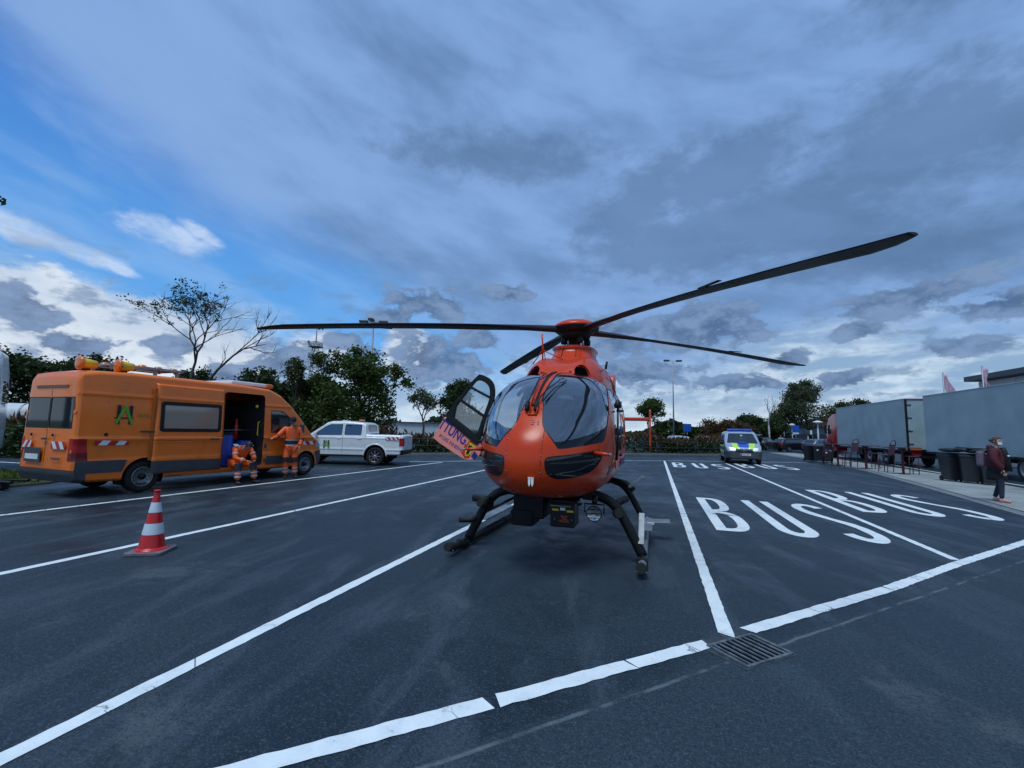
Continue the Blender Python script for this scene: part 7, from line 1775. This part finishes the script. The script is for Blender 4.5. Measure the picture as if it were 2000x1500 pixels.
def head(parent, c, fwd, up=(0, 0, 1), hair=M_HAIR, cap=None, bun=False, mask=False):
    f = Vector(fwd).normalized(); u = Vector(up); u = (u-f*u.dot(f)).normalized(); r = f.cross(u); c = Vector(c)
    M = Matrix((r, f, u)).transposed()
    P = lambda x, y, z: c+M @ Vector((x, y, z))
    mb = MB(); n, m = 14, 20; V = []
    for i in range(n+1):
        a = math.pi*i/n; z = -math.cos(a)
        for k in range(m):
            b = 2*math.pi*k/m; x, y = math.sin(a)*math.cos(b), math.sin(a)*math.sin(b)
            jaw = 1-.28*max(0, -z)**1.5*(1 if y > 0 else .8); V.append(P(x*.078*jaw, y*.098*(1-.10*max(0, -z) if y > 0 else 1-.35*max(0, -z)), z*.118))
    mb.add(V, [(i*m+k, i*m+(k+1) % m, (i+1)*m+(k+1) % m, (i+1)*m+k) for i in range(n) for k in range(m)], True)
    hd = mb.build('head', M_SKIN, parent)
    nz = MB(); nz.tube([P(0, .092, .02), P(0, .112, -.018), P(0, .095, -.03)], [.008, .013, .010], 8); nz.build('nose', M_SKIN, hd)
    for s in (-1, 1):
        MB().ball(P(s*.030, .087, .014), .011, 6).build('eye', M_HAIRD, hd); e = MB(); e.ball(P(s*.079, -.005, -.005), .022, 6, (.5, 1, 1)); e.build('ear', M_SKIN, hd)
    MB().tube([P(-.024, .086, -.058), P(0, .094, -.058), P(.024, .086, -.058)], .005, 6).build('mouth', pbr('lips', (.30, .08, .07), .5) if 'lips' not in MATS else MATS['lips'], hd)
    hr = MB(); V = []; n2 = 9
    for i in range(n2+1):
        a = math.pi*.62*i/n2; z = math.cos(a)
        for k in range(m):
            b = 2*math.pi*k/m; x, y = math.sin(a)*math.cos(b), math.sin(a)*math.sin(b)
            zz = z*.126 if not (y > .45 and z < .62) else max(z, .62)*.126
            V.append(P(x*.086, y*.106-.006, zz+.004))
    hr.add(V, [(i*m+k, (i+1)*m+k, (i+1)*m+(k+1) % m, i*m+(k+1) % m) for i in range(n2) for k in range(m)], True)
    if bun: hr.ball(P(0, -.125, .03), .042, 8)
    hr.build('hair', hair, hd)
    if cap:
        cp = MB(); V = []
        for i in range(7):
            a = math.pi*.5*i/6
            for k in range(m):
                b = 2*math.pi*k/m; V.append(P(math.sin(a)*math.cos(b)*.094, math.sin(a)*math.sin(b)*.114-.004, math.cos(a)*.105+.032))
        cp.add(V, [(i*m+k, (i+1)*m+k, (i+1)*m+(k+1) % m, i*m+(k+1) % m) for i in range(6) for k in range(m)], True)
        cp.prism([(0, 0)], 0, 0) if False else None
        cp.add([P(-.07, .08, .04), P(.07, .08, .04), P(.055, .165, .025), P(-.055, .165, .025), P(-.07, .08, .03), P(.07, .08, .03), P(.055, .165, .017), P(-.055, .165, .017)], [(0, 1, 2, 3), (7, 6, 5, 4), (0, 4, 5, 1), (1, 5, 6, 2), (2, 6, 7, 3), (3, 7, 4, 0)])
        cp.build('cap', cap, hd)
    if mask:
        mk = MB(); V = []
        for i in range(5):
            for k in range(7):
                b = -1.1+2.2*k/6; z = -.085+.018*i; V.append(P(math.sin(b)*.072, math.cos(b)*.092+.012, z))
        mk.add(V, [(i*7+k, i*7+k+1, (i+1)*7+k+1, (i+1)*7+k) for i in range(4) for k in range(6)], True); mk.build('face_mask', M_MASK, hd)
    return hd
def bodymesh(root, J, k=1.0):
    """one continuous surface: torso, neck, arms, legs"""
    N = ['pelvis', 'waist', 'chest', 'neck', 'skull', 'lsh', 'lel', 'lwr', 'rsh', 'rel', 'rwr', 'lhip', 'lkn', 'lan', 'rhip', 'rkn', 'ran']
    V = [J[n] for n in N]; ix = {n: i for i, n in enumerate(N)}
    Ed = [('pelvis', 'waist'), ('waist', 'chest'), ('chest', 'neck'), ('neck', 'skull'), ('chest', 'lsh'), ('lsh', 'lel'), ('lel', 'lwr'), ('chest', 'rsh'), ('rsh', 'rel'), ('rel', 'rwr'), ('pelvis', 'lhip'), ('lhip', 'lkn'), ('lkn', 'lan'), ('pelvis', 'rhip'), ('rhip', 'rkn'), ('rkn', 'ran')]
    Rr = [(.13, .10), (.12, .09), (.14, .10), .052, .05, .06, .042, .028, .06, .042, .028, .085, .058, .038, .085, .058, .038]
    return skinmesh('body', V, [(ix[a], ix[b]) for a, b in Ed], [tuple(c*k for c in r) if isinstance(r, tuple) else r*k for r in Rr], M_SKIN, root, 2)
def garment(root, name, mat, J, chain, radii, sub=2):
    N = list(dict.fromkeys([a for e in chain for a in e])); ix = {n: i for i, n in enumerate(N)}
    return skinmesh(name, [J[n] for n in N], [(ix[a], ix[b]) for a, b in chain], [radii[n] for n in N], mat, root, sub)
JC = [('pelvis2', 'waist'), ('waist', 'chest'), ('chest', 'collar'), ('chest', 'lsh'), ('lsh', 'lel'), ('lel', 'lwr'), ('chest', 'rsh'), ('rsh', 'rel'), ('rel', 'rwr')]
TC = [('pelvis', 'lhip'), ('lhip', 'lkn'), ('lkn', 'lan'), ('pelvis', 'rhip'), ('rhip', 'rkn'), ('rkn', 'ran')]
def ring_band(parent, name, mat, a, b, t0, t1, r, flat=1.0):
    a = Vector(a); b = Vector(b); p, q = a.lerp(b, t0), a.lerp(b, t1)
    return MB().tube([p, q], r, 16, caps=False).build(name, mat, parent)
def shoe(parent, an, d, mat):
    an = Vector(an); d = Vector(d).normalized(); h = Vector((an.x, an.y, 0))
    limb(parent, 'shoe', mat, [h-d*.05+Vector((0, 0, .05)), h+d*.08+Vector((0, 0, .045)), h+d*.18+Vector((0, 0, .032))], [.048, .046, .034], 2)
def mk_joints(b):
    J = {k: Vector(v) for k, v in b.items()}
    J.setdefault('pelvis2', J['pelvis']); J.setdefault('collar', J['chest'].lerp(J['neck'], .62))
    return J
JR = dict(pelvis2=(.17, .135), waist=(.165, .125), chest=(.185, .135), collar=.085, lsh=.090, lel=.068, lwr=.050, rsh=.090, rel=.068, rwr=.050)
TR = dict(pelvis=(.155, .125), lhip=.115, lkn=.085, lan=.072, rhip=.115, rkn=.085, ran=.072)
# standing worker leaning by the van door (local +y = where he faces)
def standing_worker():
    t = thing('person', 'man in orange hi-vis workwear and dark cap standing at the van front door', 'person', (-10.62, 11.02, 0), math.radians(232))
    J = mk_joints(dict(pelvis=(0, 0, .98), waist=(0, .01, 1.14), chest=(0, .02, 1.38), neck=(0, .05, 1.58), skull=(0, .07, 1.66), lsh=(-.20, .0, 1.48), lel=(-.29, .02, 1.20), lwr=(-.22, .14, .98), rsh=(.20, .02, 1.48), rel=(.40, .14, 1.26), rwr=(.52, .34, 1.22), lhip=(-.10, 0, .92), lkn=(-.13, .05, .50), lan=(-.16, .0, .10), rhip=(.10, 0, .92), rkn=(.14, .10, .50), ran=(.10, .04, .10)))
    bodymesh(t, J)
    jk = garment(t, 'jacket', M_HIVIS, J, JC, JR); tr = garment(t, 'trousers', M_HIVIS, J, TC, TR)
    ring_band(jk, 'navy_band', M_NAVY, (0, 0, 1.02), (0, .005, 1.14), 0, 1, .188); ring_band(jk, 'reflective_band', M_REFG, (0, 0, 1.14), (0, .005, 1.185), 0, 1, .186); ring_band(jk, 'reflective_band', M_REFG, (0, 0, .975), (0, 0, 1.02), 0, 1, .189)
    for s, K in (('l', -1), ('r', 1)):
        ring_band(tr, 'knee_patch', M_BLKC, J[s+'kn'], J[s+'hip'], -.05, .28, .098); ring_band(tr, 'reflective_band', M_REFG, J[s+'an'], J[s+'kn'], .25, .38, .084); ring_band(tr, 'reflective_band', M_REFG, J[s+'an'], J[s+'kn'], .50, .60, .086)
        ring_band(jk, 'sleeve_band', M_NAVY, J[s+'el'], J[s+'wr'], .02, .25, .070)
        shoe(t, J[s+'an'], (K*.2, 1, 0), M_BOOT)
    MB().box((.17, -.02, .88), (.06, .12, .2)).build('tool_pocket', M_NAVY, tr, bevel=.02)
    hand(t, J['rwr'], (.5, .8, -.1), (0, 0, 1), 1); hand(t, J['lwr'], (.2, .4, -.9), (1, 0, 0), -1)
    head(t, (0, .10, 1.735), (.05, .86, -.5), cap=M_BLKC, hair=M_HAIRD)
    return t
standing_worker()
def seated_worker():
    t = thing('person', 'man in orange hi-vis workwear sitting hunched on the van door sill', 'person', (-11.02, 9.52, 0), math.radians(-97))
    J = mk_joints(dict(pelvis=(0, .02, .54), waist=(0, .08, .68), chest=(0, .24, .87), neck=(.02, .38, 1.0), skull=(.02, .44, 1.04), lsh=(-.20, .24, .94), lel=(-.27, .36, .68), lwr=(-.10, .56, .62), rsh=(.20, .24, .94), rel=(.27, .36, .68), rwr=(.10, .56, .62), lhip=(-.11, .06, .52), lkn=(-.20, .44, .50), lan=(-.22, .50, .10), rhip=(.11, .06, .52), rkn=(.22, .44, .50), ran=(.24, .48, .10)))
    bodymesh(t, J)
    jk = garment(t, 'jacket', M_HIVIS, J, JC, JR); tr = garment(t, 'trousers', M_HIVIS, J, TC, TR)
    for s, K in (('l', -1), ('r', 1)):
        ring_band(tr, 'knee_patch', M_NAVY, J[s+'kn'], J[s+'an'], -.12, .36, .094); ring_band(tr, 'reflective_band', M_REFG, J[s+'an'], J[s+'kn'], .18, .30, .082); ring_band(tr, 'reflective_band', M_REFG, J[s+'an'], J[s+'kn'], .42, .52, .083)
        ring_band(jk, 'sleeve_band', M_REFG, J[s+'sh'], J[s+'el'], .5, .62, .082); ring_band(jk, 'sleeve_band', M_REFG, J[s+'el'], J[s+'wr'], .55, .7, .064)
        MB().box(J[s+'sh']+Vector((0, .02, .085)), (.13, .12, .02), Matrix.Rotation(-.5, 3, 'X')).build('shoulder_yoke', M_REFG, jk, bevel=.008)
        shoe(t, J[s+'an'], (K*.25, 1, 0), M_BOOT)
    hand(t, J['rwr'], (-.5, .7, -.05), (0, 0, 1), 1); hand(t, J['lwr'], (.5, .7, -.05), (0, 0, 1), -1)
    head(t, (.02, .50, 1.02), (0, .50, -.86), up=(0, .86, .5), hair=M_HAIRD)
    ph = thing('mobile_phone', 'dark phone held low by the man sitting on the van sill', 'phone', (-11.02+.66, 9.52-.08, .64), math.radians(-97)); MB().box((0, 0, 0), (.07, .14, .01), Matrix.Rotation(.5, 3, 'X')).build('case', M_BLACK, ph, bevel=.004)
    return t
seated_worker()
def woman():
    t = thing('person', 'woman in maroon jacket with a lowered white mask and pink shoes on the pavement', 'person', (8.60, 15.33, .035), math.radians(-128))
    J = mk_joints(dict(pelvis=(0, 0, .90), waist=(0, .01, 1.04), chest=(0, .01, 1.25), neck=(0, .03, 1.42), skull=(0, .04, 1.50), lsh=(-.17, 0, 1.33), lel=(-.25, -.03, 1.06), lwr=(-.24, .06, .80), rsh=(.17, 0, 1.33), rel=(.27, .02, 1.06), rwr=(.24, .16, .84), lhip=(-.09, 0, .85), lkn=(-.11, .03, .48), lan=(-.13, -.09, .09), rhip=(.09, 0, .85), rkn=(.12, .09, .48), ran=(.16, .08, .09), pelvis2=(0, 0, .76)))
    bodymesh(t, J, .93)
    garment(t, 'jeans', M_NAVY, J, TC, dict(pelvis=(.14, .11), lhip=.105, lkn=.068, lan=.050, rhip=.105, rkn=.068, ran=.050))
    jk = garment(t, 'jacket', M_MAROC, J, JC, dict(pelvis2=(.235, .20), waist=(.215, .19), chest=(.20, .17), collar=.115, lsh=.105, lel=.088, lwr=.066, rsh=.105, rel=.088, rwr=.066))
    limb(jk, 'hood', M_MAROC, [(-.09, -.06, 1.40), (0, -.11, 1.43), (.09, -.06, 1.40)], [.06, .08, .06])
    MB().lathe([(.19, .82), (.20, .62), (.19, .56), (.10, .58)], (0, 0, 0), n=24).build('skirt_hem', M_BLKC, t)
    MB().tube([(-.02, .15, 1.42), (-.03, .19, 1.2), (-.02, .22, .80)], [.05, .07, .08], 8).build('scarf', M_BLKC, jk)
    MB().ball((.05, .25, 1.20), .026, 6).build('badge', M_MASK, jk)
    bp = MB().box((0, -.27, 1.10), (.28, .16, .42)).build('backpack', M_BAG, t, bevel=.06)
    for s in (-1, 1): MB().tube([(s*.10, -.16, 1.30), (s*.11, 0, 1.43), (s*.12, .14, 1.30), (s*.14, .10, 1.02)], .018, 6).build('strap', M_BLKC, bp)
    for s, K in (('l', -1), ('r', 1)): shoe(t, J[s+'an'], (K*.25, 1, 0), M_PINKS)
    hand(t, J['lwr'], (0, .15, -1), (1, 0, 0), 1); hand(t, J['rwr'], (0, .3, -1), (-1, 0, 0), -1)
    head(t, (0, .055, 1.575), (.35, .93, .02), hair=M_HAIR, bun=True, mask=True)
woman()
def bystander(label, loc, rz, top, legs, hair, k=1.0):
    t = thing('person', label, 'person', loc, rz)
    J = mk_joints(dict(pelvis=(0, 0, .95), waist=(0, .01, 1.10), chest=(0, .01, 1.33), neck=(0, .02, 1.52), skull=(0, .03, 1.6), lsh=(-.19, 0, 1.42), lel=(-.26, .02, 1.15), lwr=(-.22, .22, 1.02), rsh=(.19, 0, 1.42), rel=(.26, .02, 1.15), rwr=(.22, .22, 1.02), lhip=(-.1, 0, .9), lkn=(-.12, .03, .5), lan=(-.14, -.02, .1), rhip=(.1, 0, .9), rkn=(.12, .03, .5), ran=(.14, 0, .1)))
    bodymesh(t, J); garment(t, 'shirt', top, J, JC, JR); garment(t, 'trousers', legs, J, TC, TR)
    for s, K in (('l', -1), ('r', 1)): shoe(t, J[s+'an'], (K*.2, 1, 0), M_BOOT); hand(t, J[s+'wr'], (0, .8, -.4), (0, 0, 1), K)
    head(t, (0, .05, 1.68), (0, 1, -.1), hair=hair)
bystander('man in a white shirt and blue jeans standing between the two dark cars', (13.45, 57.3, 0), math.radians(150), M_MASK, M_NAVY, M_HAIRD)
bystander('person with pale hair in a light blue top cut off by the right edge', (11.95, 18.95, .035), math.radians(100), M_LBLUE, M_NAVY, M_MASK)
for o in [o for o in COL.objects if o.type == 'MESH' and any(m.type == 'SKIN' for m in o.modifiers)]: pass
def bake_all():
    L = [o for o in COL.objects if o.type == 'MESH' and any(m.type == 'SKIN' for m in o.modifiers)]
    dg = bpy.context.evaluated_depsgraph_get(); dg.update()
    new = [(o, bpy.data.meshes.new_from_object(o.evaluated_get(dg)), o.data.materials[0]) for o in L]
    for o, me, m in new:
        o.modifiers.clear(); o.data = me
        me.materials.clear(); me.materials.append(m); me.polygons.foreach_set('use_smooth', [True]*len(me.polygons))
bake_all()
